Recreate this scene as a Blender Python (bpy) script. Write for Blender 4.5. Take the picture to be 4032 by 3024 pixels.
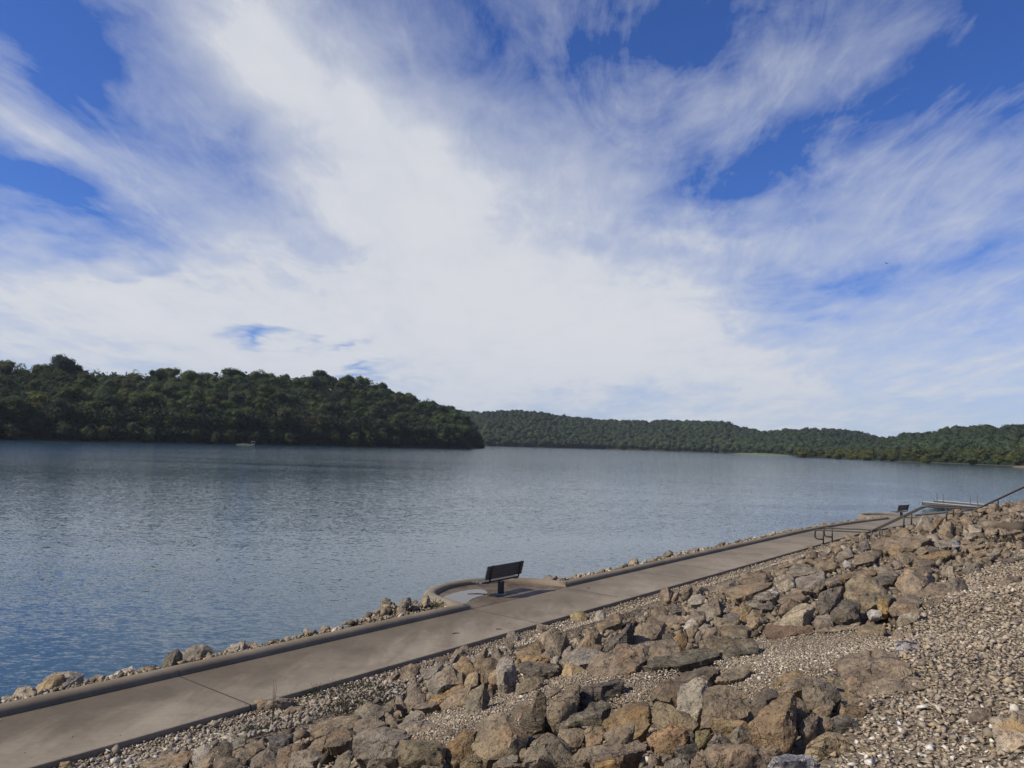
import bpy, bmesh, math, random
import numpy as np
from mathutils import Vector, Matrix, noise as mnoise

scn = bpy.context.scene
for _o in list(bpy.data.objects):
    bpy.data.objects.remove(_o)
COL = scn.collection
rnd = random.Random(7)
nrs = np.random.RandomState(11)

# tuned values
SUN_ENERGY = 4.9
EXPOSURE = 0.0
CLOUD_A = (6.1, 6.45, 7.15, 1); CLOUD_B = (7.0, 7.15, 7.55, 1); CLOUD_LOW = (6.1, 6.55, 7.3, 1)
SKY_TINT = (.36, .61, 1.18, 1)
WATER_COL = (.022, .062, .092, 1); WATER_ROUGH = .06; WATER_W = (.04, .14, .38, .36)
TREE_GAIN = 1.7
STONE_GAIN = 1.04
HAZE = .000058

# ------------------------------------------------------------------ site constants (metres; water level z = 0)
ZP = 0.75                    # top of the lakeside walk
CZ = ZP + 4.7                # eye height above the water
HEAD = math.radians(38)      # the walk runs along this heading
SV = (math.sin(HEAD), math.cos(HEAD))      # along the walk
UV = (SV[1], -SV[0])                       # up the bank, away from the lake

# ------------------------------------------------------------------ camera
PITCH = math.atan(234/3028); ROLL = 0.03
fw = Vector((0, math.cos(PITCH), math.sin(PITCH)))
r0v = Vector((1, 0, 0)); u0v = r0v.cross(fw)
rt = math.cos(ROLL)*r0v + math.sin(ROLL)*u0v
upv = rt.cross(fw)
cam_d = bpy.data.cameras.new('camera'); cam = bpy.data.objects.new('camera', cam_d); COL.objects.link(cam)
M = Matrix.Identity(4)
for i in range(3):
    M[i][0] = rt[i]; M[i][1] = upv[i]; M[i][2] = -fw[i]
M[2][3] = CZ
cam.matrix_world = M
cam_d.sensor_width = 36.0; cam_d.lens = 36.0*3028/4032
cam_d.clip_start = 0.1; cam_d.clip_end = 20000
scn.camera = cam
_fw = np.array(fw); _rt = np.array(rt); _up = np.array(upv)
def view_dir(x, y):          # direction seen at a position of the 4032 x 3024 photograph
    return _fw + _rt*(x-2016)/3028 - _up*(y-1512)/3028
def az_el(x, y):
    d = view_dir(x, y); d = d/np.linalg.norm(d)
    return math.atan2(d[0], d[1]), math.asin(d[2])
def in_view(P, margin):      # numpy points -> inside the view pyramid plus a margin in metres
    v = P - np.array([0, 0, CZ]); dz = v@_fw
    return (dz > 0.8) & (np.abs(v@_rt) < dz*2016/3028+margin) & (np.abs(v@_up) < dz*1512/3028+margin)

# ------------------------------------------------------------------ sun, sky, exposure
SUN_EL = math.radians(40); SUN_AZ = math.atan2(-.96, -.28)
sd = bpy.data.lights.new('sun', 'SUN'); sd.energy = SUN_ENERGY; sd.angle = math.radians(.53); sd.color = (1.0, .91, .74)
sun = bpy.data.objects.new('sun', sd); COL.objects.link(sun)
sdir = Vector((math.sin(SUN_AZ)*math.cos(SUN_EL), math.cos(SUN_AZ)*math.cos(SUN_EL), math.sin(SUN_EL)))
sun.rotation_euler = sdir.to_track_quat('Z', 'Y').to_euler(); sun.location = sdir*60
vs = scn.view_settings
scn.display_settings.display_device = 'sRGB'
vs.view_transform = 'Standard'; vs.look = 'None'; vs.exposure = EXPOSURE; vs.gamma = 1; vs.use_curve_mapping = False

class NT:
    """small helper round a node tree"""
    def __init__(s, tree): s.t = tree; s.n = tree.nodes; s.l = tree.links
    def add(s, typ, **kw):
        n = s.n.new(typ)
        for k, v in kw.items():
            if k.startswith('i_'): n.inputs[k[2:].replace('_', ' ')].default_value = v
            else: setattr(n, k, v)
        return n
    def link(s, a, b): s.l.new(a, b)
    def _in(s, sock, v):
        if hasattr(v, 'is_output'): s.l.new(v, sock)
        elif v is not None: sock.default_value = v
    def math(s, op, a, b=None, c=None, clamp=False):
        n = s.n.new('ShaderNodeMath'); n.operation = op; n.use_clamp = clamp
        for i, v in enumerate((a, b, c)):
            s._in(n.inputs[i], v)
        return n.outputs[0]
    def vmath(s, op, a, b=None, scale=None):
        n = s.n.new('ShaderNodeVectorMath'); n.operation = op
        s._in(n.inputs[0], a); s._in(n.inputs[1], b)
        if scale is not None: s._in(n.inputs['Scale'], scale)
        return n.outputs['Value'] if op in ('DOT_PRODUCT', 'LENGTH', 'DISTANCE') else n.outputs['Vector']
    def mix(s, fac, a, b, blend='MIX'):
        n = s.n.new('ShaderNodeMix'); n.data_type = 'RGBA'; n.blend_type = blend; n.clamp_factor = True
        s._in(n.inputs['Factor'], fac); s._in(n.inputs['A'], a) if False else None
        s._in(n.inputs[6], a); s._in(n.inputs[7], b)
        return n.outputs[2]
    def noise(s, vec, scale, detail=3, rough=.55, dist=0, out='Fac'):
        n = s.n.new('ShaderNodeTexNoise'); s._in(n.inputs['Vector'], vec); s._in(n.inputs['Scale'], scale)
        n.inputs['Detail'].default_value = detail; n.inputs['Roughness'].default_value = rough; n.inputs['Distortion'].default_value = dist
        return n.outputs[out]
    def mapr(s, v, a, b, c=0., d=1., smooth=True):
        n = s.n.new('ShaderNodeMapRange'); n.interpolation_type = 'SMOOTHSTEP' if smooth else 'LINEAR'
        s._in(n.inputs[0], v)
        for i, q in enumerate((a, b, c, d)): n.inputs[i+1].default_value = q
        return n.outputs[0]
    def mapping(s, vec, loc=(0,0,0), rot=(0,0,0), scale=(1,1,1), typ='POINT'):
        n = s.n.new('ShaderNodeMapping'); n.vector_type = typ; s._in(n.inputs['Vector'], vec)
        n.inputs['Location'].default_value = loc; n.inputs['Rotation'].default_value = rot; n.inputs['Scale'].default_value = scale
        return n.outputs[0]

world = bpy.data.worlds.new('World'); scn.world = world; world.use_nodes = True
w = NT(world.node_tree); w.n.clear()
sky = w.add('ShaderNodeTexSky', sky_type='NISHITA', sun_disc=False, sun_elevation=SUN_EL, sun_rotation=SUN_AZ % (2*math.pi))
sky.altitude = 200; sky.air_density = 1.0; sky.dust_density = .35; sky.ozone_density = 2.5
tc = w.add('ShaderNodeTexCoord')
dirv = w.vmath('NORMALIZE', tc.outputs['Generated'])
sep = w.add('ShaderNodeSeparateXYZ'); w.link(dirv, sep.inputs[0])
dx, dy, dz = sep.outputs
azn = w.math('ARCTAN2', dx, dy); eln = w.math('ARCSINE', dz)
cmb = w.add('ShaderNodeCombineXYZ'); w.link(azn, cmb.inputs[0]); w.link(eln, cmb.inputs[1])
zz = w.math('ADD', w.math('MAXIMUM', dz, 0.0), .16)
pl = w.add('ShaderNodeCombineXYZ'); w.link(w.math('DIVIDE', dx, zz), pl.inputs[0]); w.link(w.math('DIVIDE', dy, zz), pl.inputs[1])
plane = pl.outputs[0]
# ragged edges: the cloud positions are pushed about by noise
nz = w.noise(plane, 1.3, 4, .6, 0, 'Color')
ae = w.vmath('ADD', cmb.outputs[0], w.vmath('SCALE', w.vmath('SUBTRACT', nz, (.5, .5, .5)), scale=.20))
BLOBS = [  # (x, y, half width, half height, turn, amount): cloud banks (+) and clear gaps (-) of this sky, by direction
 (560,110,470,170,38,.50),(930,430,700,300,28,.66),(330,660,900,250,4,.62),(1350,740,1200,270,4,.62),(60,250,330,80,16,.30),
 (1980,290,520,110,-16,.14),(1900,110,420,110,-12,.12),(1600,190,480,110,-16,.14),(2050,440,420,130,-8,.20),(200,200,420,260,20,.06),(1500,480,340,50,10,.22),(1330,390,170,80,20,.25),(300,170,260,60,30,.12),
 (1400,85,430,150,-8,-.28),(1640,335,360,90,-18,-.22),(2140,80,190,140,-20,-.50),(90,395,320,75,12,-.46),(170,90,300,110,25,-.28),
 (1830,600,380,90,-6,-.30),(545,706,85,24,2,-.75),(705,720,70,20,5,-.7),(770,797,85,16,2,-.6),(330,565,150,26,-4,-.22),(520,330,160,90,25,-.20)]
acc = None
for (bx, by, sx, sy, rot, amp) in BLOBS:
    a0, e0 = az_el(bx*1.8228, by*1.8228)
    k = 1/1661.0
    mp = w.mapping(ae, (a0, e0, 0), (0, 0, -math.radians(rot)+ROLL), (sx*k*1.5, sy*k*1.5, 1), 'TEXTURE')
    g = w.add('ShaderNodeTexGradient', gradient_type='QUADRATIC_SPHERE'); w.link(mp, g.inputs[0])
    acc = w.math('MULTIPLY_ADD', g.outputs['Fac'], amp*1.5, acc if acc is not None else 0.13)
# outside the part of the sky that is in view only thinner cirrus goes on, kept sparse to lower the ambient light
streak = w.noise(w.mapping(plane, (3.1, .7, 0), (0, 0, -.22), (2.3, .55, 1)), 1.0, 8, .62, .5)
fine = w.noise(w.mapping(plane, (1.7, 5.2, 0), (0, 0, .35), (3.4, 1.7, 1)), 2.2, 9, .68, .35)
big = w.noise(w.mapping(plane, (8.3, 2.6, 0), (0, 0, 0), (.8, .45, 1)), 1.0, 3, .5)
dens = w.math('MULTIPLY_ADD', w.math('SUBTRACT', streak, .5), .58, acc)
dens = w.math('MULTIPLY_ADD', w.math('SUBTRACT', fine, .5), .68, dens)
dens = w.math('MULTIPLY_ADD', w.math('SUBTRACT', big, .5), .35, dens)
wisp = w.noise(w.mapping(plane, (5.3, 1.9, 0), (0, 0, -.62), (3.0, 1.15, 1)), 1.0, 10, .68, 1.3)
dens = w.math('MULTIPLY_ADD', w.math('MAXIMUM', w.math('SUBTRACT', wisp, .49), 0.0), 1.15, dens)
dens = w.math('ADD', dens, w.mapr(dz, .0, .22, .30, 0.))
cover = w.mapr(dens, .06, 1.02, 0, 1, False)
cover = w.math('MULTIPLY', w.math('POWER', cover, .85), .97)
thick = w.mapr(w.math('ADD', dens, w.math('MULTIPLY', w.math('SUBTRACT', fine, .5), .5)), .6, 1.5, 0, 1)
cloudc = w.mix(thick, CLOUD_A, CLOUD_B)
low = w.mapr(dz, 0.0, .16, 1, 0)
cloudc = w.mix(w.math('MULTIPLY', low, .75), cloudc, CLOUD_LOW)
skyc = w.mix(1.0, sky.outputs[0], SKY_TINT, 'MULTIPLY')
bgc = w.mix(cover, skyc, cloudc)
bg = w.add('ShaderNodeBackground'); w.link(bgc, bg.inputs[0]); bg.inputs[1].default_value = .10
wo = w.add('ShaderNodeOutputWorld'); w.link(bg.outputs[0], wo.inputs[0])

# ------------------------------------------------------------------ object helpers
def new_mesh(name, verts, faces, mat=None, smooth=False):
    me = bpy.data.meshes.new(name)
    me.from_pydata([tuple(v) for v in verts], [], faces)
    if smooth: me.polygons.foreach_set('use_smooth', [True]*len(me.polygons))
    if mat: me.materials.append(mat)
    me.update()
    return me
def big_mesh(name, V, T, mat=None, smooth=False):
    """V (n,3) float, T (m,k) int; fast"""
    V = np.asarray(V, np.float32); T = np.asarray(T, np.int32); m, k = T.shape
    me = bpy.data.meshes.new(name)
    me.vertices.add(len(V)); me.vertices.foreach_set('co', V.ravel())
    me.loops.add(m*k); me.loops.foreach_set('vertex_index', T.ravel())
    me.polygons.add(m); me.polygons.foreach_set('loop_start', np.arange(m, dtype=np.int32)*k)
    if smooth: me.polygons.foreach_set('use_smooth', np.ones(m, bool))
    me.update(calc_edges=True)
    if mat: me.materials.append(mat)
    return me
def link(name, me, parent=None, loc=None, **props):
    o = bpy.data.objects.new(name, me); COL.objects.link(o)
    if parent: o.parent = parent
    if loc is not None: o.location = loc
    for k, v in props.items(): o[k] = v
    return o
def empty(name, loc=(0,0,0), rz=0, **props):
    o = bpy.data.objects.new(name, None); COL.objects.link(o); o.location = loc; o.rotation_euler.z = rz
    o.empty_display_size = .2
    for k, v in props.items(): o[k] = v
    return o
def box_bm(bm, c, size, rot=None, bevel=0):
    r = bmesh.ops.create_cube(bm, size=1)
    vs_ = r['verts']
    bmesh.ops.scale(bm, vec=size, verts=vs_)
    if bevel:
        es = list({e for v in vs_ for e in v.link_edges})
        q = bmesh.ops.bevel(bm, geom=es, offset=bevel, segments=1, affect='EDGES', profile=.5)
        vs_ = list({v for f in q['faces'] for v in f.verts} | {v for v in vs_ if v.is_valid})
    if rot is not None: bmesh.ops.rotate(bm, cent=(0,0,0), matrix=rot, verts=vs_)
    bmesh.ops.translate(bm, vec=c, verts=vs_)
def bm_obj(name, bm, mat, parent=None, smooth=False, angle=None, **props):
    me = bpy.data.meshes.new(name); bm.to_mesh(me); bm.free()
    if mat: me.materials.append(mat)
    if smooth:
        me.polygons.foreach_set('use_smooth', [True]*len(me.polygons))
        if angle: me.set_sharp_from_angle(angle=math.radians(angle))
    return link(name, me, parent, **props)
def tube(bm, pts, r, seg=8, closed_ends=True):
    rings = []
    n = len(pts); pts = [Vector(p) for p in pts]
    prev = None
    for i in range(n):
        d = (pts[min(i+1, n-1)]-pts[max(i-1, 0)]).normalized()
        if prev is None:
            a = d.orthogonal().normalized()
        else:
            a = (prev - d*prev.dot(d)).normalized()
        prev = a; b = d.cross(a)
        rr = r if not hasattr(r, '__len__') else r[i]
        rings.append([bm.verts.new(pts[i]+a*math.cos(t)*rr+b*math.sin(t)*rr) for t in (2*math.pi*k/seg for k in range(seg))])
    for i in range(n-1):
        for k in range(seg):
            bm.faces.new((rings[i][k], rings[i][(k+1) % seg], rings[i+1][(k+1) % seg], rings[i+1][k]))
    if closed_ends:
        bm.faces.new(list(reversed(rings[0]))); bm.faces.new(rings[-1])

# ------------------------------------------------------------------ materials
def mat_new(name):
    m = bpy.data.materials.new(name); m.use_nodes = True
    t = NT(m.node_tree); b = t.n['Principled BSDF']
    return m, t, b
def simple_mat(name, col, rough=.6, metal=0., var=.15, scale=6., bump=.0, bscale=40.):
    m, t, b = mat_new(name)
    tcn = t.add('ShaderNodeTexCoord')
    n1 = t.noise(tcn.outputs['Object'], scale, 4, .6)
    c = t.mix(n1, (*[q*(1-var) for q in col], 1), (*[q*(1+var) for q in col], 1))
    t.link(c, b.inputs['Base Color']); b.inputs['Roughness'].default_value = rough; b.inputs['Metallic'].default_value = metal
    if bump:
        bn = t.add('ShaderNodeBump'); bn.inputs['Strength'].default_value = bump; bn.inputs['Distance'].default_value = .01
        t.link(t.noise(tcn.outputs['Object'], bscale, 4, .6), bn.inputs['Height']); t.link(bn.outputs[0], b.inputs['Normal'])
    return m

def rock_mat(name, second=None, thr=(.52, .62), scale2=5., layered=False):
    """stone: own colour from the object, mottled, speckled, pitted; optionally blotched with a second colour"""
    m, t, b = mat_new(name)
    oi = t.add('ShaderNodeObjectInfo'); tcn = t.add('ShaderNodeTexCoord')
    off = t.vmath('SCALE', (37.1, 11.7, 53.9), scale=oi.outputs['Random'])
    p = t.vmath('ADD', tcn.outputs['Object'], off)
    base = oi.outputs['Color']
    n1 = t.noise(p, 4.5, 6, .65, .3)
    n2 = t.noise(p, 22, 5, .7)
    n3 = t.noise(p, 75, 3, .7)
    c = t.mix(t.mapr(n1, .32, .68), t.mix(1, base, (.60, .58, .56, 1), 'MULTIPLY'), t.mix(1, base, (1.30, 1.22, 1.12, 1), 'MULTIPLY'))
    hue = t.noise(p, 2.2, 3, .5)
    c = t.mix(t.math('MULTIPLY', t.mapr(hue, .50, .72), .38), c, t.mix(1, c, (1.28, .93, .62, 1), 'MULTIPLY'))
    c = t.mix(t.math('MULTIPLY', t.mapr(hue, .46, .28), .5), c, t.mix(1, c, (.82, .87, .93, 1), 'MULTIPLY'))
    c = t.mix(t.math('MULTIPLY', t.mapr(n2, .54, .72), .55), c, t.mix(1, c, (1.45, 1.42, 1.36, 1), 'MULTIPLY'))
    c = t.mix(t.math('MULTIPLY', t.mapr(n2, .47, .33), .85), c, t.mix(1, c, (.32, .29, .26, 1), 'MULTIPLY'))
    n5 = t.noise(p, 42, 3, .65)
    c = t.mix(t.math('MULTIPLY', t.mapr(n5, .46, .34), .75), c, t.mix(1, c, (.40, .37, .34, 1), 'MULTIPLY'))
    c = t.mix(t.math('MULTIPLY', t.mapr(n5, .56, .70), .55), c, t.mix(1, c, (1.55, 1.5, 1.42, 1), 'MULTIPLY'))
    c = t.mix(t.math('MULTIPLY', t.mapr(n3, .62, .74), .6), c, (.42, .39, .33, 1))
    c = t.mix(t.math('MULTIPLY', t.mapr(n3, .40, .28), .6), c, t.mix(1, c, (.45, .42, .4, 1), 'MULTIPLY'))
    if second:
        n4 = t.noise(p, scale2, 5, .7, .6)
        c = t.mix(t.mapr(n4, *thr), c, (*second, 1))
    h = t.math('MULTIPLY_ADD', n1, .8, t.math('MULTIPLY_ADD', n2, .75, t.math('MULTIPLY', n3, .22)))
    vo = t.add('ShaderNodeTexVoronoi', feature='DISTANCE_TO_EDGE'); t.link(t.vmath('ADD', p, t.vmath('SCALE', t.noise(p, 6, 4, .6, 0, 'Color'), scale=.22)), vo.inputs['Vector']); vo.inputs['Scale'].default_value = 3.4
    crack = t.mapr(vo.outputs['Distance'], 0, .022, 0, 1)
    gate = t.mapr(t.noise(p, 1.8, 2, .5), .45, .62)
    crack = t.math('SUBTRACT', 1.0, t.math('MULTIPLY', t.math('SUBTRACT', 1.0, crack), gate))
    c = t.mix(t.math('MULTIPLY', t.math('SUBTRACT', 1.0, crack), .55), c, t.mix(1, c, (.35, .32, .3, 1), 'MULTIPLY'))
    h = t.math('MULTIPLY_ADD', crack, .5, h)
    if layered:
        st = t.noise(t.mapping(p, (0,0,0), (.3,.2,.5), (1.2, 3, 30)), 1.6, 5, .6, .4)
        c = t.mix(t.mapr(st, .42, .62), t.mix(1, c, (.62, .61, .60, 1), 'MULTIPLY'), c)
        h = t.math('MULTIPLY_ADD', st, 1.5, h)
    bn = t.add('ShaderNodeBump'); bn.inputs['Strength'].default_value = 1.0; bn.inputs['Distance'].default_value = .055
    t.link(h, bn.inputs['Height']); t.link(bn.outputs[0], b.inputs['Normal'])
    t.link(c, b.inputs['Base Color']); b.inputs['Roughness'].default_value = .88
    b.inputs['Specular IOR Level'].default_value = .25
    return m
M_ROCK = rock_mat('weathered_stone')
M_LAYER = rock_mat('layered_stone', layered=True)
M_SPECK = rock_mat('white_flecked_stone', (.50, .48, .44), (.56, .62), 9.)
M_BW = rock_mat('white_and_black_stone', (.045, .045, .055), (.47, .55), 6.)
M_LICH = rock_mat('lichen_stone', (.48, .42, .27), (.60, .68), 6.)
M_VEIN = rock_mat('blue_white_stone', (.20, .21, .25), (.50, .58), 8., True)
M_CREAM = rock_mat('cream_ochre_stone', (.44, .30, .14), (.47, .56), 3.)

def pebble_mat(name, tones):
    m, t, b = mat_new(name)
    at = t.add('ShaderNodeAttribute', attribute_name='tone')
    cr = t.add('ShaderNodeValToRGB'); t.link(at.outputs['Fac'], cr.inputs[0]); el = cr.color_ramp.elements
    el[0].position = 0; el[0].color = (*tones[0][1], 1); el[1].position = 1; el[1].color = (*tones[-1][1], 1)
    for pos, c in tones[1:-1]:
        e = el.new(pos); e.color = (*c, 1)
    geo = t.add('ShaderNodeNewGeometry')
    n1 = t.noise(geo.outputs['Position'], 60, 3, .6)
    c = t.mix(t.mapr(n1, .3, .7), t.mix(1, cr.outputs[0], (.78, .76, .74, 1), 'MULTIPLY'), t.mix(1, cr.outputs[0], (1.15, 1.13, 1.1, 1), 'MULTIPLY'))
    t.link(c, b.inputs['Base Color']); b.inputs['Roughness'].default_value = .85; b.inputs['Specular IOR Level'].default_value = .25
    return m
TONES = [(0, (0.157, 0.127, 0.095)), (0.2, (0.243, 0.2, 0.149)), (0.55, (0.324, 0.27, 0.203)), (0.8, (0.4, 0.34, 0.265)), (0.9, (0.367, 0.275, 0.167)), (0.95, (0.497, 0.454, 0.378)), (1, (0.626, 0.589, 0.518))]
M_PEB = pebble_mat('bank_gravel', TONES)
TONES2 = [(0, (.11, .094, .076)), (.3, (.195, .168, .135)), (.6, (.265, .23, .185)), (.88, (.33, .29, .24)), (1, (.46, .43, .375))]
M_PEB2 = pebble_mat('grey_crushed_stone', TONES2)

M_RUB = pebble_mat('brown_riprap_rubble', [(0, (.075, .060, .045)), (.3, (.135, .105, .076)), (.6, (.19, .152, .110)), (.9, (.24, .195, .142)), (1, (.30, .255, .20))])
M_SHORE = pebble_mat('tan_shore_stone', [(0, (.09, .075, .055)), (.3, (.18, .145, .10)), (.65, (.27, .215, .145)), (.9, (.34, .28, .195)), (1, (.50, .46, .39))])

def ground_mat():
    m, t, b = mat_new('gravelly_soil')
    geo = t.add('ShaderNodeNewGeometry'); p = geo.outputs['Position']
    vo = t.add('ShaderNodeTexVoronoi'); t.link(p, vo.inputs['Vector']); vo.inputs['Scale'].default_value = 22
    n = t.noise(p, 3, 4, .6)
    hs = t.add('ShaderNodeSeparateColor'); t.link(vo.outputs['Color'], hs.inputs[0])
    c = t.mix(hs.outputs[0], (.10, .080, .055, 1), (.24, .19, .132, 1))
    c = t.mix(t.math('MULTIPLY', n, .6), c, (.15, .118, .08, 1))
    bn = t.add('ShaderNodeBump'); bn.inputs['Strength'].default_value = 1; bn.inputs['Distance'].default_value = .03; bn.invert = True
    t.link(vo.outputs['Distance'], bn.inputs['Height']); t.link(bn.outputs[0], b.inputs['Normal'])
    t.link(c, b.inputs['Base Color']); b.inputs['Roughness'].default_value = .95
    return m
M_GROUND = ground_mat()

def concrete_mat(name, stains=False, kerb=False):
    m, t, b = mat_new(name)
    geo = t.add('ShaderNodeNewGeometry'); p = geo.outputs['Position']
    base = (.268, .230, .174, 1) if not kerb else (.235, .197, .143, 1)
    n1 = t.noise(p, .55, 5, .6, .4); n2 = t.noise(p, 9, 5, .65); n3 = t.noise(p, 120, 3, .7)
    # worn along the direction of walking
    al = t.mapping(p, (0, 0, 0), (0, 0, HEAD), (1.7, .42, 1))
    n4 = t.noise(al, 1.0, 5, .6, .6)
    c = t.mix(t.mapr(n1, .35, .68), t.mix(1, base, (.76, .74, .72, 1), 'MULTIPLY'), t.mix(1, base, (1.08, 1.07, 1.05, 1), 'MULTIPLY'))
    c = t.mix(t.math('MULTIPLY', t.mapr(n2, .40, .70), .42), c, t.mix(1, c, (.74, .72, .70, 1), 'MULTIPLY'))
    c = t.mix(t.math('MULTIPLY', t.mapr(n3, .58, .72), .35), c, t.mix(1, c, (.6, .58, .56, 1), 'MULTIPLY'))
    v = t.vmath('DOT_PRODUCT', p, (UV[0], UV[1], 0)); s = t.vmath('DOT_PRODUCT', p, (SV[0], SV[1], 0))
    rough = .86
    if not kerb:
        # the damp, dirt-darkened strip that dries outward from the kerb
        edge = t.math('ADD', v, t.math('MULTIPLY', t.math('SUBTRACT', n4, .5), -3.4))
        damp = t.mapr(edge, -13.9, -12.0, 1, 0)
        near = t.mapr(s, 14, 30, 1, .35)
        damp = t.math('MULTIPLY', damp, near)
        c = t.mix(t.math('MULTIPLY', damp, .85), c, t.mix(1, c, (.46, .44, .43, 1), 'MULTIPLY'))
    if stains:
        # tea-brown leaf stains of the bay floor
        n5 = t.noise(p, 1.6, 5, .6, .7)
        c = t.mix(t.mapr(n5, .36, .58), t.mix(1, c, (.58, .46, .39, 1), 'MULTIPLY'), t.mix(1, c, (.92, .87, .81, 1), 'MULTIPLY'))
        sv = t.add('ShaderNodeCombineXYZ'); t.link(s, sv.inputs[0]); t.link(v, sv.inputs[1])
        mp = t.mapping(sv.outputs[0], (20.72, -15.60, 0), (0, 0, .4), (.55, .40, 1), 'TEXTURE')
        ln = t.math('ADD', t.vmath('LENGTH', mp), t.math('MULTIPLY', t.math('SUBTRACT', n2, .5), .5))
        c = t.mix(t.mapr(ln, .85, 1.0, .55, 0), c, t.mix(1, c, (.42, .36, .33, 1), 'MULTIPLY'))
        rough = .6
    bl = t.noise(t.mapping(p, (0, 0, 0), (0, 0, HEAD), (3, 55, 1)), 1.0, 2, .5)
    c = t.mix(t.math('MULTIPLY', t.mapr(bl, .40, .62), .16), c, t.mix(1, c, (.72, .70, .68, 1), 'MULTIPLY'))
    bn = t.add('ShaderNodeBump'); bn.inputs['Strength'].default_value = .35; bn.inputs['Distance'].default_value = .006
    t.link(t.math('ADD', n3, bl), bn.inputs['Height']); t.link(bn.outputs[0], b.inputs['Normal'])
    t.link(c, b.inputs['Base Color']); b.inputs['Roughness'].default_value = rough; b.inputs['Specular IOR Level'].default_value = .3
    return m
M_CONC = concrete_mat('walk_concrete'); M_BAY = concrete_mat('bay_concrete', True); M_KERB = concrete_mat('kerb_concrete', False, True)

def water_mat(name='lake_water'):
    m, t, b = mat_new(name)
    geo = t.add('ShaderNodeNewGeometry'); p = geo.outputs['Position']
    b.inputs['Base Color'].default_value = WATER_COL; b.inputs['Roughness'].default_value = WATER_ROUGH; b.inputs['IOR'].default_value = 1.333
    gust = t.noise(t.mapping(p, (0,0,0), (0,0,.35), (.012, .05, 1)), 1.0, 4, .55, .6)   # calmer and rougher lanes
    slope = None
    for scale, wgt, det in ((.6, WATER_W[0], 2), (2.0, WATER_W[1], 3), (5.5, WATER_W[2], 3), (13.0, WATER_W[3], 2)):
        q = t.noise(t.mapping(p, (scale*7, 3, 0), (0, 0, .14), (.62, 1.7, 1)), scale, det, .55, .2, 'Color')
        q = t.vmath('SCALE', t.vmath('SUBTRACT', q, (.5, .5, .5)), scale=wgt)
        slope = q if slope is None else t.vmath('ADD', slope, q)
    sh = t.vmath('DOT_PRODUCT', p, (UV[0], UV[1], 0))
    lee = t.mapr(sh, -34, -15.5, 1.0, .70)                                              # sheltered water by the bank
    slope = t.vmath('SCALE', slope, scale=t.math('MULTIPLY', t.mapr(gust, .33, .66, .70, 1.15), t.math('MULTIPLY', t.mapr(sh, -85, -24, .62, .82), t.mapr(sh, -230, -90, 3.2, 1.0))))
    slope = t.vmath('MULTIPLY', slope, (.7, 1.0, 0.0))
    t.link(t.vmath('NORMALIZE', t.vmath('ADD', slope, (0, 0, 1))), b.inputs['Normal'])
    return m
M_WATER = water_mat()

def leafy(t, b, c):          # part of the light comes through the leaves
    tr = t.add('ShaderNodeBsdfTranslucent'); t.link(c, tr.inputs[0])
    mx = t.add('ShaderNodeMixShader'); mx.inputs[0].default_value = .40
    t.link(b.outputs[0], mx.inputs[1]); t.link(tr.outputs[0], mx.inputs[2])
    out = [q for q in t.n if q.type == 'OUTPUT_MATERIAL'][0]; t.link(mx.outputs[0], out.inputs[0])
def leaf_mat(name='broadleaf_foliage', gain=1.0):
    m, t, b = mat_new(name)
    oi = t.add('ShaderNodeObjectInfo'); at = t.add('ShaderNodeAttribute', attribute_name='tone')
    k = t.mapr(at.outputs['Fac'], 0, 1, .62*gain, 1.5*gain, False)
    c = t.vmath('SCALE', oi.outputs['Color'], scale=k)
    hv = t.mapr(oi.outputs['Random'], 0, 1, .82, 1.18, False)
    c = t.vmath('SCALE', c, scale=hv)
    t.link(c, b.inputs['Base Color']); b.inputs['Roughness'].default_value = .7; b.inputs['Specular IOR Level'].default_value = .15
    leafy(t, b, c)
    return m
M_LEAF = leaf_mat()
def forest_mat():
    m, t, b = mat_new('far_forest_foliage')
    at = t.add('ShaderNodeAttribute', attribute_name='tone')
    cr = t.add('ShaderNodeValToRGB'); t.link(at.outputs['Fac'], cr.inputs[0]); el = cr.color_ramp.elements
    el[0].color = (.046, .064, .042, 1); el[1].color = (.084, .112, .052, 1)
    e = el.new(.5); e.color = (.060, .086, .047, 1)
    t.link(cr.outputs[0], b.inputs['Base Color']); b.inputs['Roughness'].default_value = .75; b.inputs['Specular IOR Level'].default_value = .15; leafy(t, b, cr.outputs[0])
    return m
M_FOREST = forest_mat()
M_BARK = simple_mat('tree_bark', (.09, .075, .06), .9, 0, .3, 3., .5, 12.)
M_STEEL = simple_mat('black_painted_steel', (.022, .021, .021), .42, .0, .3, 9.)
M_RUSTY = simple_mat('dark_handrail_paint', (.030, .022, .018), .5, 0, .4, 5.)
M_BENCHW = simple_mat('weathered_bench_plank', (.098, .090, .078), .7, 0, .45, 7., .4, 60.)
M_ALU = simple_mat('dock_aluminium', (.40, .41, .42), .5, .3, .15, 3.)
M_FASCIA = simple_mat('dark_dock_fascia', (.075, .075, .072), .6, 0, .25, 2.)
M_PIPE = simple_mat('galvanised_pipe', (.085, .095, .11), .5, .3, .15, 3.)
M_DECK = simple_mat('grey_dock_decking', (.17, .165, .155), .75, 0, .25, 2.)
M_GRASS = simple_mat('short_grass', (.036, .042, .022), .9, 0, .35, .6)
M_SPIT = simple_mat('reedy_grass', (.090, .108, .036), .9, 0, .35, .3)
M_WEED = leaf_mat('weed_leaves', 1.0)
M_TWIG = simple_mat('dry_twig', (.05, .037, .026), .9)
M_SOIL = simple_mat('forest_floor', (.045, .042, .028), .95, 0, .3, .05)

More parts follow.
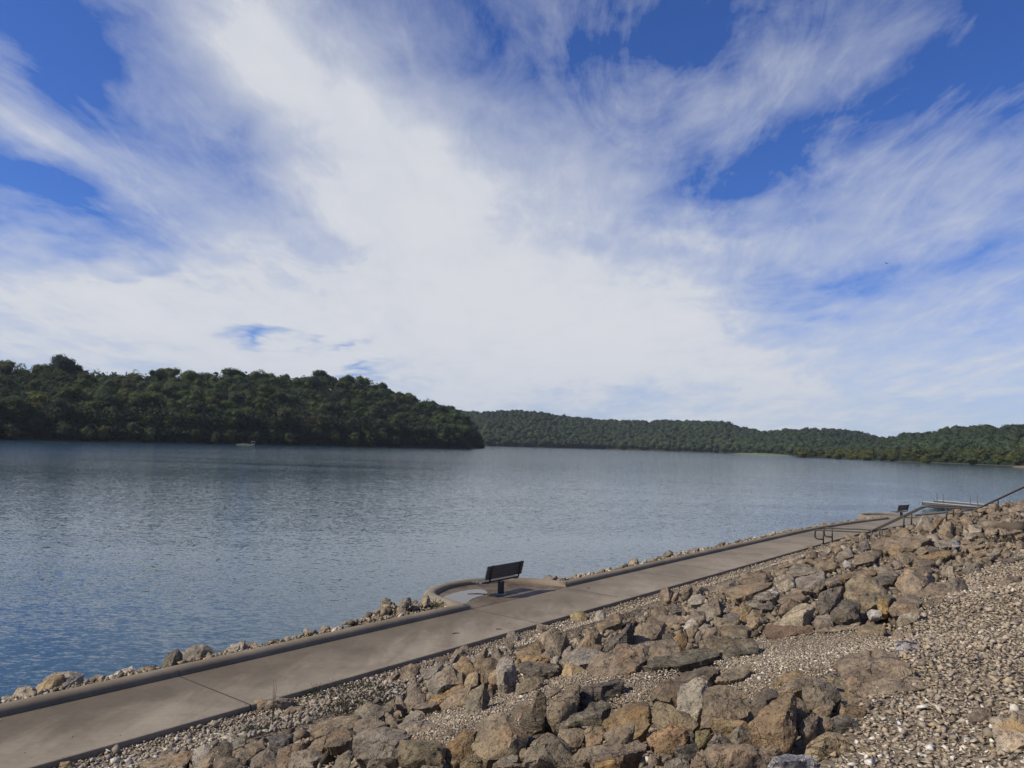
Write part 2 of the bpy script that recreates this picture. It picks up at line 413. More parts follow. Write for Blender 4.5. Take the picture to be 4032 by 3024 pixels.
ROCKS=[
('rock','black-shaded ridge boulder, large grey-brown, at the bottom edge of the rock pile','greybrown',0.41,(0.38,6.17,2.87),'-28,-30,19 -18,7,20 -11,17,24 -1,20,28 4,18,28 11,8,27 16,-3,26 20,-18,25 18,-30,20 -7,-14,29 3,-6,33 -10,-27,26 -21,-7,7 -7,41,8 5,42,11 15,20,11 16,-7,8 -15,-16,0 9,-16,1'),
('rock','broad rounded tan boulder with cracks, its dark side turned to the black-shaded ridge boulder','tan',0.47,(-0.02,7.08,2.54),'-26,-11,24 -25,5,30 -19,21,36 -9,25,42 2,24,45 9,22,42 19,8,40 26,-8,35 28,-23,29 20,-31,25 4,-31,22 -12,-31,21 -22,-20,21 12,-21,39 10,-38,32 -7,-15,38 -21,16,10 -15,48,17 1,51,24 15,35,21 22,3,15 3,-5,10 -18,7,8 -12,-15,0 15,-15,1'),
('rock','pointed upright grey-green wedge, between the broad tan boulder and the pitted one','greygreen',0.35,(0.32,7.90,2.53),'-17,-10,19 -7,2,26 3,16,39 6,15,45 10,15,41 14,3,32 12,-27,17 -1,-25,15 -12,-19,16 -6,-15,29 -13,9,10 3,36,24 9,35,25 11,-8,10 -9,0,8 -9,-13,0 6,-13,0'),
('rock','pitted lumpy tan boulder, at the end of the log-shaped dark rock','tan',0.35,(0.60,7.91,2.58),'-19,-5,22 -13,2,27 -5,11,32 8,16,40 23,16,44 20,6,38 16,-6,31 6,-12,25 -2,-19,19 -9,-25,15 -14,-17,17 -18,-11,19 2,-11,35 -6,-19,28 -14,15,12 -2,31,19 20,36,28 14,13,19 0,0,11 -10,2,9 -9,-13,0 11,-13,1'),
('rock','log-shaped dark purplish rock, lying across the fine gravel','purplegrey',0.47,(1.01,8.27,2.58),'-26,-14,23 -19,13,31 -8,10,34 5,11,38 22,13,43 29,9,43 28,-6,40 14,-11,35 2,-19,29 -19,-25,22 -28,-34,20 -18,-11,36 6,-12,42 -18,12,11 -3,37,18 21,40,25 26,21,24 5,8,16 -20,-7,9 -13,-18,0 14,-18,1'),
('rock','narrow tan ledge rock, tucked behind the pitted lumpy boulder','tan',0.37,(0.68,8.72,2.50),'-23,-14,15 -9,0,22 10,15,28 21,9,31 19,-1,30 5,-1,26 -9,-12,20 -22,-26,16 1,-13,26 9,-4,28 -17,7,6 10,36,15 17,20,17 -6,9,9 -13,-13,0 9,-13,1'),
('stone','small brown stone beside the narrow tan ledge rock','brown',0.21,(0.55,8.95,2.53),'-11,-3,9 -1,6,12 5,6,17 14,6,17 4,-4,13 -8,-20,9 -2,-3,13 -5,4,14 -8,8,3 5,18,9 4,8,7 -5,-12,0 7,-12,0'),
('rock','smooth grey-green boulder, with a small pale ball of stone resting against it','greygreen',0.50,(0.80,7.53,2.58),'-32,-13,20 -29,-5,24 -17,3,30 -2,6,35 7,13,40 15,14,43 22,9,43 25,-1,40 24,-11,36 18,-19,32 15,-27,29 -6,-18,25 -24,-15,22 -29,-21,22 6,-22,40 15,-20,43 -18,-24,33 -23,16,7 -11,32,13 9,42,21 21,38,23 22,17,19 14,1,15 -17,13,8 -17,-4,0 11,-4,1'),
('stone','small ball-like pale grey stone, resting against the smooth grey-green boulder','palegrey',0.07,(0.78,7.36,2.82),'-4,1,6 -1,3,9 3,0,7 4,-3,5 0,-3,3 -4,-2,3 -1,-2,6 2,-1,7 -3,5,3 3,4,5 1,0,2 -2,-1,0 2,-1,0'),
('stone','tan rock topped with white chips, below the small ball-like grey stone','tan',0.22,(0.60,6.79,2.84),'-10,9,16 6,8,18 13,6,17 11,-18,13 4,-18,10 -5,-14,9 -11,2,10 -12,8,11 3,-12,15 -7,21,7 12,19,8 4,-5,4 -7,14,3 -7,-10,0 6,-10,0'),
('stone','reddish-brown squarish rock, hollow underneath, beside the grey wedge','reddish',0.16,(0.77,6.59,2.94),'-8,7,13 -4,7,16 8,7,17 10,1,13 7,-12,10 -3,-10,7 -10,-12,7 -3,-1,12 -5,17,7 8,16,10 6,-3,6 -7,-3,3 -5,-7,0 5,-7,0'),
('stone','grey wedge rock with a dark end, just under the big orange-stained boulder','greybrown',0.24,(0.93,6.16,3.06),'-13,11,13 -3,11,20 15,11,23 11,-4,19 6,-12,15 -2,-18,11 -9,-14,10 -12,-3,11 4,-13,20 -8,24,4 14,25,12 6,1,8 -6,0,4 -8,-9,0 5,-9,0'),
('rock','big orange-stained boulder, with a layered upper edge, above the grey wedge rock','orangebrown',0.40,(1.13,6.80,2.93),'-27,2,13 -21,14,17 -8,17,24 6,17,29 16,17,29 17,1,27 15,-24,25 10,-39,22 5,-32,18 -1,-16,20 -7,-11,18 -19,-6,14 12,-5,32 1,-3,28 -18,25,1 -2,40,8 17,40,13 15,-2,12 7,-9,7 -2,11,6 -18,-18,0 4,-18,1'),
('rock','long flat brown slab, right behind the bright yellow-ochre stone','brown',0.41,(0.85,5.61,3.12),'-25,14,13 -16,19,15 0,8,20 11,10,23 21,0,26 19,-9,25 13,-14,23 2,-15,21 -2,-21,19 -26,-4,14 -2,-23,26 -18,26,3 2,21,9 18,13,14 12,-1,13 0,-8,10 -15,-7,0 8,-7,1'),
('stone','bright yellow-ochre stone, at the bottom edge of the rock pile','ochre',0.18,(0.73,5.42,3.20),'-11,-8,8 -9,2,9 -4,4,10 4,3,12 8,-4,11 9,-8,8 4,-9,13 -7,2,2 -1,14,3 7,6,5 -5,-2,0 5,-2,0'),
('stone','tiny brown stone between the bright yellow-ochre stone and the tan rock topped with white chips','brown',0.17,(0.62,5.87,3.07),'-9,5,7 -2,7,13 9,7,15 11,4,13 3,-2,10 1,-13,9 -6,-14,8 -10,-8,7 2,-6,12 -6,15,1 8,17,7 3,8,4 -4,-4,3 -5,-8,0 5,-8,0'),
('stone','small brown stone between the black-shaded ridge boulder and the bright yellow-ochre stone','brown',0.21,(0.53,5.72,3.06),'-14,-8,10 -9,4,8 0,-1,11 11,4,13 10,-8,10 -3,-5,12 6,-4,13 -10,4,2 1,12,3 9,4,3 -7,-1,0 5,-1,0'),
('stone','tiny upright brown stone beside the black-shaded ridge boulder','brown',0.08,(0.19,6.65,2.81),'-4,1,5 -2,3,9 2,2,10 4,2,7 1,-5,5 -3,-7,4 0,-1,7 2,2,8 -3,6,2 2,7,6 1,0,3 -2,-5,0 2,-5,0'),
('stone','tiny grey stone in front of the broad rounded tan boulder with cracks','grey',0.15,(0.06,6.60,2.77),'-8,0,6 -2,3,7 4,7,9 9,2,9 9,-11,9 1,-10,7 -7,-5,6 -1,-4,8 -4,1,8 -6,9,1 3,16,2 7,-2,4 -6,3,1 -4,-5,0 5,-5,0'),
('stone','small brown stone in front of the broad rounded tan boulder with cracks','brown',0.26,(0.09,6.31,2.80),'-16,-9,12 -13,7,9 1,2,12 10,-3,14 13,-9,12 1,-8,14 6,-6,14 -12,5,3 1,17,2 11,5,3 -8,0,0 6,0,0'),
('stone','tiny purplish-grey stone beside the black-shaded ridge boulder','purplegrey',0.20,(0.28,7.18,2.67),'-8,-2,11 -7,3,13 4,4,15 14,2,17 4,-3,13 -3,-13,9 -7,-9,9 -3,-6,13 5,-2,15 -6,9,4 4,16,7 4,9,6 -5,3,3 -3,-6,0 8,-6,0'),
('stone','tiny grey-brown stone beside the pointed upright grey-green wedge','greybrown',0.20,(0.19,8.26,2.52),'-10,-2,12 -6,8,20 3,8,19 13,7,21 9,-4,16 -1,-16,9 -5,-14,9 2,-6,16 -5,4,16 -8,9,6 3,19,11 8,7,10 -4,-3,5 -4,-9,0 7,-9,0'),
('rock','mossy saddle-shaped rock, beside the tall upright fractured slab','olive',0.34,(0.36,10.03,2.23),'-20,9,11 -8,8,23 2,8,27 10,8,26 20,8,26 17,-3,21 9,-17,19 -4,-16,14 -20,-33,14 0,-3,23 -15,29,2 2,28,14 16,28,14 8,2,9 -15,-14,7 -10,-21,0 9,-21,1'),
('rock','tall upright fractured pale slab, taller than all the rocks around it','pale',0.44,(0.04,10.67,1.93),'-13,19,53 -5,25,58 7,24,59 11,-2,55 15,-12,46 16,-22,29 9,-25,22 -2,-25,19 -12,-18,27 -7,-13,38 -14,2,49 1,-33,56 -2,-39,46 -10,45,36 6,50,40 12,13,32 7,-1,14 -9,7,18 -11,27,34 -5,-10,0 9,-10,0'),
('stone','tan stone leaning on the upright pale slab, below the rusty pitted rock','tan',0.19,(-0.14,11.54,1.89),'-9,-4,11 -5,9,20 5,9,25 9,0,17 6,-13,8 -4,-13,8 -1,-5,15 -4,5,17 -7,6,6 4,20,16 5,-2,5 -4,-6,0 5,-6,0'),
('rock','rusty pitted block, behind the rock with a pale yellow face','reddish',0.34,(-0.26,11.93,1.76),'-21,9,31 -12,9,39 8,9,44 19,9,38 18,5,27 9,-6,24 6,-31,17 -9,-32,14 -14,-10,17 -3,-2,34 -17,29,19 6,28,29 14,25,16 4,-12,11 -11,9,9 -9,-20,0 11,-20,1'),
('stone','tan rock with pale yellow face, squeezed below the rusty pitted block','tanyellow',0.23,(-0.45,11.75,1.77),'-15,-4,10 -10,10,19 6,9,29 9,1,18 12,-16,14 -4,-18,10 -3,-2,16 6,8,18 -12,9,4 4,23,18 9,-3,8 -8,-10,0 5,-10,0'),
('rock','grey boulder with a black end, beside a narrow tan post of stone','grey',0.50,(-0.94,12.48,1.43),'-33,19,17 -20,18,25 -3,17,40 9,17,46 21,18,36 26,18,30 30,-40,32 9,-36,26 -15,-43,21 -27,1,12 7,-5,35 6,-45,31 -29,48,3 -5,46,21 14,46,18 22,-12,19 -13,-15,10 -14,-26,0 15,-26,1'),
('rock','elongated grey rock, parallel to the path, behind the grey boulder with a black end','grey',0.42,(-1.33,14.66,0.97),'-21,-19,15 -21,14,16 -7,13,25 19,12,34 24,12,30 13,-7,25 3,-27,21 -13,-39,17 -6,6,19 10,8,25 -18,5,5 -8,37,11 17,37,15 0,-4,10 -8,-24,0 16,-24,1'),
('rock','blocky rust-brown rock with a dark crease, close to the path edge','orangebrown',0.38,(-0.71,14.03,1.24),'-23,2,16 -16,14,26 -5,13,39 6,13,38 18,9,26 22,-15,22 8,-33,16 -8,-16,15 9,0,32 -4,-23,21 -19,23,6 -5,35,24 13,30,14 5,-11,9 -10,-20,0 11,-20,1'),
('rock','dark brown wedge touching the path edge, just behind the blocky rust-brown rock','greybrown',0.49,(-1.00,17.53,0.45),'-25,-21,23 -9,5,37 5,21,44 17,21,44 30,-8,30 6,-9,29 -7,-20,24 -23,-31,20 7,-12,41 -21,7,12 2,49,26 22,19,16 -7,7,12 -11,-14,0 16,-14,1'),
('stone','small grey-brown stone in front of the dark brown wedge touching the path edge','greybrown',0.29,(-0.99,15.58,0.96),'-16,-27,12 -8,9,14 8,8,31 14,8,27 4,10,7 -4,-27,13 2,4,15 7,6,20 -13,-10,6 5,25,19 2,27,0 -8,-17,1 8,-17,1'),
('stone','loaf-shaped brown rock, standing tilted near the path edge','brown',0.26,(-0.43,15.26,1.15),'-14,3,10 -5,6,22 8,5,35 14,6,26 3,-7,14 -10,-25,11 5,-3,28 -11,17,4 6,20,24 2,8,8 -6,-16,0 8,-16,0'),
('stone','small upright grey-brown stone beside the loaf-shaped brown rock','greybrown',0.22,(-0.12,15.19,1.22),'-12,1,11 -10,7,27 0,7,30 10,8,17 12,-12,12 0,-19,9 2,0,23 -10,14,5 0,20,20 9,0,7 -6,-12,0 6,-12,0'),
('stone','tiny brown stone behind the tall upright fractured pale slab','brown',0.16,(0.07,15.06,1.29),'-9,-1,7 -5,5,14 4,5,16 8,2,10 3,-14,7 -2,2,10 4,3,12 -7,8,3 3,14,10 2,-5,4 -5,-9,0 4,-9,0'),
('rock','tan block in the crushed stone, beside the path, uphill of the weedy patch','tan',0.36,(-1.78,15.13,0.81),'-23,11,17 -17,10,31 0,9,36 18,10,29 18,5,17 19,-38,20 1,-34,15 -19,-3,8 11,-2,25 -21,31,6 -3,30,21 12,25,7 -1,-13,8 -8,-21,0 13,-21,1'),
('stone','small flat brown stone beside the tan block in the crushed stone','brown',0.27,(-2.14,15.23,0.74),'-16,5,5 -3,7,16 15,7,23 15,7,15 4,-8,11 -8,-26,12 -3,6,11 -8,4,15 -14,14,0 10,16,14 2,1,6 -5,-17,0 11,-17,1'),
('stone','rounded grey stone by the path, over a dark broken rock','grey',0.28,(0.18,19.26,0.52),'-17,1,24 -7,14,33 6,14,33 16,-2,22 14,-20,12 1,-15,14 -14,-12,17 2,-8,23 8,1,27 -13,17,16 5,30,22 11,-4,7 -11,4,10 -8,-10,0 8,-10,0'),
('stone','small dark grey stone in front of the rounded grey stone by the path','darkgrey',0.24,(0.13,17.41,0.83),'-13,8,25 15,8,23 5,-21,10 -7,5,10 -3,4,15 7,6,20 -10,22,16 4,-7,6 -5,-12,0 8,-12,0'),
('rock','small grey-brown rock behind the elongated grey rock','greybrown',0.34,(-1.38,17.25,0.50),'-19,-5,19 -8,4,24 17,9,26 19,-8,18 7,-14,14 -10,-13,15 4,-11,21 -9,-5,22 -16,14,9 11,28,14 4,5,6 -10,-2,0 9,-2,1'),
('stone','tiny pale stone beside the blocky rust-brown rock with a dark crease','pale',0.15,(-0.60,15.04,1.19),'-11,6,12 4,6,14 7,-9,8 1,-12,6 -1,2,9 4,5,11 -9,15,7 6,-1,4 -5,-6,0 3,-6,0'),
('stone','narrow tan post of stone, next to the grey boulder with a black end','tan',0.17,(-0.64,12.10,1.70),'-8,5,21 1,5,22 7,5,16 5,-15,7 -3,-11,7 1,-1,20 -7,15,14 5,15,10 -2,-2,4 -3,-9,0 4,-9,0'),
('rock','yellow-topped boulder, at the path edge','yellow',0.46,(2.03,21.66,0.45),'-26,-1,32 -13,14,39 14,23,44 25,10,37 24,-25,22 5,-25,19 -16,-25,19 -25,-12,26 6,-18,34 -18,25,19 13,49,27 21,1,13 -11,1,10 -13,-10,0 13,-10,1'),
('rock','rounded pale grey stone, next to the yellow-topped boulder','palegrey',0.32,(2.52,20.78,0.76),'-17,8,13 -11,7,32 5,6,38 19,7,31 9,-14,17 -15,-32,13 2,2,22 8,3,29 -11,26,7 6,25,26 9,4,11 -11,-21,0 7,-21,1'),
('rock','reddish flat-topped rock, with a dark notch at its end','reddish',0.60,(2.36,17.53,1.27),'-35,16,17 -13,26,29 15,24,47 36,25,36 20,-37,34 -5,-49,26 -25,-48,23 19,5,36 -22,49,3 17,59,27 20,-3,19 -17,-14,11 -22,-27,0 12,-27,1'),
('rock','small tan rock behind the large smooth grey-brown block','tan',0.33,(0.95,20.16,0.50),'-16,6,29 -8,14,34 14,9,31 21,-3,25 1,-22,13 -13,-20,14 3,-10,26 -9,-1,29 -12,25,19 12,28,20 2,-4,8 -7,-11,0 12,-11,1'),
('rock','medium-sized tan rock behind the large smooth grey-brown block','tan',0.54,(1.04,18.25,0.81),'-29,8,13 -14,6,30 8,6,41 33,6,33 12,7,25 -13,-60,22 -7,-3,26 15,0,33 -22,38,1 8,37,23 11,37,10 -16,-41,0 15,-41,1'),
('rock','large smooth grey-brown block, between the path and the blue-grey log rock','greybrown',0.43,(0.91,13.76,1.72),'-25,4,30 -14,3,49 -1,3,45 24,3,47 25,4,28 20,5,15 6,-48,18 -7,6,13 -22,5,20 -1,-10,31 -18,29,17 1,28,30 22,29,16 6,-24,11 -15,29,10 -14,-33,0 11,-33,1'),
('rock','orange-flushed crackled rock, just behind the thin orange ledge','orangebrown',0.53,(0.48,15.20,1.21),'-28,11,18 -19,23,21 0,22,31 25,21,42 33,6,27 24,-25,25 16,-42,22 -9,-42,22 -27,-42,21 -4,-6,24 -13,17,25 -21,41,4 1,53,13 27,36,11 14,-13,10 -21,-13,9 -14,-24,0 16,-24,1'),
('stone','small grey-brown stone behind the small egg-shaped pale stone','greybrown',0.26,(0.74,12.97,1.88),'-14,9,8 -3,8,18 6,8,19 15,-1,13 2,-22,12 -10,-23,10 2,4,11 7,6,14 -10,24,1 6,23,9 2,-8,6 -8,-14,0 7,-14,0'),
('stone','small egg-shaped pale stone, at the end of the thin orange ledge','palegrey',0.15,(0.79,12.19,2.04),'-8,-1,8 -2,6,13 7,6,16 8,0,10 1,-11,6 -8,-8,6 -2,-2,10 4,4,11 -6,8,4 6,15,10 1,-3,3 -4,-6,0 4,-6,0'),
('rock','deeply pitted tan boulder, beside the large smooth grey-brown block','tan',0.45,(1.42,13.24,1.87),'-25,15,9 -10,13,31 5,12,48 20,12,46 26,13,37 19,14,24 4,-38,21 -12,-33,19 -28,-41,18 8,-2,37 -17,40,0 7,38,31 24,38,22 5,-13,12 -20,-16,10 -16,-26,0 10,-26,1'),
('rock','blue-grey log rock propped diagonally, against the broad granular boulder','bluegrey',0.56,(1.89,13.03,1.92),'-41,-42,20 -18,15,23 1,14,42 23,12,63 31,13,53 30,14,44 14,15,33 -7,-13,26 -30,-53,22 -6,-4,36 19,-6,57 -29,-11,10 6,46,25 29,45,34 17,46,18 -21,-22,13 -24,-34,0 8,-34,1'),
('stone','tiny brown stone in front of the deeply pitted tan boulder','brown',0.19,(1.53,12.83,2.04),'-12,-4,8 -6,6,18 8,6,17 11,6,12 -3,-17,8 2,2,11 5,4,14 -8,6,4 8,17,10 -2,-6,4 -7,-10,0 4,-10,0'),
('stone','tiny grey stone in front of the large smooth grey-brown block','grey',0.20,(1.03,12.73,1.98),'-11,-3,8 -1,7,18 7,6,23 12,7,17 4,-13,10 -9,-17,8 -1,4,12 -5,5,16 -7,8,4 7,18,15 4,-2,6 -5,-10,0 6,-10,0'),
('rock','wide layered grey rock with a white streak, behind the yellow-tan upright block','grey',0.68,(1.20,11.89,2.00),'-40,-11,22 -21,25,25 -11,36,30 6,36,32 23,20,31 40,3,33 28,-16,33 10,-49,32 -15,-47,28 -36,-27,23 4,-11,30 19,2,33 -30,10,9 -6,57,13 21,41,14 23,5,18 -11,-27,16 -21,-24,0 18,-24,1'),
('rock','yellow-tan upright block with a dark side, standing on the fine gravel','ochrepale',0.32,(0.90,10.53,2.28),'-14,-4,12 -8,20,23 4,16,23 21,-9,21 3,-14,16 -7,-17,13 -1,-4,25 -5,-26,18 -10,14,4 5,34,12 4,4,8 -5,-6,0 13,-7,1'),
('rock','bluish-grey rock with a rust-flecked end, beside the yellow-tan upright block','purplegrey',0.58,(0.52,11.65,1.89),'-30,29,24 -16,33,28 9,11,33 35,-14,35 35,-32,33 12,-27,29 -3,-38,24 -14,-30,23 -28,1,24 -2,-31,34 -22,62,6 9,44,14 29,1,17 -1,-5,10 -21,34,8 -14,-18,0 20,-18,1'),
('rock','thin orange ledge rock, on top of the bluish-grey rock','rust',0.48,(0.48,12.99,1.75),'-25,24,12 -18,24,16 6,24,16 28,-38,31 28,-37,26 1,-34,26 -23,20,10 -6,-8,21 13,-28,28 -19,39,2 5,39,4 23,-22,16 -17,35,0 -12,-20,5 15,-20,6'),
('rock','huge flat rough brown slab, its dark cracked end meeting the long striated rock','brown',0.67,(1.41,9.54,2.58),'-39,26,15 -28,25,25 -9,25,37 0,24,44 34,24,44 41,24,41 33,-11,35 21,-53,36 10,-58,34 -11,-58,28 -34,-29,20 -41,13,12 28,15,39 -28,47,1 -4,46,20 30,45,24 28,10,19 9,-38,21 -25,-9,9 -27,-35,0 12,-35,1'),
('rock','broad granular tan boulder, uphill of the blue-grey log rock','tan',0.67,(2.45,13.54,1.92),'-35,26,23 -11,25,41 15,24,56 38,24,52 41,25,42 28,2,38 18,-30,35 -21,-54,28 -44,-57,26 -45,-19,22 23,10,45 -23,47,10 16,45,37 37,46,26 17,-10,23 -34,-36,17 -28,-34,0 10,-34,1'),
('rock','overhanging tan rock, with a deep black shadow beneath its end','tan',0.58,(2.12,10.58,2.54),'-32,16,21 -28,16,26 -7,15,30 25,15,33 28,16,26 22,-55,31 10,-56,27 -10,-45,25 -11,16,15 -24,16,16 -1,-49,30 21,-4,31 -18,49,5 2,48,12 29,48,9 12,-23,13 -2,49,0 -24,-36,3 9,-36,4'),
('boulder','long striated grey rock, lying flat along the gravel beside the huge brown slab','greygreen',0.82,(2.08,9.25,2.63),'-51,-18,30 -39,12,31 -16,21,35 10,32,38 38,34,42 56,33,44 44,-17,46 24,-25,43 4,-34,40 -23,-34,35 -54,-45,33 -12,-12,39 22,-8,45 -36,7,14 -6,46,16 38,59,21 40,9,27 7,-9,23 -40,-20,18 -27,-17,0 21,-17,1'),
('stone','tan lump with upright grain, joined to the big grooved grey rock','tan',0.27,(2.63,10.12,2.79),'-20,-21,11 -10,12,16 4,11,27 19,11,24 7,-20,13 5,7,16 -5,8,20 -13,-6,6 8,26,17 8,-5,8 -10,-12,0 5,-12,0'),
('rock','big grooved grey rock, with vertical grooves, at the edge of the fine gravel','greygreen',0.49,(2.77,9.38,2.87),'-25,15,19 -20,20,30 -6,20,34 14,20,34 27,20,31 27,-7,26 21,-22,25 -4,-23,22 -27,-40,20 -31,-28,18 21,1,30 -15,30,9 1,36,21 27,36,18 20,-7,16 -20,-25,13 -21,-23,0 8,-23,1'),
('stone','orange block, between the overhanging tan rock and the granular boulder','rust',0.22,(2.76,12.26,2.33),'-13,3,17 -3,3,25 10,3,26 13,3,17 7,-10,13 -10,-23,9 -10,2,11 2,0,16 6,1,20 -7,16,11 11,15,18 8,3,8 -5,15,6 -10,-16,0 2,-16,0'),
('stone','small blue-grey block, beside the orange block','bluegrey',0.20,(2.74,13.27,2.17),'-10,-3,8 -6,9,13 14,5,17 10,-13,10 -6,-10,8 -3,-5,12 -5,1,13 -6,8,4 13,16,10 -3,1,4 -5,-4,0 6,-4,0'),
('rock','squarish grey-brown rock, over a jagged white stone','greybrown',0.37,(3.47,14.17,2.19),'-22,1,18 -16,0,20 -2,19,32 18,19,30 16,-13,25 5,-25,15 -6,-25,15 8,-15,29 -13,21,9 5,40,20 17,7,15 -1,-4,8 -15,-12,0 6,-12,1'),
('rock','jagged white stone, under the squarish grey-brown rock','white',0.33,(3.28,13.84,2.18),'-23,-19,13 -4,17,21 8,21,25 10,-6,21 17,-12,22 2,-9,18 -16,-14,12 -6,-8,19 8,-4,23 -14,-1,6 12,40,13 17,7,13 -9,5,6 -11,-8,0 8,-8,1'),
('rock','layered grey rock with a pitch-black face, mid pile, above the squarish grey-brown rock','grey',0.51,(3.95,15.00,2.19),'-28,14,16 -14,13,28 -2,12,36 16,12,41 31,13,24 12,-49,25 -14,-49,20 -2,14,17 -7,-10,28 9,-11,41 -14,43,5 7,41,21 33,42,11 -6,-21,11 -25,-32,0 4,-32,1'),
('rock','pale grey flat-sided rock, behind the layered rock with a pitch-black face','palegrey',0.39,(4.82,19.80,1.45),'-19,16,15 -8,15,29 15,14,33 20,-7,24 4,-42,19 -25,-33,15 -3,9,19 13,11,24 -9,38,6 18,37,21 6,-20,12 -16,-19,0 6,-19,1'),
('stone','black-brown lozenge rock, in front of the layered rock with a pitch-black face','darkgrey',0.30,(3.95,13.54,2.43),'-17,11,15 -4,13,20 8,10,20 10,-13,17 4,-23,12 -8,-9,13 0,-9,18 8,-2,20 -8,28,7 12,27,11 7,-6,6 -15,-13,0 2,-13,1'),
('rock','small tan rock in front of the black-brown lozenge rock','tan',0.41,(3.68,13.19,2.35),'-17,9,19 -10,21,26 6,15,25 24,-12,27 10,-35,22 -15,-29,16 -6,-7,22 -8,9,23 -6,32,8 12,39,13 12,-12,13 -12,-15,0 12,-15,1'),
('rock','brown angular boulder with a flat top, just behind the big grooved grey rock','brown',0.43,(3.28,11.07,2.69),'-22,17,19 -13,16,26 22,16,27 20,-6,26 15,-27,23 3,-36,18 -16,-9,15 -21,17,14 -10,-21,21 14,-19,29 -10,41,7 25,41,13 17,-3,13 -7,15,5 -20,-21,0 4,-22,1'),
('rock','medium-sized grey-brown rock beside the long rough brown rock slanting downhill','greybrown',0.56,(5.94,20.96,1.54),'-28,9,18 -15,8,31 13,8,38 36,8,35 32,8,26 -5,10,13 -40,-60,21 -7,-1,25 16,2,31 -13,40,6 20,39,22 35,40,13 -27,-29,11 -25,-41,0 6,-41,1'),
('boulder','long rough brown rock slanting downhill, below the rust-red lump','brown',1.07,(5.94,19.25,1.55),'-42,60,38 10,51,53 52,32,63 70,11,68 53,-33,66 4,-60,53 -34,-70,41 -56,-70,40 -57,-1,40 1,-37,56 -20,30,50 -18,93,18 54,65,39 51,0,43 -21,-37,25 -35,32,22 -37,-33,0 25,-33,2'),
('boulder','rust-red lump, near the path, behind the long rough brown rock','reddish',0.89,(6.88,21.42,1.57),'-46,27,28 -25,25,48 35,25,54 59,26,40 4,-70,38 -50,-83,33 -8,10,36 30,15,44 -19,77,9 45,75,30 14,-20,21 -44,-53,0 6,-53,2'),
('rock','small brown rock behind the pale grey flat-sided rock','brown',0.41,(5.23,22.57,1.05),'-22,11,19 -7,9,41 18,9,49 25,11,27 1,-18,21 -24,-39,15 8,-4,31 -11,34,11 20,32,34 5,5,13 -18,-25,0 5,-25,1'),
('rock','small grey-brown rock behind the pale grey flat-sided rock','greybrown',0.39,(5.80,23.58,1.05),'-19,8,26 11,8,27 25,9,18 -14,-39,15 -2,2,20 -8,4,24 -9,30,16 26,30,9 -16,-26,0 6,-26,1'),
('rock','medium-sized brown rock beside the pale grey flat-sided rock','brown',0.44,(4.76,23.26,0.83),'-19,16,15 -13,14,40 7,13,50 31,15,32 4,-38,22 -19,-39,17 5,-1,37 -10,41,7 11,39,34 6,-13,14 -14,-24,0 10,-24,1'),
('stone','small brown stone beside the pale grey flat-sided rock','brown',0.29,(4.83,22.33,1.03),'-23,-22,11 -3,13,20 15,11,38 17,13,22 -6,-22,11 -1,8,18 11,9,24 -15,-6,7 16,28,26 -2,-6,7 -13,-12,0 4,-13,0'),
('rock','small brown rock behind the small blue-grey block','brown',0.38,(3.52,17.75,1.55),'-21,14,13 -11,13,29 11,13,31 21,5,20 10,-33,16 -22,-33,15 10,1,24 -12,36,4 13,35,19 11,-12,8 -16,-20,0 6,-20,1'),
('rock','small grey-green rock beside the pale grey flat-sided rock','greygreen',0.35,(4.02,18.49,1.53),'-15,12,10 -11,10,24 7,10,25 18,-20,17 -6,-32,14 -3,5,16 11,7,19 -7,31,2 10,30,14 -2,-13,7 -11,-20,0 9,-20,1'),
('rock','medium-sized flat brown rock behind the small blue-grey block','brown',0.70,(3.12,15.27,1.88),'-32,37,13 -20,37,23 9,36,27 30,-41,40 26,-71,40 2,-50,30 -25,29,13 3,-17,30 14,-26,35 -19,59,0 13,58,11 22,-49,26 -14,50,0 -24,-26,2 16,-26,3'),
('stone','tiny brown stone in front of the jagged white stone','brown',0.19,(3.10,12.98,2.30),'-10,7,17 2,6,22 12,6,21 9,1,16 -1,-16,8 -10,-16,8 -2,-1,15 -4,4,17 -5,17,11 12,17,15 1,-6,5 -8,-10,0 3,-10,0'),
('stone','tiny upright grey-brown stone between the jagged white stone and the tan lump with upright grain','greybrown',0.13,(3.07,12.46,2.40),'-5,2,6 -1,3,17 6,3,17 4,-4,8 -6,-11,5 1,2,10 3,2,13 -2,9,4 7,11,12 -4,-4,3 -5,-7,0 1,-7,0'),
('stone','small grey stone between the squarish grey-brown rock and the tan lump with upright grain','grey',0.21,(3.37,13.22,2.33),'-11,2,11 2,11,18 13,3,17 1,-12,11 -9,-14,8 -4,-4,13 5,-1,16 -5,14,6 13,15,11 -5,-2,4 -7,-6,0 5,-7,0'),
('stone','small tan stone behind the tan lump with upright grain','tan',0.24,(3.28,12.50,2.41),'-19,-19,9 -4,10,17 12,10,23 14,5,18 3,-8,13 -8,-2,10 3,2,18 -13,-5,5 14,23,14 5,5,8 -11,-10,0 3,-10,0'),
('rock','small orange-brown rock between the black-brown lozenge rock and the grey diamond-shaped stone','orangebrown',0.36,(4.24,13.97,2.41),'-20,12,18 2,11,30 22,11,25 5,-16,19 -11,-32,14 -5,-3,20 13,7,24 -9,32,9 24,32,14 -4,-12,8 -19,-20,0 2,-20,1'),
('stone','small tan stone in front of the grey diamond-shaped stone','tan',0.28,(3.98,12.50,2.64),'-13,8,16 -2,7,28 12,7,27 10,-18,17 -7,-26,11 -9,9,10 3,3,17 9,5,21 -5,24,9 15,23,18 -2,-10,7 -13,-16,0 3,-16,0'),
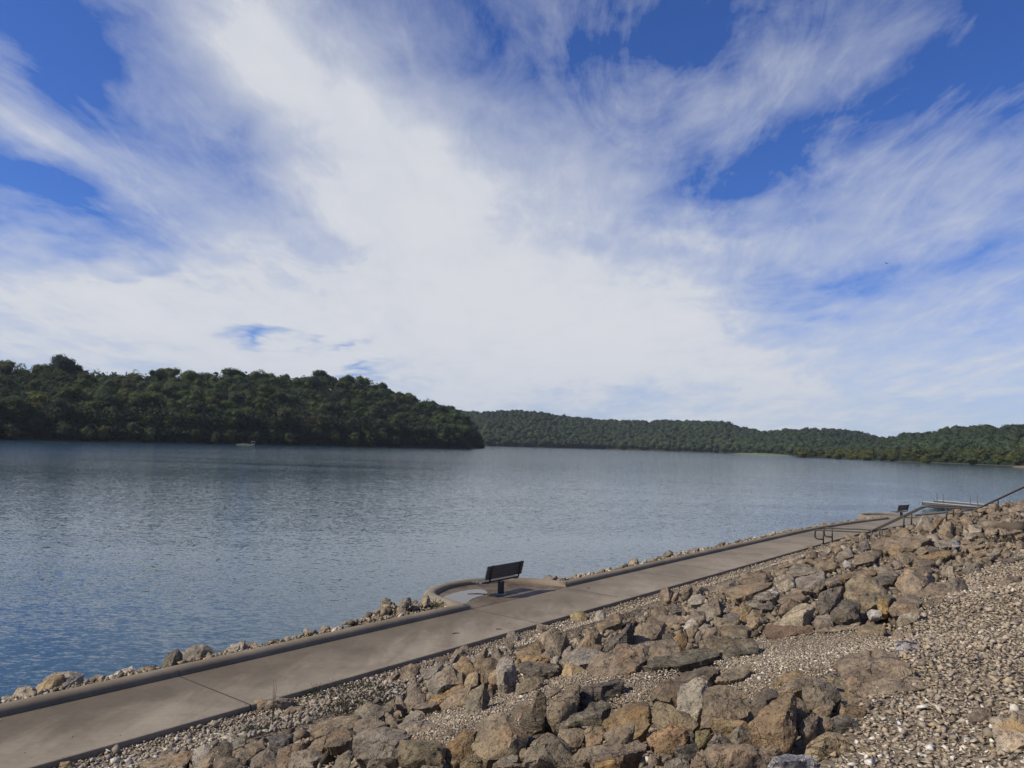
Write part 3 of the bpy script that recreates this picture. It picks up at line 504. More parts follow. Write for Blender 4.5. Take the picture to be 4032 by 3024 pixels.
('stone','grey diamond-shaped stone, beside the dark speckled rock','palegrey',0.21,(4.74,15.05,2.41),'-9,10,12 11,9,18 6,-16,9 -6,-16,8 1,6,9 -2,7,12 -3,22,6 8,-4,5 -9,-9,0 3,-9,0'),
('rock','small dark grey rock in front of the dark speckled rock with white flecks','darkgrey',0.32,(4.81,14.38,2.49),'-14,17,13 10,17,16 15,-5,15 6,-23,13 -20,-23,12 1,-8,15 10,2,15 -4,36,4 18,14,7 -11,-4,5 -14,-12,0 4,-12,1'),
('rock','dark speckled rock with white flecks, downhill of the long rough brown rock','speckled',0.59,(5.61,16.74,2.13),'-24,24,18 2,22,32 25,22,39 33,-2,34 14,-38,31 -14,-54,25 -34,-49,22 -26,23,11 -3,13,22 19,9,29 -7,56,4 33,55,22 20,-5,17 -20,-16,11 -26,-29,0 7,-29,1'),
('rock','mossy low slab, half sunk in gravel behind the big square pitted boulder','olive',0.35,(2.21,7.51,3.17),'-28,-24,14 -7,20,11 8,19,20 20,19,21 20,3,20 4,-25,19 -11,-24,15 4,-1,16 -4,16,15 -20,-13,8 11,30,10 19,14,11 -7,-13,9 -15,-12,0 5,-12,1'),
('rock','pale cream wedge boulder, with a dark end face, above the low dark-red slab','cream',0.55,(4.18,11.17,2.80),'-42,-14,21 -14,16,32 8,25,43 19,25,48 33,25,46 31,11,46 8,-9,38 -5,-39,26 -21,-41,22 -39,-27,20 0,-23,42 -12,-51,33 20,5,48 -24,17,10 20,56,27 39,56,29 17,22,23 -9,-10,12 -30,-22,0 2,-22,1'),
('rock','low dark-red slab, at the upper edge of the fine gravel','darkred',0.63,(3.78,10.47,2.80),'-27,21,23 -13,41,27 0,25,30 24,4,36 33,-14,37 29,-29,35 3,-25,30 -31,-37,25 -38,-18,22 0,-13,31 14,-11,35 -13,40,10 9,45,15 32,5,23 7,-6,18 -24,2,11 -21,-15,0 16,-15,1'),
('rock','dark grey pyramid boulder, with pale blotches, in front of the tallest blocky boulder','darkgrey',0.46,(4.69,10.72,3.02),'-24,0,27 -13,11,33 3,28,40 15,23,42 19,1,39 21,-14,33 9,-21,27 4,-26,23 -18,-27,18 -31,-14,20 -2,-17,37 -21,-29,27 -8,26,16 17,54,25 27,27,25 17,5,17 -6,-1,10 -17,-11,0 9,-11,1'),
('rock','tallest blocky olive-tan boulder, towering over the dark grey pyramid boulder','olive',0.65,(5.32,11.46,3.04),'-36,1,31 -23,30,46 -12,30,56 6,29,60 24,30,56 32,31,44 22,-12,42 22,-36,38 12,-45,33 -5,-46,28 -23,-48,25 -20,-31,31 -38,-16,31 11,4,55 -22,-64,36 -12,37,17 10,66,36 39,66,36 34,24,27 22,-8,21 -6,-12,14 -15,20,18 -29,-26,0 8,-26,1'),
('stone','rounded orange-ochre stone, at the foot of the tallest blocky boulder','ochre',0.18,(5.08,10.51,3.27),'-9,0,15 -3,9,23 3,9,25 9,5,22 5,-9,13 -1,-12,7 -9,-12,7 -4,-5,16 5,0,20 -3,10,10 8,19,18 8,2,9 -4,-2,5 -8,-6,0 2,-6,0'),
('rock','squarish grey boulder with a flat front, beside the rounded orange-ochre stone','greybrown',0.42,(5.23,10.20,3.26),'-28,-6,17 -17,8,24 2,23,31 16,27,34 21,15,34 22,-3,31 8,-30,22 3,-28,20 -16,-18,17 -34,-22,16 -25,-10,25 -1,-18,30 8,-24,31 -11,17,8 17,47,18 31,39,21 15,-6,13 -3,5,9 -16,-7,0 8,-7,1'),
('rock','dark upright slab, behind the dark grey pyramid boulder','darkgrey',0.39,(4.74,11.44,2.98),'-25,-15,22 -9,18,39 8,18,45 33,17,53 34,18,42 -4,-18,26 -11,-28,15 -26,-28,15 -11,5,43 -26,-36,21 -12,7,15 18,40,32 38,40,30 -2,-7,10 -14,-15,0 8,-15,1'),
('stone','lumpy brown double-knob rock, between the pale cream wedge and the dark grey pyramid','greybrown',0.29,(4.23,10.38,3.02),'-17,2,18 -6,13,25 9,12,29 12,6,27 6,-5,21 10,-12,19 -1,-19,12 -19,-19,11 -9,-12,22 -6,18,11 15,28,19 11,12,14 4,-3,7 -13,-10,0 3,-10,0'),
('rock','medium-sized flat tan rock beside the lumpy brown double-knob rock','tan',0.54,(4.28,10.08,2.98),'-29,6,17 -11,-1,22 17,4,29 30,0,32 18,-26,29 1,-20,25 -25,-13,21 -6,-6,24 -10,5,24 -15,23,7 21,21,17 20,-9,18 -13,4,11 -14,6,0 17,6,1'),
('rock','tan log-like rock, at the upper edge of the gravel, under the white chalky stone','tanyellow',0.35,(4.42,9.41,3.21),'-15,11,14 -7,17,17 5,7,19 11,-1,20 11,-14,20 5,-29,18 4,-22,14 -15,-8,12 -20,2,11 -1,-25,20 -2,31,5 14,26,9 17,6,10 10,-3,7 -6,21,3 -15,-10,0 5,-10,1'),
('stone','white chalky stone, in front of the rounded orange-ochre stone','white',0.21,(4.93,10.43,3.24),'-12,3,11 -4,6,14 6,1,15 6,-7,12 6,-10,9 -8,-7,8 -5,-6,12 3,-5,14 -4,15,5 10,13,9 9,2,4 -9,-3,0 3,-3,0'),
('stone','small black-and-white stone, leaning on the tallest blocky boulder','whiteblack',0.13,(5.10,11.21,3.23),'-7,3,12 0,5,17 5,5,17 4,-4,11 1,-10,5 -5,-7,7 0,-4,12 -2,2,13 -2,10,9 8,12,13 3,-3,4 -7,-5,0 0,-5,0'),
('rock','grey rock with a pale flat top, behind the dark upright slab','grey',0.66,(6.69,16.91,2.34),'-35,29,32 -2,28,43 29,27,52 36,28,42 17,-33,39 4,-57,32 -30,-52,25 -32,-7,25 10,-24,44 -11,66,16 40,65,33 26,4,24 -13,-15,14 -38,-30,0 0,-30,1'),
('rock','white-blotched rock, beside the grey rock with a pale flat top','speckledpale',0.57,(6.65,18.48,2.11),'-29,16,30 -8,15,46 18,15,41 26,16,30 7,-64,31 -14,-54,22 -21,8,16 7,6,28 19,9,35 -11,48,17 27,47,25 12,-32,20 -5,40,5 -30,-34,0 2,-35,1'),
('boulder','large grey boulder behind the grey rock with a pale flat top','grey',0.80,(8.47,22.26,1.74),'-30,36,31 -15,35,49 16,35,52 40,16,45 25,-61,42 -17,-63,30 -53,-63,29 24,8,43 -4,81,14 33,80,31 32,-16,25 -30,-18,15 -33,-35,0 12,-35,1'),
('rock','medium-sized brown rock in front of the white-blotched rock','brown',0.61,(6.15,16.35,2.30),'-48,-23,22 -3,43,24 16,5,31 21,-23,31 5,-23,24 -2,-19,29 11,-16,31 -27,11,10 26,40,16 15,11,11 -23,-2,0 11,-3,1'),
('rock','medium-sized brown rock behind the dull red rock','brown',0.56,(5.59,15.26,2.37),'-34,-5,19 -14,30,23 28,26,31 29,-11,29 6,-31,25 -35,-39,21 -11,-10,25 13,-3,28 -16,26,6 35,58,15 14,0,13 -23,-20,0 9,-20,1'),
('rock','dull red rock, directly behind the pale cream wedge boulder','reddish',0.41,(4.56,12.62,2.76),'-33,-34,15 -5,16,21 10,15,31 32,15,26 11,-3,20 -19,-34,16 8,9,18 -7,11,22 -21,-12,8 18,38,18 17,20,10 -17,-20,0 6,-21,1'),
('rock','small grey-brown rock in front of the rough brown rock with a dark underside','greybrown',0.34,(6.86,16.40,2.57),'-16,6,17 3,19,25 15,9,26 15,-13,21 -7,-19,14 -21,-22,13 -8,-8,20 7,-5,23 -4,26,10 20,28,16 1,0,8 -13,-10,0 6,-11,1'),
('boulder','large flat brown boulder between the tallest blocky olive-tan boulder and the white stone','brown',0.90,(7.52,16.62,2.50),'-52,12,31 -5,32,40 29,33,46 48,7,51 26,-43,48 -3,-28,41 -52,-37,33 -1,-21,44 18,-19,49 -27,40,16 38,60,28 29,-16,31 -32,-9,20 -34,-6,0 18,-6,2'),
('rock','large tan slab boulder, behind the boulder with a jet-black underside','tan',0.66,(6.42,12.25,3.18),'-25,20,22 -11,19,44 3,18,48 31,19,45 53,19,36 24,-3,30 -9,-36,27 -33,-61,25 -27,-9,22 -9,-29,29 -14,5,28 -7,40,11 15,39,32 55,40,23 0,-16,17 -12,11,13 -36,-38,0 2,-38,1'),
('rock','brown boulder with a jet-black underside, where the pile meets the coarse gravel','brown',0.48,(5.98,10.93,3.31),'-27,5,21 -7,22,23 7,22,33 25,22,36 35,22,29 16,-20,28 2,-39,26 -19,-32,21 -36,-37,18 -35,-13,19 -14,-24,27 20,3,31 -6,32,10 22,49,19 45,49,16 12,-12,16 -18,-10,10 -26,-20,0 2,-20,1'),
('stone','grey-brown lump half sunk in gravel, beside the boulder with a jet-black underside','greybrown',0.27,(6.26,10.86,3.48),'-10,8,19 -8,7,28 6,7,31 15,7,26 18,1,15 -6,-24,12 -19,-25,10 -9,2,11 -3,-2,25 2,23,12 15,22,22 23,17,9 -9,-10,7 -15,-16,0 0,-16,0'),
('stone','tiny pale stone behind the grey-brown lump half sunk in gravel','pale',0.16,(7.65,13.43,3.36),'-11,-3,8 -4,5,20 6,5,22 11,4,17 0,-14,6 1,-1,14 -2,4,17 -4,6,6 10,15,16 3,-5,5 -10,-8,0 0,-8,0'),
('rock','small grey rock in front of the flat pale wedge with a dark underside','grey',0.37,(7.90,13.21,3.36),'-21,0,18 12,13,31 22,8,32 9,-19,18 -11,-18,14 -25,-10,13 -4,-12,27 -4,21,11 31,29,22 1,2,8 -14,-6,0 6,-6,1'),
('boulder','striped rust-brown log rock, lying along the pile near the upper gravel','orangebrown',0.76,(10.19,18.42,2.75),'-40,19,30 7,16,43 42,6,51 26,-22,44 8,-34,38 -11,-36,29 -31,-20,29 -51,-2,26 -11,-30,38 10,-20,43 -6,62,15 57,49,32 26,9,22 -4,23,15 -33,-10,0 11,-10,1'),
('rock','medium-sized grey-brown rock in front of the largest rough brown boulder of the far pile','greybrown',0.43,(9.76,18.95,2.75),'-18,18,30 13,17,35 27,10,31 11,-22,24 -16,-34,16 -16,7,17 -8,-23,24 1,42,20 35,34,21 -4,-10,10 -24,-19,0 0,-19,1'),
('rock','medium-sized brown rock beside the striped rust-brown log rock','brown',0.47,(9.22,17.22,2.89),'-15,18,15 -14,16,29 17,17,28 33,4,24 -17,-47,20 -36,-41,17 5,5,20 18,12,24 4,44,6 30,43,16 -5,-20,12 -24,-25,0 3,-25,1'),
('stone','small dark grey stone between the large tan slab boulder and the striped rust-brown log rock','darkgrey',0.20,(7.76,14.43,3.23),'-8,8,11 -2,7,16 15,7,18 -4,-17,8 -9,-17,8 -3,-1,11 6,2,14 1,19,6 19,18,12 -3,-6,5 -11,-10,0 0,-10,0'),
('stone','white-and-black flint rock, lying at the edge of the coarse gravel','whiteblack',0.24,(3.61,7.04,3.62),'-15,-5,10 -5,13,13 5,13,15 17,7,15 12,-6,14 7,-12,12 -11,-17,10 -15,-13,9 -9,-1,14 -5,8,4 13,26,7 16,7,7 -3,-3,4 -10,-8,0 4,-8,0'),
('stone','tiny tan stone behind the white-and-black flint rock','tan',0.17,(4.02,8.03,3.50),'-10,-3,5 0,9,14 7,9,15 4,-15,9 -5,-12,7 0,-1,9 -3,7,2 11,19,8 -1,-2,3 -6,-6,0 4,-6,0'),
('stone','tiny grey-brown stone between the speckled tan rock and the white-and-black flint rock','greybrown',0.15,(4.31,8.35,3.50),'-9,1,5 5,7,10 8,0,9 -8,-11,6 -1,-3,8 4,1,9 -3,9,1 11,9,5 -8,-6,0 1,-6,0'),
('stone','speckled tan rock, in front of the squarish grey boulder with a flat front','speckledtan',0.27,(4.72,9.18,3.40),'-13,6,9 -4,10,19 19,9,26 14,-2,19 4,-13,16 -22,-23,11 0,5,15 -4,7,18 -5,15,5 21,18,18 6,-5,11 -16,-14,0 0,-14,0'),
('stone','small flat brown stone in front of the brown boulder with a jet-black underside','brown',0.26,(5.47,9.98,3.47),'-12,7,9 7,15,16 20,15,19 7,-12,16 -11,-16,11 -19,-16,10 -1,-5,14 7,0,16 -4,15,5 22,23,12 -6,-8,7 -12,-8,0 2,-8,0'),
('stone','tiny grey-green stone in front of the brown boulder with a jet-black underside','greygreen',0.10,(5.03,9.21,3.53),'-4,3,5 2,6,9 4,-1,7 2,-6,4 -5,-6,4 -2,-2,6 2,-1,7 0,8,3 6,5,5 -2,0,2 -4,-3,0 1,-3,0'),
('rock','flat purplish slab in the upper gravel, near the edge of view','purplegrey',0.43,(8.61,13.25,3.54),'-24,-3,15 -5,3,19 25,8,26 24,-5,25 -8,-12,18 -24,-15,15 -2,-10,20 -9,5,21 -11,10,8 29,21,17 1,1,11 -10,-1,0 14,-1,1'),
('rock','small flat brown rock in front of the flat purplish slab in the upper gravel','brown',0.38,(6.75,10.44,3.69),'-18,7,8 -1,6,19 27,6,22 27,7,17 2,7,11 -44,-40,14 -3,4,14 12,2,17 -6,19,2 29,18,13 10,19,4 -29,-27,0 -7,-27,1'),
('stone','tiny brown stone in front of the flat pale wedge with a dark underside','brown',0.18,(6.60,10.66,3.63),'-10,2,9 3,2,14 9,2,12 -3,-20,7 -5,3,5 1,-1,9 6,0,11 -1,13,5 14,13,7 3,13,2 -14,-14,0 -4,-14,0'),
('rock','biggest flat tan slab, sunk in the gravel beside a black cavity','tan',0.64,(2.88,6.07,3.49),'-23,29,25 -19,29,31 -11,29,35 1,29,38 15,29,39 29,29,39 27,6,36 23,-20,36 21,-41,36 17,-50,35 2,-49,32 -16,-49,28 -29,-39,25 -35,-25,24 -30,2,25 -18,14,29 10,4,35 -6,49,10 4,49,18 25,49,21 32,26,20 23,-21,23 7,-29,20 -17,-19,14 -14,22,11 -28,-27,0 10,-27,1'),
('rock','spade-shaped orange-brown slab, standing over a black hollow','rustbrown',0.32,(1.86,5.27,3.38),'-23,1,25 -7,12,35 7,18,42 15,17,44 6,-1,32 7,-5,29 8,-11,26 7,-14,23 1,-19,17 -3,-20,15 -9,-18,15 -18,-6,22 3,-5,37 -8,-16,26 -12,19,14 14,37,27 11,18,20 13,8,16 6,0,9 -2,0,8 -17,-8,0 1,-8,1'),
('stone','dark brown slab side, right behind the spade-shaped orange slab','darkbrown',0.19,(2.09,5.59,3.47),'-3,10,24 3,6,23 7,2,22 7,-4,18 -3,-11,10 -6,-13,8 -10,-6,12 -4,-6,18 4,-2,21 2,21,16 10,12,15 1,0,6 -4,4,7 -6,-6,0 3,-6,0'),
('stone','small orange-brown stone behind the dark brown slab side','orangebrown',0.26,(2.39,6.61,3.40),'-15,-3,12 -9,3,14 4,14,18 13,9,21 14,-4,20 5,-7,17 -3,-18,11 -19,-18,11 -2,-11,17 -6,5,16 -7,12,5 10,29,9 17,11,12 2,-3,5 -10,-9,0 5,-9,0'),
('rock','small tan rock behind the rounded grey-brown hump','tan',0.33,(2.37,6.35,3.41),'-20,0,13 -1,6,20 11,8,24 17,0,24 10,-11,20 1,-11,18 -9,-13,14 -22,-15,14 -7,-9,19 7,-7,22 -9,19,4 17,27,12 14,8,10 -1,5,6 -12,-3,0 6,-3,1'),
('stone','rounded grey-brown hump, below the black cavity of the biggest flat slab','greybrown',0.23,(2.31,5.81,3.50),'-11,2,16 -8,8,20 2,6,22 7,0,20 10,-11,14 6,-11,13 0,-8,13 -10,-11,10 -10,-4,13 -2,-9,17 4,-5,19 -4,15,9 7,19,13 12,2,8 4,4,7 -4,9,7 -7,-4,0 6,-4,0'),
('stone','small dark grey stone between the rounded grey-brown hump and the small yellow stone','darkgrey',0.22,(2.43,5.91,3.53),'-10,3,18 -7,9,21 -2,9,22 4,1,21 7,-9,16 9,-12,14 -1,-15,9 -4,-5,16 -8,-6,21 -2,16,11 4,21,14 10,4,10 3,-3,5 -8,-7,0 4,-7,0'),
('stone','small yellow stone, against the corner of the biggest flat slab','yellow',0.06,(2.63,6.31,3.60),'-3,2,5 2,1,6 2,-2,5 -3,-4,3 0,-2,5 1,-1,6 -1,6,3 3,2,3 -3,-1,0 1,-2,0'),
('stone','bluish-grey rounded rock, at the gravel edge, above the yellow-brown nose boulder','bluegrey',0.18,(2.26,5.21,3.56),'-10,1,13 -4,3,16 4,2,17 7,-2,15 7,-7,11 3,-8,8 -6,-8,8 -11,-3,10 -2,-8,16 -3,12,7 8,12,10 10,4,6 -1,3,3 -6,-1,0 5,-1,0'),
('stone','tiny tan stone in front of the dark brown slab side','tan',0.14,(2.05,5.29,3.52),'-8,-1,11 -1,2,15 5,5,19 9,2,18 5,-2,13 2,-7,9 -5,-8,6 -8,-5,8 0,-5,13 -4,0,15 -4,7,6 8,13,12 7,6,9 -1,0,3 -5,-3,0 3,-3,0'),
('stone','tiny tan stone beside the bluish-grey rounded rock','tan',0.08,(2.17,5.32,3.58),'-3,4,10 4,1,10 3,-4,6 1,-5,4 -5,-1,6 -2,-3,7 2,-1,9 0,9,6 4,1,3 -2,4,3 -3,-2,0 2,-2,0'),
('rock','yellow-brown nose boulder, poking out of the coarse gravel next to the black hollow','ochrebrown',0.30,(2.03,4.90,3.46),'-20,-6,15 -15,-1,19 -7,4,24 1,6,27 6,3,27 10,-3,24 13,-9,21 12,-11,19 4,-13,16 -7,-12,14 -8,-6,17 -7,-10,27 -12,-16,22 -9,12,5 2,22,12 13,21,14 17,8,10 9,4,7 0,11,7 -10,-1,0 8,-1,1'),
('stone','bluish-white rock with an orange stain, at the bottom edge beside the coarse gravel','bluewhite',0.29,(1.74,4.75,3.43),'-19,-8,13 -15,-2,17 -10,0,21 -3,0,22 11,-2,23 13,-6,19 13,-8,14 -15,-11,22 3,-14,24 -10,8,4 -2,17,10 15,14,12 16,8,5 -8,2,0 9,2,0'),
('stone','tiny upright tan stone behind the bluish-grey rounded rock','tan',0.08,(2.37,5.49,3.61),'-4,-1,5 -1,3,11 2,0,8 2,-4,4 -3,-3,3 -1,-3,7 1,-1,8 -1,3,3 4,5,5 -1,1,2 -2,-1,0 2,-1,0'),
('stone','tiny tan stone behind the bluish-grey rounded rock','tan',0.15,(2.42,5.39,3.60),'-7,4,13 -1,4,14 4,0,13 7,-3,12 3,-5,9 -1,-7,7 -6,-6,7 -8,-1,10 -1,-8,12 -1,12,7 7,9,8 6,3,5 -1,3,3 -5,-2,0 3,-2,0'),
('stone','tiny grey-brown stone between the biggest flat tan slab and the bluish-grey rounded rock','greybrown',0.07,(2.52,5.46,3.65),'-4,0,6 0,2,10 3,1,9 3,-2,6 -1,-4,3 -2,-2,4 -1,-3,8 -1,4,4 4,5,6 1,0,2 -3,-1,0 1,-1,0'),
('stone','tiny tan stone in front of the rounded grey-brown hump','tan',0.14,(2.26,5.58,3.55),'-8,1,9 2,3,12 8,0,13 4,-6,8 -3,-6,6 -7,-3,7 -3,-4,10 3,-3,11 -3,9,4 9,9,7 0,2,3 -5,-1,0 3,-1,0'),
('stone','tiny brown stone between the biggest flat tan slab and the bluish-grey rounded rock','brown',0.12,(2.52,5.66,3.61),'-6,1,8 -3,3,10 7,-1,10 3,-5,5 -5,-5,5 -1,-4,8 2,-3,9 -2,8,4 8,6,5 -2,2,2 -3,-1,0 3,-1,0'),
('stone','tiny pale grey stone in front of the yellow-brown nose boulder','palegrey',0.09,(1.92,4.82,3.56),'-5,-2,4 -2,1,7 4,0,8 5,-2,6 -2,-4,4 -2,-3,6 -2,-1,7 -2,3,2 5,5,4 0,1,1 -2,-1,0 3,-1,0'),
('stone','tiny tan stone behind the white corner stone','tan',0.09,(2.19,4.77,3.62),'-5,0,6 -2,2,8 4,-1,7 3,-4,5 -4,-3,4 -1,-3,7 2,-2,7 -2,6,2 6,4,4 -1,2,1 -3,0,0 2,0,0'),
('stone','white corner stone, at the bottom edge of the coarse gravel','white',0.06,(1.98,4.60,3.60),'-4,-2,3 0,2,6 1,0,5 3,-2,3 -1,-2,4 1,-1,5 -2,1,1 2,3,2 -1,0,0 2,0,0'),
('stone','lone brown loaf rock, lying in the coarse gravel near the yellowish slab','brown',0.20,(2.94,4.88,3.74),'-15,-3,9 -8,0,11 3,5,16 11,5,17 10,0,16 6,-6,13 3,-9,11 -5,-9,9 -14,-9,9 -2,-7,13 -5,-1,14 -5,8,3 10,17,8 15,11,8 8,2,5 -6,2,3 -8,-2,0 3,-2,0'),
('stone','cream and ochre flat slab, in the corner of the coarse gravel','creamochre',0.23,(2.81,4.37,3.83),'-7,10,16 0,10,17 7,10,15 10,2,16 1,-17,11 -5,-17,10 -6,-8,11 -5,7,12 -3,-1,13 7,0,16 0,17,9 12,17,8 3,-10,7 -2,-1,7 -13,-9,0 0,-9,0'),
('stone','tiny flat tan stone behind the cream and ochre flat slab','tan',0.12,(2.98,4.57,3.87),'-5,3,7 1,6,11 8,6,12 2,-7,7 -3,-8,5 -6,-3,6 -1,-2,8 3,0,10 -1,6,5 10,10,8 -2,-4,4 -6,-4,0 0,-4,0'),
('stone','tiny purplish-grey stone in front of the cream and ochre flat slab','purplegrey',0.10,(2.59,4.13,3.80),'-6,-1,5 -2,1,7 3,1,9 4,-2,7 3,-4,5 -8,-4,4 -3,-3,7 -3,-1,7 -1,4,2 6,7,4 6,2,2 -3,0,0 3,0,0'),
('stone','tiny tan stone in front of the cream and ochre flat slab','tan',0.07,(2.64,4.26,3.81),'-4,0,3 2,3,7 3,-1,5 2,-3,3 -4,-3,3 -1,-2,5 1,-1,6 -1,3,1 4,3,3 -1,1,1 -2,0,0 1,0,0'),
('stone','tiny brown stone behind the cream and ochre flat slab','brown',0.08,(3.02,4.75,3.84),'-6,-2,4 -2,2,7 4,2,8 4,-1,6 -1,-3,4 -3,-3,3 -2,-2,6 1,-1,7 -2,3,2 6,6,5 2,1,2 -3,-1,0 2,-1,0'),
('rock','pale grey angular boulder, the lightest big rock of the lower pile','palegrey',0.30,(1.59,6.57,3.15),'-16,-6,17 -12,11,23 -9,10,32 1,10,37 10,10,40 16,10,37 18,10,33 12,5,30 5,-15,21 3,-21,19 -5,-26,13 -8,-19,15 -14,-12,16 5,-4,32 -3,-10,27 -15,-16,21 -9,11,9 -2,28,20 13,27,27 19,28,21 8,2,14 -1,-9,8 -7,5,9 -11,-15,0 4,-15,0'),
('rock','big square pitted brown boulder, beside the pale grey angular boulder','brown',0.37,(1.70,6.13,3.22),'-17,-3,21 -10,19,28 -8,21,33 8,21,36 23,1,36 21,-10,32 17,-20,26 11,-21,24 -8,-14,21 -14,-23,16 -24,-23,16 -6,5,33 -13,-20,25 -7,18,11 1,42,18 24,23,22 18,1,15 -1,7,11 -15,-2,7 -11,-10,0 10,-10,1'),
('rock','dark brown rounded slab, running behind the pale grey angular boulder','darkbrown',0.64,(1.72,7.64,2.86),'-35,-12,22 -27,5,25 -11,16,31 7,23,36 25,32,40 49,21,45 41,-3,45 29,-11,41 -7,-42,28 -26,-29,24 -35,-23,21 -22,-25,32 -24,8,10 -3,36,15 26,52,21 38,17,27 -3,-22,16 -24,-4,10 -18,-20,0 19,-20,1'),
('stone','small olive-brown stone between the big orange-stained boulder and the ochre-brown rock with a dark pit','olive',0.21,(1.33,6.53,3.12),'-9,8,14 -5,8,22 6,8,21 14,0,19 9,-20,12 -2,-18,10 -7,-8,10 -9,2,11 -3,-4,15 -5,6,16 -4,21,7 8,20,12 9,-8,7 -3,4,4 -6,-10,0 6,-10,0'),
('stone','ochre-brown rock with a dark pit, below the pale grey angular boulder','ochrebrown',0.17,(1.43,6.14,3.24),'-8,-1,9 -6,9,16 0,9,15 6,1,14 9,-10,11 4,-11,8 -3,-8,8 -7,-5,8 -3,-2,14 -4,9,4 3,19,8 9,0,6 0,1,4 -4,-5,0 5,-5,0'),
('stone','vivid orange boulder, above the blue-grey angular block','rust',0.27,(1.20,5.67,3.22),'-16,6,14 -3,12,19 6,12,22 14,4,23 13,-8,20 10,-12,18 -3,-19,12 -9,-14,12 -15,-1,14 9,-10,25 -4,-20,19 -9,21,5 9,27,11 13,7,10 0,-3,5 -9,15,5 -11,-9,0 5,-9,0'),
('stone','tiny upright dark grey stone beside the mustard-yellow stained rock','darkgrey',0.11,(1.34,5.63,3.32),'-2,6,13 4,3,13 3,-6,7 -4,-7,5 -3,-2,8 0,-4,10 -2,0,11 0,12,8 4,0,4 -1,4,5 -2,-3,0 2,-3,0'),
('stone','mustard-yellow stained rock, between the vivid orange boulder and the charcoal wedge','mustard',0.11,(1.40,5.52,3.35),'-4,5,13 6,4,15 7,-1,12 0,-5,7 -5,-7,5 -6,-2,8 -2,-3,10 3,-1,12 -2,12,8 7,5,8 -3,-1,3 -3,-3,0 3,-3,0'),
('stone','blue-grey angular block, below the vivid orange boulder','bluegrey',0.17,(1.24,5.33,3.32),'-9,1,11 -5,3,13 8,2,16 9,-4,13 4,-8,9 1,-9,8 -6,-3,10 -7,-6,14 -5,11,5 9,11,8 5,2,4 -2,6,4 -5,-3,0 4,-3,0'),
('stone','tiny grey stone between the charcoal wedge rock and the mustard-yellow stained rock','grey',0.20,(1.50,5.46,3.35),'-11,-3,9 -3,2,14 2,3,16 5,-3,13 10,-8,9 2,-7,10 -9,-5,9 -1,-9,15 -6,8,3 5,14,8 10,3,3 -4,6,3 -5,-1,0 6,-1,0'),
('stone','charcoal wedge rock, leaning above the wide grey-tan boulder','darkgrey',0.22,(1.63,5.40,3.38),'-9,-1,14 -5,1,16 1,4,20 7,-3,16 12,-12,12 -6,-9,10 -9,-5,11 -6,-9,19 -4,12,6 5,17,10 13,1,5 -4,8,4 -3,-2,0 9,-2,0'),
('stone','small tan stone beside the charcoal wedge rock','tan',0.22,(1.62,5.73,3.33),'-15,-7,9 -3,3,13 5,3,15 12,-3,15 4,-8,11 -3,-7,10 -6,-4,10 -4,-6,13 5,-5,15 -8,5,3 8,16,7 7,4,5 -1,9,3 -6,0,0 6,0,0'),
('rock','wide grey-tan boulder, along the bottom edge next to the bluish-white rock','greybrown',0.44,(1.53,5.03,3.29),'-25,3,24 -19,6,27 -3,1,29 12,0,32 18,-5,30 20,-10,27 21,-12,26 14,-15,21 -22,-15,20 -23,-3,22 7,-21,31 -7,-13,32 -21,-14,29 -12,28,8 6,26,12 22,20,14 24,13,11 -11,10,6 -13,0,0 13,0,1'),
('stone','tiny grey stone in front of the blue-grey angular block','grey',0.16,(1.14,5.13,3.33),'-11,-7,7 -8,1,10 -2,3,12 5,2,14 7,-3,11 7,-7,8 3,-7,14 -7,2,2 0,12,6 7,6,5 -5,-1,0 4,-1,0'),
('stone','tiny brown stone in front of the vivid orange boulder','brown',0.10,(1.10,5.31,3.32),'-6,-5,4 -4,3,8 -1,4,9 6,0,9 4,-3,7 -2,-4,5 0,-3,8 2,-1,8 -4,0,2 1,10,5 4,2,4 -3,-2,0 3,-2,0'),
('stone','tiny upright brown stone in front of the vivid orange boulder','brown',0.10,(1.00,5.26,3.31),'-3,1,8 0,4,12 4,4,12 4,-4,8 -3,-8,5 -1,-2,9 -1,2,10 -1,7,5 5,10,8 -2,-2,3 -2,-5,0 2,-5,0'),
('stone','tiny brown stone beside the blue-grey angular block','brown',0.10,(1.32,5.21,3.38),'-7,-1,6 0,3,10 5,0,9 4,-4,6 0,-4,5 -6,-2,5 0,-3,7 2,-2,8 -4,5,2 5,6,5 1,2,2 -4,-1,0 2,-1,0'),
('stone','tiny tan stone in front of the blue-grey angular block','tan',0.13,(1.27,5.06,3.38),'-9,-5,6 -5,4,9 2,1,9 6,-1,9 3,-5,6 -2,-3,8 3,-2,9 -5,2,2 4,8,4 4,2,2 -4,0,0 3,0,0'),
('stone','mossy dark brown rock, between the square pitted boulder and the spade-shaped slab','darkbrown',0.23,(1.97,5.93,3.39),'-13,-2,16 -5,7,22 4,11,27 11,3,26 13,-3,24 -4,-13,13 -10,-16,10 -2,-9,23 -6,11,10 8,24,17 14,10,16 -5,-4,6 -9,-8,0 4,-9,0'),
('stone','tiny tan stone behind the bluish-white rock with an orange stain','tan',0.13,(1.75,5.08,3.47),'-6,1,8 -1,3,10 2,-1,9 6,-5,8 -1,-6,6 -4,-1,8 -3,-4,9 3,-3,10 -2,9,3 4,7,4 1,2,2 -4,-1,0 4,-1,0'),
('stone','tiny orange-brown stone beside the wide grey-tan boulder','orangebrown',0.17,(1.38,4.98,3.39),'-11,-5,7 -6,2,10 -2,2,11 7,-3,11 7,-6,8 0,-6,11 3,-4,11 -7,4,2 1,11,5 8,4,3 -5,0,0 4,0,0'),
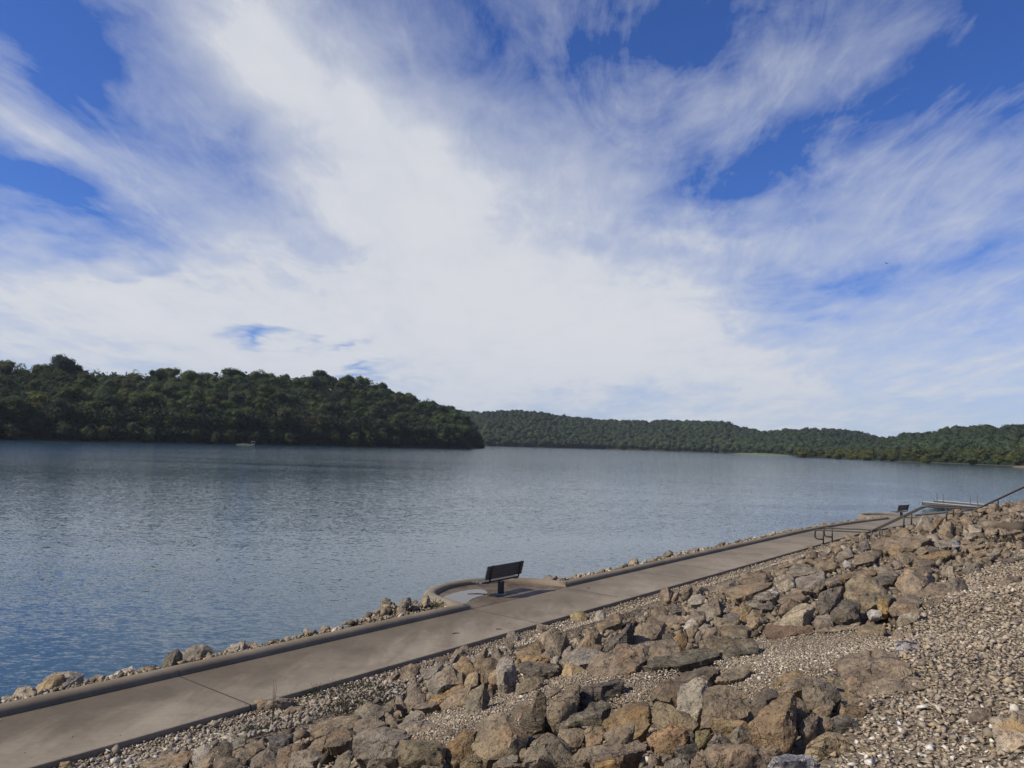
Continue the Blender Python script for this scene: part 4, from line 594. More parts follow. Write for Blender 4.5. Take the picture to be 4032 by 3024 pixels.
('stone','tiny ochre-brown stone in front of the vivid orange boulder','ochrebrown',0.07,(1.03,5.17,3.34),'-4,-2,3 -2,1,5 3,0,5 4,-2,4 -1,-2,5 -2,-1,5 -3,2,1 4,4,2 -2,0,0 2,0,0'),
('rock','small orange-brown rock between the big square pitted brown boulder and the charcoal wedge rock','orangebrown',0.31,(1.67,5.68,3.32),'-16,9,19 -2,1,21 3,-4,20 9,-10,18 12,-15,15 9,-14,14 3,-6,19 -4,-2,19 -12,-2,16 -18,-1,15 -1,-12,20 6,-8,22 -8,26,8 7,14,9 14,2,6 7,11,8 -5,15,6 -11,-3,0 7,-3,1'),
('rock','boxy olive-brown boulder, with a small white ring mark on its face','olive',0.38,(-0.68,6.98,2.48),'-22,-10,20 -24,5,27 -21,13,29 -9,13,31 7,7,33 18,1,32 21,-4,30 21,-16,23 21,-21,18 -17,-16,18 -5,-12,34 14,-14,35 0,-24,28 -19,11,9 -20,35,14 3,29,17 15,18,15 15,1,8 -11,-8,0 11,-8,1'),
('rock','lichen-spotted ledge boulder, grey-bellied, beside the boxy olive-brown boulder','lichen',0.52,(-1.16,7.63,2.29),'-25,-22,22 -31,21,18 -27,20,28 -19,20,33 0,20,34 17,20,33 30,12,31 24,-9,31 26,-40,27 14,-38,26 1,-31,26 -14,-43,23 -5,3,27 19,-21,35 -24,7,6 -27,50,7 -5,50,13 19,42,10 17,-10,12 -3,-2,10 -9,-25,0 21,-25,1'),
('stone','small grey-brown stone in front of the lichen-spotted ledge boulder','greybrown',0.22,(-1.10,7.03,2.48),'-10,-9,10 -7,3,14 -3,5,15 5,0,14 14,-9,10 -2,-6,14 6,-3,15 -10,3,3 -5,17,6 10,3,4 -5,-2,0 7,-2,0'),
('stone','tiny brown stone in front of the boxy olive-brown boulder','brown',0.10,(-0.84,6.87,2.58),'-6,-3,5 -3,2,7 3,0,6 6,-3,5 1,-3,6 3,-2,7 -5,3,1 2,5,2 -3,0,0 2,0,0'),
('stone','small olive-brown stone in front of the boxy olive-brown boulder','olive',0.20,(-0.59,6.79,2.59),'-10,-5,9 -8,2,10 10,-2,11 13,-5,10 -1,-6,11 -5,-3,11 -9,6,2 7,10,4 -5,2,0 7,2,0'),
('stone','orange-topped rock with a dark face, next to the broad rounded tan boulder','orangebrown',0.28,(-0.35,7.04,2.56),'-17,1,17 -9,9,23 1,9,31 15,8,35 12,9,27 12,-9,19 6,-17,16 -4,-24,13 -15,-13,14 1,-10,23 11,-1,34 -14,16,8 0,25,18 9,25,15 4,-1,8 -12,2,6 -7,-14,0 9,-15,0'),
('stone','yellowish-brown hump, right in front of the broad rounded tan boulder','ochrebrown',0.26,(-0.23,6.62,2.66),'-13,-13,12 -11,0,14 -4,6,18 2,6,19 9,-2,17 17,-13,13 -3,-7,17 7,-4,18 -11,2,4 -4,21,7 7,13,7 -6,-4,0 9,-4,0'),
('stone','tiny brown stone in front of the broad rounded tan boulder with cracks','brown',0.16,(-0.00,6.33,2.81),'-8,-10,7 -6,4,8 -1,9,11 6,-1,10 10,-10,8 2,-5,10 -5,2,9 -7,0,2 -1,18,3 8,0,3 -4,-4,0 5,-4,0'),
('rock','pale grey-green pointed slab, leaning up out of the fine gravel','palegreen',0.34,(-0.30,9.54,2.11),'-17,-14,10 -17,10,23 -7,9,34 6,8,44 16,10,26 11,0,20 6,-17,17 -10,-31,14 7,-1,40 10,0,25 -14,5,3 -7,29,20 12,29,14 4,2,9 -8,-19,0 9,-19,1'),
('rock','orange ridge rock, slanting up behind the pale grey-green pointed slab','rust',0.52,(-0.81,11.21,1.60),'-29,-19,20 -22,-4,24 -1,-1,30 10,20,34 21,18,38 28,4,39 16,-12,33 -3,-25,25 -20,-31,22 6,-19,33 15,-8,36 -25,11,6 -3,29,13 15,48,18 11,18,16 -17,-2,9 -15,-13,0 15,-13,1'),
('rock','flat tan slab strewn with pebbles, between the orange ridge and the pale grey-green slab','tan',0.39,(-0.61,10.55,1.83),'-23,-2,12 -14,15,17 2,14,30 20,13,37 16,14,26 13,-20,21 11,-33,17 -16,-21,13 -4,6,18 -11,10,23 -19,10,5 1,26,17 12,27,14 9,-21,11 -11,-20,0 12,-20,1'),
('rock','peaked grey-brown rock, beside the dark weedy patch','greybrown',0.33,(-1.25,11.45,1.57),'-17,-8,12 -15,11,26 -6,10,43 0,10,36 7,11,23 15,-4,22 20,-26,19 -2,-29,14 -3,0,25 -15,10,5 -7,29,28 4,30,12 14,-8,12 -7,-18,0 10,-18,1'),
('stone','small grey-brown stone beside the pale greenish rock with a split edge','greybrown',0.20,(-1.60,11.25,1.57),'-12,-7,7 -7,9,12 5,9,19 11,-8,12 5,-15,9 -2,1,10 5,7,12 -10,4,2 2,21,10 3,-4,4 -6,-8,0 6,-8,0'),
('stone','tiny grey stone beside the peaked grey-brown rock','grey',0.15,(-1.50,11.46,1.57),'-7,5,6 -4,4,19 3,4,18 12,-11,9 -1,-13,6 1,2,10 -4,3,13 -7,14,1 1,13,11 -1,-5,4 -1,-8,0 8,-8,0'),
('rock','pale greenish rock with a split edge, in the fine gravel above a dark-bellied flat rock','palegreen',0.30,(-1.11,10.21,1.75),'-17,-6,12 -12,5,15 -3,16,19 8,10,20 17,-8,19 16,-16,18 3,-17,15 -13,-17,13 7,-7,22 -15,11,3 -5,33,6 12,9,8 1,0,6 -8,-6,0 9,-6,1'),
('rock','dark-bellied flat grey rock, lying on the fine gravel','grey',0.43,(-0.92,8.84,2.07),'-27,18,15 -13,17,22 5,17,22 21,0,25 28,-26,30 24,-37,29 2,-30,24 -2,-37,25 -20,11,15 -2,-3,24 -24,42,0 1,42,6 20,-1,15 0,-5,11 -19,36,0 -9,-22,6 15,-22,7'),
('stone','tiny grey-brown stone beside the pale greenish rock with a split edge','greybrown',0.18,(-1.39,9.98,1.80),'-11,8,14 -2,8,18 7,2,13 13,-13,10 3,-14,8 -5,-3,10 -1,-3,12 -5,4,13 -10,18,7 4,12,6 1,-4,4 -3,-8,0 7,-8,0'),
('rock','small grey rock behind the lichen-spotted ledge boulder','grey',0.37,(-1.77,10.62,1.58),'-24,14,19 -5,13,33 12,13,26 21,0,22 15,-6,20 8,-27,18 -9,-31,16 -18,-15,15 3,-6,21 8,9,22 -23,35,6 5,34,12 8,15,8 -9,-11,7 -7,-19,0 14,-19,1'),
('rock','medium-sized grey-brown rock behind the lichen-spotted ledge boulder','greybrown',0.43,(-1.64,9.93,1.68),'-19,-32,19 -24,14,19 -6,21,27 6,12,23 24,-3,25 27,-15,24 4,-11,21 -10,-18,18 -4,-10,23 12,1,25 -19,-7,7 -10,46,9 15,22,9 -1,14,7 -10,-17,0 15,-17,1'),
('stone','tiny brown stone behind the orange-topped rock with a dark face','brown',0.13,(-0.53,7.97,2.45),'-6,-3,6 -3,5,11 4,5,11 8,-1,9 0,-10,6 2,-2,9 -4,4,9 -5,5,2 2,13,6 0,-3,3 -2,-6,0 5,-6,0'),
('rock','small flat grey-brown rock behind the pale greenish rock with a split edge','greybrown',0.38,(-1.02,10.80,1.69),'-21,-1,14 -6,10,18 11,6,21 22,-6,23 8,-14,19 -15,-12,16 -5,-3,18 11,-7,22 -18,11,6 7,18,11 5,-2,11 -10,1,0 11,1,1'),
('rock','low brown boulder against the path, at the slab joint','greybrown',0.73,(-4.09,14.10,0.30),'-31,-25,31 -35,-9,43 -27,2,50 6,4,51 34,3,51 44,-4,46 29,-16,38 12,-21,35 -10,-21,34 17,-37,49 16,-26,56 -35,16,10 -34,44,24 15,45,24 12,25,15 -19,20,13 -18,0,0 23,0,1'),
('stone','bright white stone, in front of the low brown boulder by the path','white',0.15,(-3.84,13.60,0.63),'-7,0,9 1,5,15 10,0,9 7,-8,7 -4,-8,7 0,-3,9 -3,-1,11 -8,9,4 5,9,4 -5,1,3 -2,-2,0 6,-2,0'),
('rock','small flat tan rock beside the bright white stone','tan',0.31,(-3.52,13.31,0.74),'-20,12,7 -7,13,15 15,12,18 17,-3,17 -1,-19,14 -8,-25,15 2,-1,14 5,8,14 -19,21,0 8,22,9 -2,-10,8 -4,-15,2 14,-15,2'),
('rock','grey facetted boulder, with one lit and one dark facet, at the bottom edge','grey',0.30,(-2.48,8.34,1.92),'-13,-22,14 -16,8,12 -9,15,18 -2,14,22 8,12,18 15,-1,17 19,-18,17 9,-22,14 0,0,22 1,-18,18 -14,-5,5 -13,32,6 0,29,5 11,-1,7 -7,-12,0 10,-12,1'),
('stone','small brown stone between the dark block with a pale band and the flat-topped grey-brown boulder','brown',0.29,(-2.12,7.98,2.09),'-16,4,9 -12,4,21 -3,4,26 13,3,31 17,4,25 4,4,20 3,-12,15 0,-32,17 3,-1,19 -9,0,24 -17,20,0 -7,20,14 9,20,13 -1,5,6 0,-22,4 16,-22,4'),
('rock','flat-topped grey-brown boulder, with a dark end, next to the grey facetted boulder','greybrown',0.30,(-1.86,7.66,2.20),'-21,3,10 -20,15,17 -5,14,21 9,15,17 15,-4,20 15,-20,20 11,-23,18 -6,-14,15 9,2,20 9,-24,23 -21,21,0 -9,32,8 8,13,8 5,-5,8 -8,-12,4 9,-12,4'),
('rock','dark block with a pale band, behind the flat-topped grey-brown boulder','bluegrey',0.31,(-2.64,9.48,1.63),'-12,-12,14 -17,12,20 -8,17,23 13,11,25 19,-3,23 17,-11,19 1,-19,14 -8,-16,13 15,-7,28 -10,-10,23 -14,6,5 -12,34,9 11,15,11 -3,-1,5 -5,-8,0 13,-8,1'),
('stone','small grey stone behind the charcoal crumbly rock','grey',0.21,(-3.28,9.98,1.50),'-13,-3,8 -6,10,15 5,9,19 8,4,13 11,-14,12 -1,-15,9 0,-4,14 -13,9,2 -1,22,9 6,-2,6 -5,-8,0 7,-8,0'),
('stone','charcoal crumbly rock, in the crushed stone beside grey neighbours','charcoal',0.20,(-3.32,9.62,1.54),'-13,5,11 -8,10,20 5,7,16 13,-6,15 13,-14,9 1,-14,9 -8,-6,10 4,-8,15 5,-1,16 -15,16,4 -1,19,8 8,-2,4 -10,6,4 -3,-7,0 8,-7,0'),
('stone','small tan stone between the charcoal crumbly rock and the grey facetted boulder','tan',0.20,(-2.96,9.12,1.67),'-14,8,14 -4,8,19 5,8,17 13,-5,14 10,-17,9 5,-17,9 -8,-3,10 0,-5,14 6,0,16 -15,20,5 0,19,8 5,-5,4 -10,8,4 -2,-10,0 10,-10,0'),
('stone','small tan stone behind the grey facetted boulder','tan',0.26,(-2.96,9.56,1.60),'-15,4,12 -5,13,16 10,6,17 19,-10,16 5,-19,12 -6,-6,12 6,-9,16 -8,4,14 -17,19,2 3,21,6 1,-4,4 -3,-10,0 12,-10,0'),
('stone','small brown stone behind the flat-topped grey-brown boulder','brown',0.24,(-2.08,9.03,1.86),'-14,-2,8 -5,9,15 7,9,19 11,9,17 7,-21,11 -4,-13,10 -3,0,12 5,6,14 -14,12,1 2,23,8 3,-7,5 -4,-12,0 10,-13,0'),
('rock','wide brown earth-coated slab, behind the lichen-spotted ledge boulder','brown',0.41,(-1.83,9.03,1.90),'-17,-30,18 -20,22,10 -1,21,21 20,21,14 17,-1,17 6,-30,19 -6,-15,15 3,3,14 8,15,14 -15,-17,10 -5,34,7 11,12,6 -7,-3,6 -9,-16,0 15,-16,1'),
('stone','small grey-brown stone in front of the wide brown earth-coated slab','greybrown',0.23,(-1.43,7.23,2.41),'-12,-16,10 -7,8,13 3,11,18 8,9,16 8,-7,14 8,-16,11 3,2,18 -11,-3,4 -1,24,8 4,6,6 -8,-8,0 5,-8,0'),
('rock','medium-sized flat tan rock behind the wide brown earth-coated slab','tan',0.67,(-2.14,10.25,1.50),'-31,-29,25 -29,20,22 -13,37,22 2,37,26 23,37,28 42,-9,34 21,-27,32 -1,-38,30 -18,-46,29 8,-14,31 19,-2,33 -28,-8,11 -16,58,3 12,58,8 13,-6,16 -17,-25,16 -13,-23,0 26,-23,1'),
('stone','tiny pale stone in front of the flat-topped grey-brown boulder','pale',0.14,(-1.78,7.36,2.36),'-7,-6,6 -8,5,6 -1,6,8 8,-5,8 9,-6,7 -1,-4,8 4,-3,9 -7,2,2 -3,14,2 5,1,2 -4,-2,0 4,-2,0'),
('stone','small reddish-brown stone in front of the grey facetted boulder','reddish',0.25,(-2.37,8.10,2.00),'-10,-11,11 -7,9,7 7,3,11 18,-11,12 6,-9,13 -7,4,8 -11,3,3 1,17,1 -6,-3,0 9,-3,0'),
('rock','small dark brown rock in front of the charcoal crumbly rock','darkbrown',0.37,(-3.02,8.86,1.63),'-15,-18,17 -23,16,19 -3,8,22 14,1,23 27,-18,18 -2,-8,21 11,-4,24 -18,3,5 -10,30,7 15,2,6 -9,-6,0 12,-6,1'),
('rock','ochre-brown rock in the corner, where the path edge leaves the view','ochrebrown',0.36,(-6.23,11.42,0.46),'-19,-11,16 -8,-1,26 7,1,27 19,-6,22 21,-11,18 13,-14,31 -25,10,4 -6,22,12 7,9,5 -15,1,0 5,1,1'),
('rock','medium-sized flat tan rock beside the charcoal crumbly rock','tan',0.63,(-4.21,10.00,1.02),'-50,32,16 -33,32,22 -4,31,30 34,9,43 54,-45,54 41,-48,44 -3,-48,43 -9,13,28 -26,25,27 -50,52,0 -14,51,11 39,-26,37 -5,-28,29 -5,-26,14 31,-26,15'),
('stone','small pale grey stone beside the charcoal crumbly rock','palegrey',0.23,(-3.53,9.40,1.50),'-10,-7,11 -16,8,17 -1,8,27 10,8,23 11,-7,17 5,-20,11 3,-4,18 3,5,20 -12,6,5 -7,21,16 4,6,9 -1,-12,0 12,-12,0'),
('stone','small brown stone beside the charcoal crumbly rock','brown',0.26,(-4.69,11.14,0.85),'-14,-5,8 -8,10,14 -3,10,15 10,10,16 14,-12,14 7,-23,12 -2,-2,13 6,3,14 -17,10,0 -10,25,4 6,3,5 -2,-14,0 13,-14,1'),
('stone','small tan stone in front of the charcoal crumbly rock','tan',0.23,(-3.38,9.14,1.56),'-7,-15,10 -3,12,18 7,12,25 11,-5,15 3,-15,11 5,-5,17 -9,9,16 -9,-2,4 0,25,13 -1,-2,4 -4,-7,0 9,-7,0'),
('stone','tiny pale stone beside the ochre-brown rock in the corner','pale',0.17,(-5.90,12.07,0.56),'-8,-5,9 -1,2,14 9,0,12 7,-4,9 0,-5,8 1,-6,11 6,-3,12 -10,5,3 2,10,6 -4,4,2 -5,0,0 4,0,0'),
('stone','small pale stone behind the charcoal crumbly rock','pale',0.26,(-4.81,13.20,0.52),'-13,-7,13 -2,3,19 13,2,18 12,-6,14 -4,-9,12 5,-9,17 9,-4,18 -15,8,5 5,17,8 -8,6,4 -8,0,0 7,0,0'),
('stone','small flat bluish-grey stone beside the charcoal crumbly rock','bluegrey',0.24,(-5.55,12.50,0.57),'-9,-8,10 -4,-1,14 9,6,16 13,2,15 2,-8,11 0,-4,14 -4,-2,15 -10,0,6 4,14,9 -1,0,6 -6,1,0 7,1,0'),
('rock','small brown rock on the path edge, before the foot of the handrails','brown',0.50,(15.01,38.66,0.46),'-42,-32,17 -26,1,31 13,28,40 34,19,37 19,-10,26 -17,-32,18 -3,-15,29 13,1,33 -25,-4,10 23,56,27 25,18,17 -21,-15,0 7,-15,1'),
('rock','facetted grey boulder below the handrails, lit on one side, brown on the other','grey',0.62,(11.77,27.00,1.64),'-45,-13,25 -13,34,36 24,32,57 39,33,43 13,-43,34 -8,-41,28 -28,-42,23 16,9,43 -21,22,15 37,67,39 21,-8,22 -11,-8,13 -30,-21,0 5,-21,1'),
('rock','dark pointed grey rock, uphill of the facetted grey boulder below the handrails','bluegrey',0.52,(13.62,29.64,1.68),'-24,19,13 -6,16,46 15,15,57 24,17,41 7,-42,25 -29,-46,19 5,-1,40 -4,48,6 27,45,41 15,-13,17 -30,-28,0 -1,-28,1'),
('rock','rough brown rock with a dark underside, nearer than the facetted boulder below the handrails','brown',0.68,(9.04,22.00,1.94),'-26,31,27 -3,30,44 31,29,57 34,-11,46 13,-46,35 -15,-44,28 -44,-52,25 -8,8,36 -2,69,14 44,67,37 23,-8,22 -23,-14,14 -31,-29,0 7,-29,1'),
('boulder','large flat grey-brown boulder in front of the dark pointed grey rock','greybrown',0.78,(9.93,21.53,2.19),'-57,-26,25 -14,37,42 16,36,55 46,36,55 56,25,46 1,-72,43 -27,-34,33 -58,-58,28 1,-9,40 34,29,43 -37,-2,15 27,61,37 57,49,30 -14,-10,22 -38,-31,0 6,-31,1'),
('stone','white stone, below the facetted grey boulder near the handrails','white',0.24,(9.45,21.69,2.24),'-11,6,15 1,10,26 15,2,20 7,-13,14 -11,-19,9 -3,-4,17 -2,8,19 -1,20,10 18,16,14 -5,-5,6 -11,-10,0 3,-10,0'),
('boulder','largest rough brown boulder of the far pile, with a black end, under the second bench','brown',1.88,(12.96,25.32,1.88),'-66,114,55 -29,112,77 63,112,87 133,112,89 59,-81,101 -12,-141,81 -35,-120,69 -64,-113,70 -79,-36,61 1,-125,99 -11,172,25 92,170,50 69,-23,66 -11,-62,42 -37,21,33 -91,-56,0 18,-56,3'),
('rock','medium-sized orange-brown rock beside the largest rough brown boulder of the far pile','orangebrown',0.52,(11.94,23.89,2.30),'-32,-5,18 -6,22,36 13,21,45 21,-16,31 -4,-40,19 -7,-2,28 17,5,35 -12,23,10 27,50,30 7,-12,12 -26,-23,0 3,-23,1'),
('rock','tan post-like stone, under the lower bend of the handrails','tan',0.50,(16.74,36.53,1.24),'-21,16,33 -2,14,61 18,14,58 36,16,28 1,-45,19 -42,-45,17 8,7,34 -9,9,43 -2,44,24 29,42,43 9,-17,14 -27,-28,0 1,-28,1'),
('boulder','large yellowish-tan boulder beside the tan post-like stone','tanyellow',0.91,(19.35,43.97,0.31),'-64,-28,39 -4,46,56 41,40,50 44,-17,41 -25,-65,33 -20,-22,44 33,15,49 -31,23,23 59,91,30 -3,-14,19 -41,-34,0 11,-34,2'),
('rock','medium-sized tan rock behind the facetted grey boulder below the handrails','tan',0.69,(18.49,42.73,0.40),'-53,-32,26 5,41,38 46,18,35 -19,-41,25 -5,-18,32 18,5,35 -29,7,14 54,56,20 -28,-18,0 11,-18,1'),
('boulder','large tan boulder behind the facetted grey boulder below the handrails','tan',0.80,(16.28,38.58,0.60),'-29,29,26 5,27,45 62,27,47 -5,-80,38 -43,-70,28 0,14,33 -11,19,37 -1,73,11 71,72,27 -20,-26,16 -36,-43,0 9,-43,1'),
('rock','small brown rock behind the facetted grey boulder below the handrails','brown',0.34,(13.85,32.65,1.24),'-19,2,17 -6,12,33 18,12,37 13,-14,23 -14,-28,12 1,-3,24 13,9,29 -7,21,11 23,31,27 -6,-9,9 -17,-17,0 2,-17,1'),
('rock','medium-sized pale rock behind the rough brown rock with a dark underside','pale',0.46,(13.91,33.68,1.12),'-25,11,12 2,9,28 26,10,26 -6,-46,17 -4,2,19 16,5,23 -8,36,4 32,35,15 -29,-31,0 -3,-31,1'),
('rock','small grey rock in front of the largest rough brown boulder of the far pile','grey',0.37,(9.30,18.53,2.74),'-10,14,15 -6,14,22 11,13,19 8,-31,14 -10,-31,14 -2,-12,18 -5,10,17 4,35,7 21,34,10 0,-10,7 -16,-18,0 5,-18,1'),
('rock','medium-sized grey-brown rock behind the tallest blocky olive-tan boulder','greybrown',0.50,(7.94,16.27,2.81),'-17,22,26 13,21,31 22,10,25 4,-52,26 -23,-39,19 -24,-7,17 -7,-2,22 22,15,25 3,50,14 33,38,13 -8,-12,10 -23,-22,0 5,-22,1'),
('rock','medium-sized purplish-grey rock behind the tallest blocky olive-tan boulder','purplegrey',0.45,(7.29,14.96,2.86),'-15,24,23 12,24,26 24,-1,30 -1,-41,24 -32,-31,17 0,-9,24 12,-2,27 3,49,12 32,24,18 -16,-6,9 -21,-16,0 4,-16,1'),
('rock','medium-sized grey rock in front of the small brown rock on the path edge','grey',0.50,(11.43,31.20,0.94),'-18,18,23 -4,17,38 16,17,33 14,-49,23 -12,-44,18 0,9,24 -7,12,29 -2,46,13 25,45,20 -2,-16,11 -20,-27,0 9,-27,1'),
('boulder','large brown boulder behind the white-blotched rock','brown',0.77,(10.50,29.43,0.83),'-40,11,25 1,53,35 47,6,47 8,-62,40 -37,-42,28 -3,-24,37 15,-15,41 -16,54,10 53,50,27 -17,1,14 -27,-16,0 17,-16,1'),
('rock','medium-sized tan rock behind the white-blotched rock','tan',0.47,(8.75,24.81,1.44),'-27,-4,16 9,22,29 37,22,30 -1,-31,22 -29,-35,17 -7,-5,22 16,7,25 -12,23,7 40,49,17 -16,-9,9 -19,-19,0 8,-19,1'),
('rock','medium-sized tan rock in front of the small brown rock on the path edge','tan',0.53,(11.27,29.08,1.27),'-49,-41,19 13,24,29 37,25,27 -2,-41,20 14,15,20 -5,19,23 -29,-11,10 44,55,14 -27,-23,0 3,-23,1'),
('rock','medium-sized grey-brown rock behind the rough brown rock with a dark underside','greybrown',0.44,(10.96,27.26,1.50),'-36,-26,15 5,28,26 28,9,29 -4,-21,18 -6,0,21 11,-2,25 -21,-1,8 32,34,18 -17,-11,0 7,-11,1'),
('boulder','pale grey mottled boulder, below the second bench and the handrail posts','palegrey',0.83,(18.77,34.99,1.91),'-61,-26,29 -21,20,56 2,18,87 55,18,86 59,20,58 7,5,40 -63,-81,29 9,5,53 28,10,66 -27,20,20 29,65,65 74,67,42 -34,-35,21 -52,-53,0 -5,-53,1'),
('rock','rust-brown knob, between the pale grey mottled boulder and the dock','rustbrown',0.51,(19.02,34.37,2.26),'-21,11,30 -6,10,45 36,10,49 34,11,28 -22,-50,18 -11,12,15 -3,2,30 -10,5,36 1,40,20 46,38,36 -8,-22,12 -31,-33,0 -3,-33,1'),
('rock','medium-sized tan rock in front of the pale grey mottled boulder','tan',0.61,(17.75,32.65,2.09),'-21,24,30 -10,22,54 25,22,52 21,-26,40 -14,-47,27 -44,-50,21 2,-3,36 24,16,43 4,58,20 40,57,37 2,-14,19 -33,-30,0 2,-30,1'),
('rock','tall tan boulder, right of the rust-brown knob','tan',0.56,(15.19,26.81,2.53),'-32,5,31 -17,2,69 16,1,77 31,3,61 22,4,39 -22,-63,20 -13,5,26 -9,-6,45 15,-3,58 -7,36,23 31,33,60 35,35,30 8,36,20 -44,-44,0 -13,-44,1'),
('rock','grey boulder, at the black end of the largest rough brown boulder','grey',0.42,(11.18,20.03,2.99),'-13,13,19 -8,12,30 27,12,34 7,-36,21 -19,-38,15 -9,14,14 7,6,21 -8,8,25 4,36,11 36,36,23 -6,-15,9 -22,-24,0 2,-24,1'),
('stone','bluish stone with white veins, touching the grey boulder','bluewhite',0.27,(11.15,19.35,3.12),'-10,9,26 2,8,28 18,9,22 5,-19,15 -15,-24,10 -15,-4,12 -1,4,17 11,6,22 2,24,19 24,24,15 -6,-9,7 -15,-14,0 0,-14,0'),
('boulder','large brown boulder behind the largest rough brown boulder of the far pile','brown',0.77,(17.34,34.03,1.64),'-41,18,30 5,48,49 53,65,64 15,-20,39 -45,-158,45 -33,-27,27 27,20,59 -8,61,18 71,109,43 -31,-115,33 -28,-1,0 15,-1,1'),
('rock','small dark pointed rock, standing out against the water by the dock','bluegrey',0.33,(21.36,38.63,2.36),'-10,13,10 9,12,29 4,-28,12 2,7,16 -3,9,19 4,32,5 10,-10,8 -18,-17,0 1,-17,1'),
('boulder','large tan boulder in front of the blocky tan rock','tan',0.88,(22.16,38.40,2.29),'-44,12,24 -34,11,41 -7,11,46 40,10,57 58,11,41 -56,-97,31 3,-5,39 23,1,46 -5,61,12 24,60,29 75,60,25 -64,-67,0 -14,-68,1'),
('rock','blocky tan rock, hiding the middle of the landing handrail','tanyellow',0.39,(22.44,38.71,2.60),'-14,10,11 -12,9,33 16,8,38 30,9,21 -22,-38,14 -4,2,22 13,4,28 2,32,7 26,30,28 -10,-17,9 -24,-25,0 -2,-25,1'),
('rock','medium-sized dark brown rock between the blocky tan rock and the tall tan boulder','darkbrown',0.45,(20.93,36.30,2.35),'-19,7,21 3,23,33 26,-4,33 3,-32,16 -19,-15,17 -5,-17,25 -7,8,27 1,33,14 35,21,23 -2,10,11 -20,-16,0 5,-17,1'),
('rock','medium-sized tan rock between the blocky tan rock and the pale flat-topped rock','tan',0.67,(19.06,32.19,2.49),'-17,29,41 2,27,59 40,29,45 -1,-72,29 -29,-53,24 -36,-17,28 -17,-14,37 26,14,44 12,67,27 57,66,31 -8,-16,15 -33,-30,0 5,-30,1'),
('rock','pale flat-topped rock, in the upper pile beneath the landing handrail','pale',0.57,(16.01,26.58,2.74),'-20,21,36 -13,21,41 33,15,41 7,-41,30 -16,-49,21 -17,19,27 -5,-12,33 15,2,38 5,53,24 46,47,28 0,-17,14 -34,-29,0 -2,-29,1'),
('rock','medium-sized grey-brown rock between the brown rock on the skyline and the pale flat-topped rock','greybrown',0.70,(19.08,31.20,2.62),'-57,-37,23 20,49,39 36,29,41 10,-55,35 -19,-37,25 -12,-13,32 -7,15,34 -25,2,13 57,69,26 5,2,14 -23,-13,0 16,-13,1'),
('rock','medium-sized flat grey-brown rock between the cream boulder and the pale flat-topped rock','greybrown',0.69,(16.70,26.84,2.89),'-18,38,26 14,50,35 34,-6,39 1,-57,30 -38,-34,24 -5,-17,32 10,-15,36 4,59,15 39,15,26 -22,-13,15 -28,-11,0 11,-11,1'),
('rock','small tan rock beside the pale flat-topped rock','tan',0.39,(13.63,21.89,3.16),'-15,14,16 -3,13,30 29,13,33 3,-29,22 -27,-34,14 -3,1,22 15,5,26 4,36,10 39,35,23 -12,-12,9 -25,-21,0 -3,-21,1'),
('rock','small tan rock in front of the cream boulder','tan',0.35,(13.59,21.27,3.25),'-30,-22,12 -1,20,26 19,19,25 13,-16,20 -11,-22,12 -2,-9,19 -1,13,20 -14,-2,7 30,39,17 1,-2,8 -12,-10,0 7,-10,1'),
('rock','cream boulder, high on the pile below the upper handrail','cream',0.42,(16.77,26.09,3.04),'-26,-2,20 -8,14,35 24,13,45 29,6,32 -8,-21,23 -32,-37,15 -6,-1,27 18,10,34 -5,21,14 36,37,34 6,3,17 -26,-22,0 -3,-22,1'),
('stone','small grey stone between the cream boulder and the flat pale wedge with a dark underside','grey',0.21,(12.83,20.49,3.24),'-8,6,12 2,6,21 10,-2,13 -13,-19,7 1,0,13 7,4,16 2,18,8 15,10,9 -14,-12,0 -2,-12,0'),
('rock','small tan rock beside the flat pale wedge with a dark underside','tan',0.37,(10.41,17.12,3.21),'-11,15,15 6,15,21 21,14,25 -9,-50,19 -19,-30,13 -1,1,17 -2,11,19 7,36,7 32,35,15 -6,-10,8 -20,-18,0 1,-18,1'),
('stone','small tan stone behind the flat pale wedge with a dark underside','tan',0.23,(9.93,15.74,3.47),'-10,5,6 -7,5,16 16,5,18 -10,-23,9 1,1,11 7,2,14 1,18,2 21,18,12 -16,-15,0 -3,-15,0'),
('stone','small tan stone behind the flat purplish slab in the upper gravel','tan',0.22,(9.23,14.36,3.61),'-8,8,8 3,8,21 6,-10,11 -10,-19,8 0,5,11 10,6,14 3,21,4 11,3,7 -14,-11,0 -2,-11,0'),
('stone','flat pale wedge with a dark underside, at the top of the coarse gravel','pale',0.24,(8.89,14.27,3.59),'-5,12,10 1,12,12 19,6,14 2,-18,12 -18,-18,9 0,-4,11 -1,9,11 2,19,5 20,13,9 -11,-11,5 -12,-10,0 2,-10,0'),
('rock','small brown rock beside the bluish stone with white veins','brown',0.35,(11.16,18.79,3.15),'-19,2,13 10,24,19 19,0,21 1,-20,16 -18,-19,12 -8,-8,17 6,-6,19 -3,22,6 27,20,13 -5,0,7 -15,-7,0 5,-7,1'),
('rock','medium-sized flat tan rock beside the flat pale wedge with a dark underside','tan',0.44,(10.97,18.15,3.18),'-21,8,15 1,16,21 27,5,28 9,-13,23 -21,-21,16 -2,-8,21 8,-7,24 -8,21,8 30,19,18 -12,-8,10 -18,-6,0 7,-6,1'),
('stone','tiny brown stone behind the cream boulder','brown',0.19,(19.33,29.69,3.17),'-12,-4,8 -6,5,25 15,6,23 -2,-16,7 0,3,15 -2,4,19 -3,6,6 20,16,18 -11,-10,0 0,-10,0'),
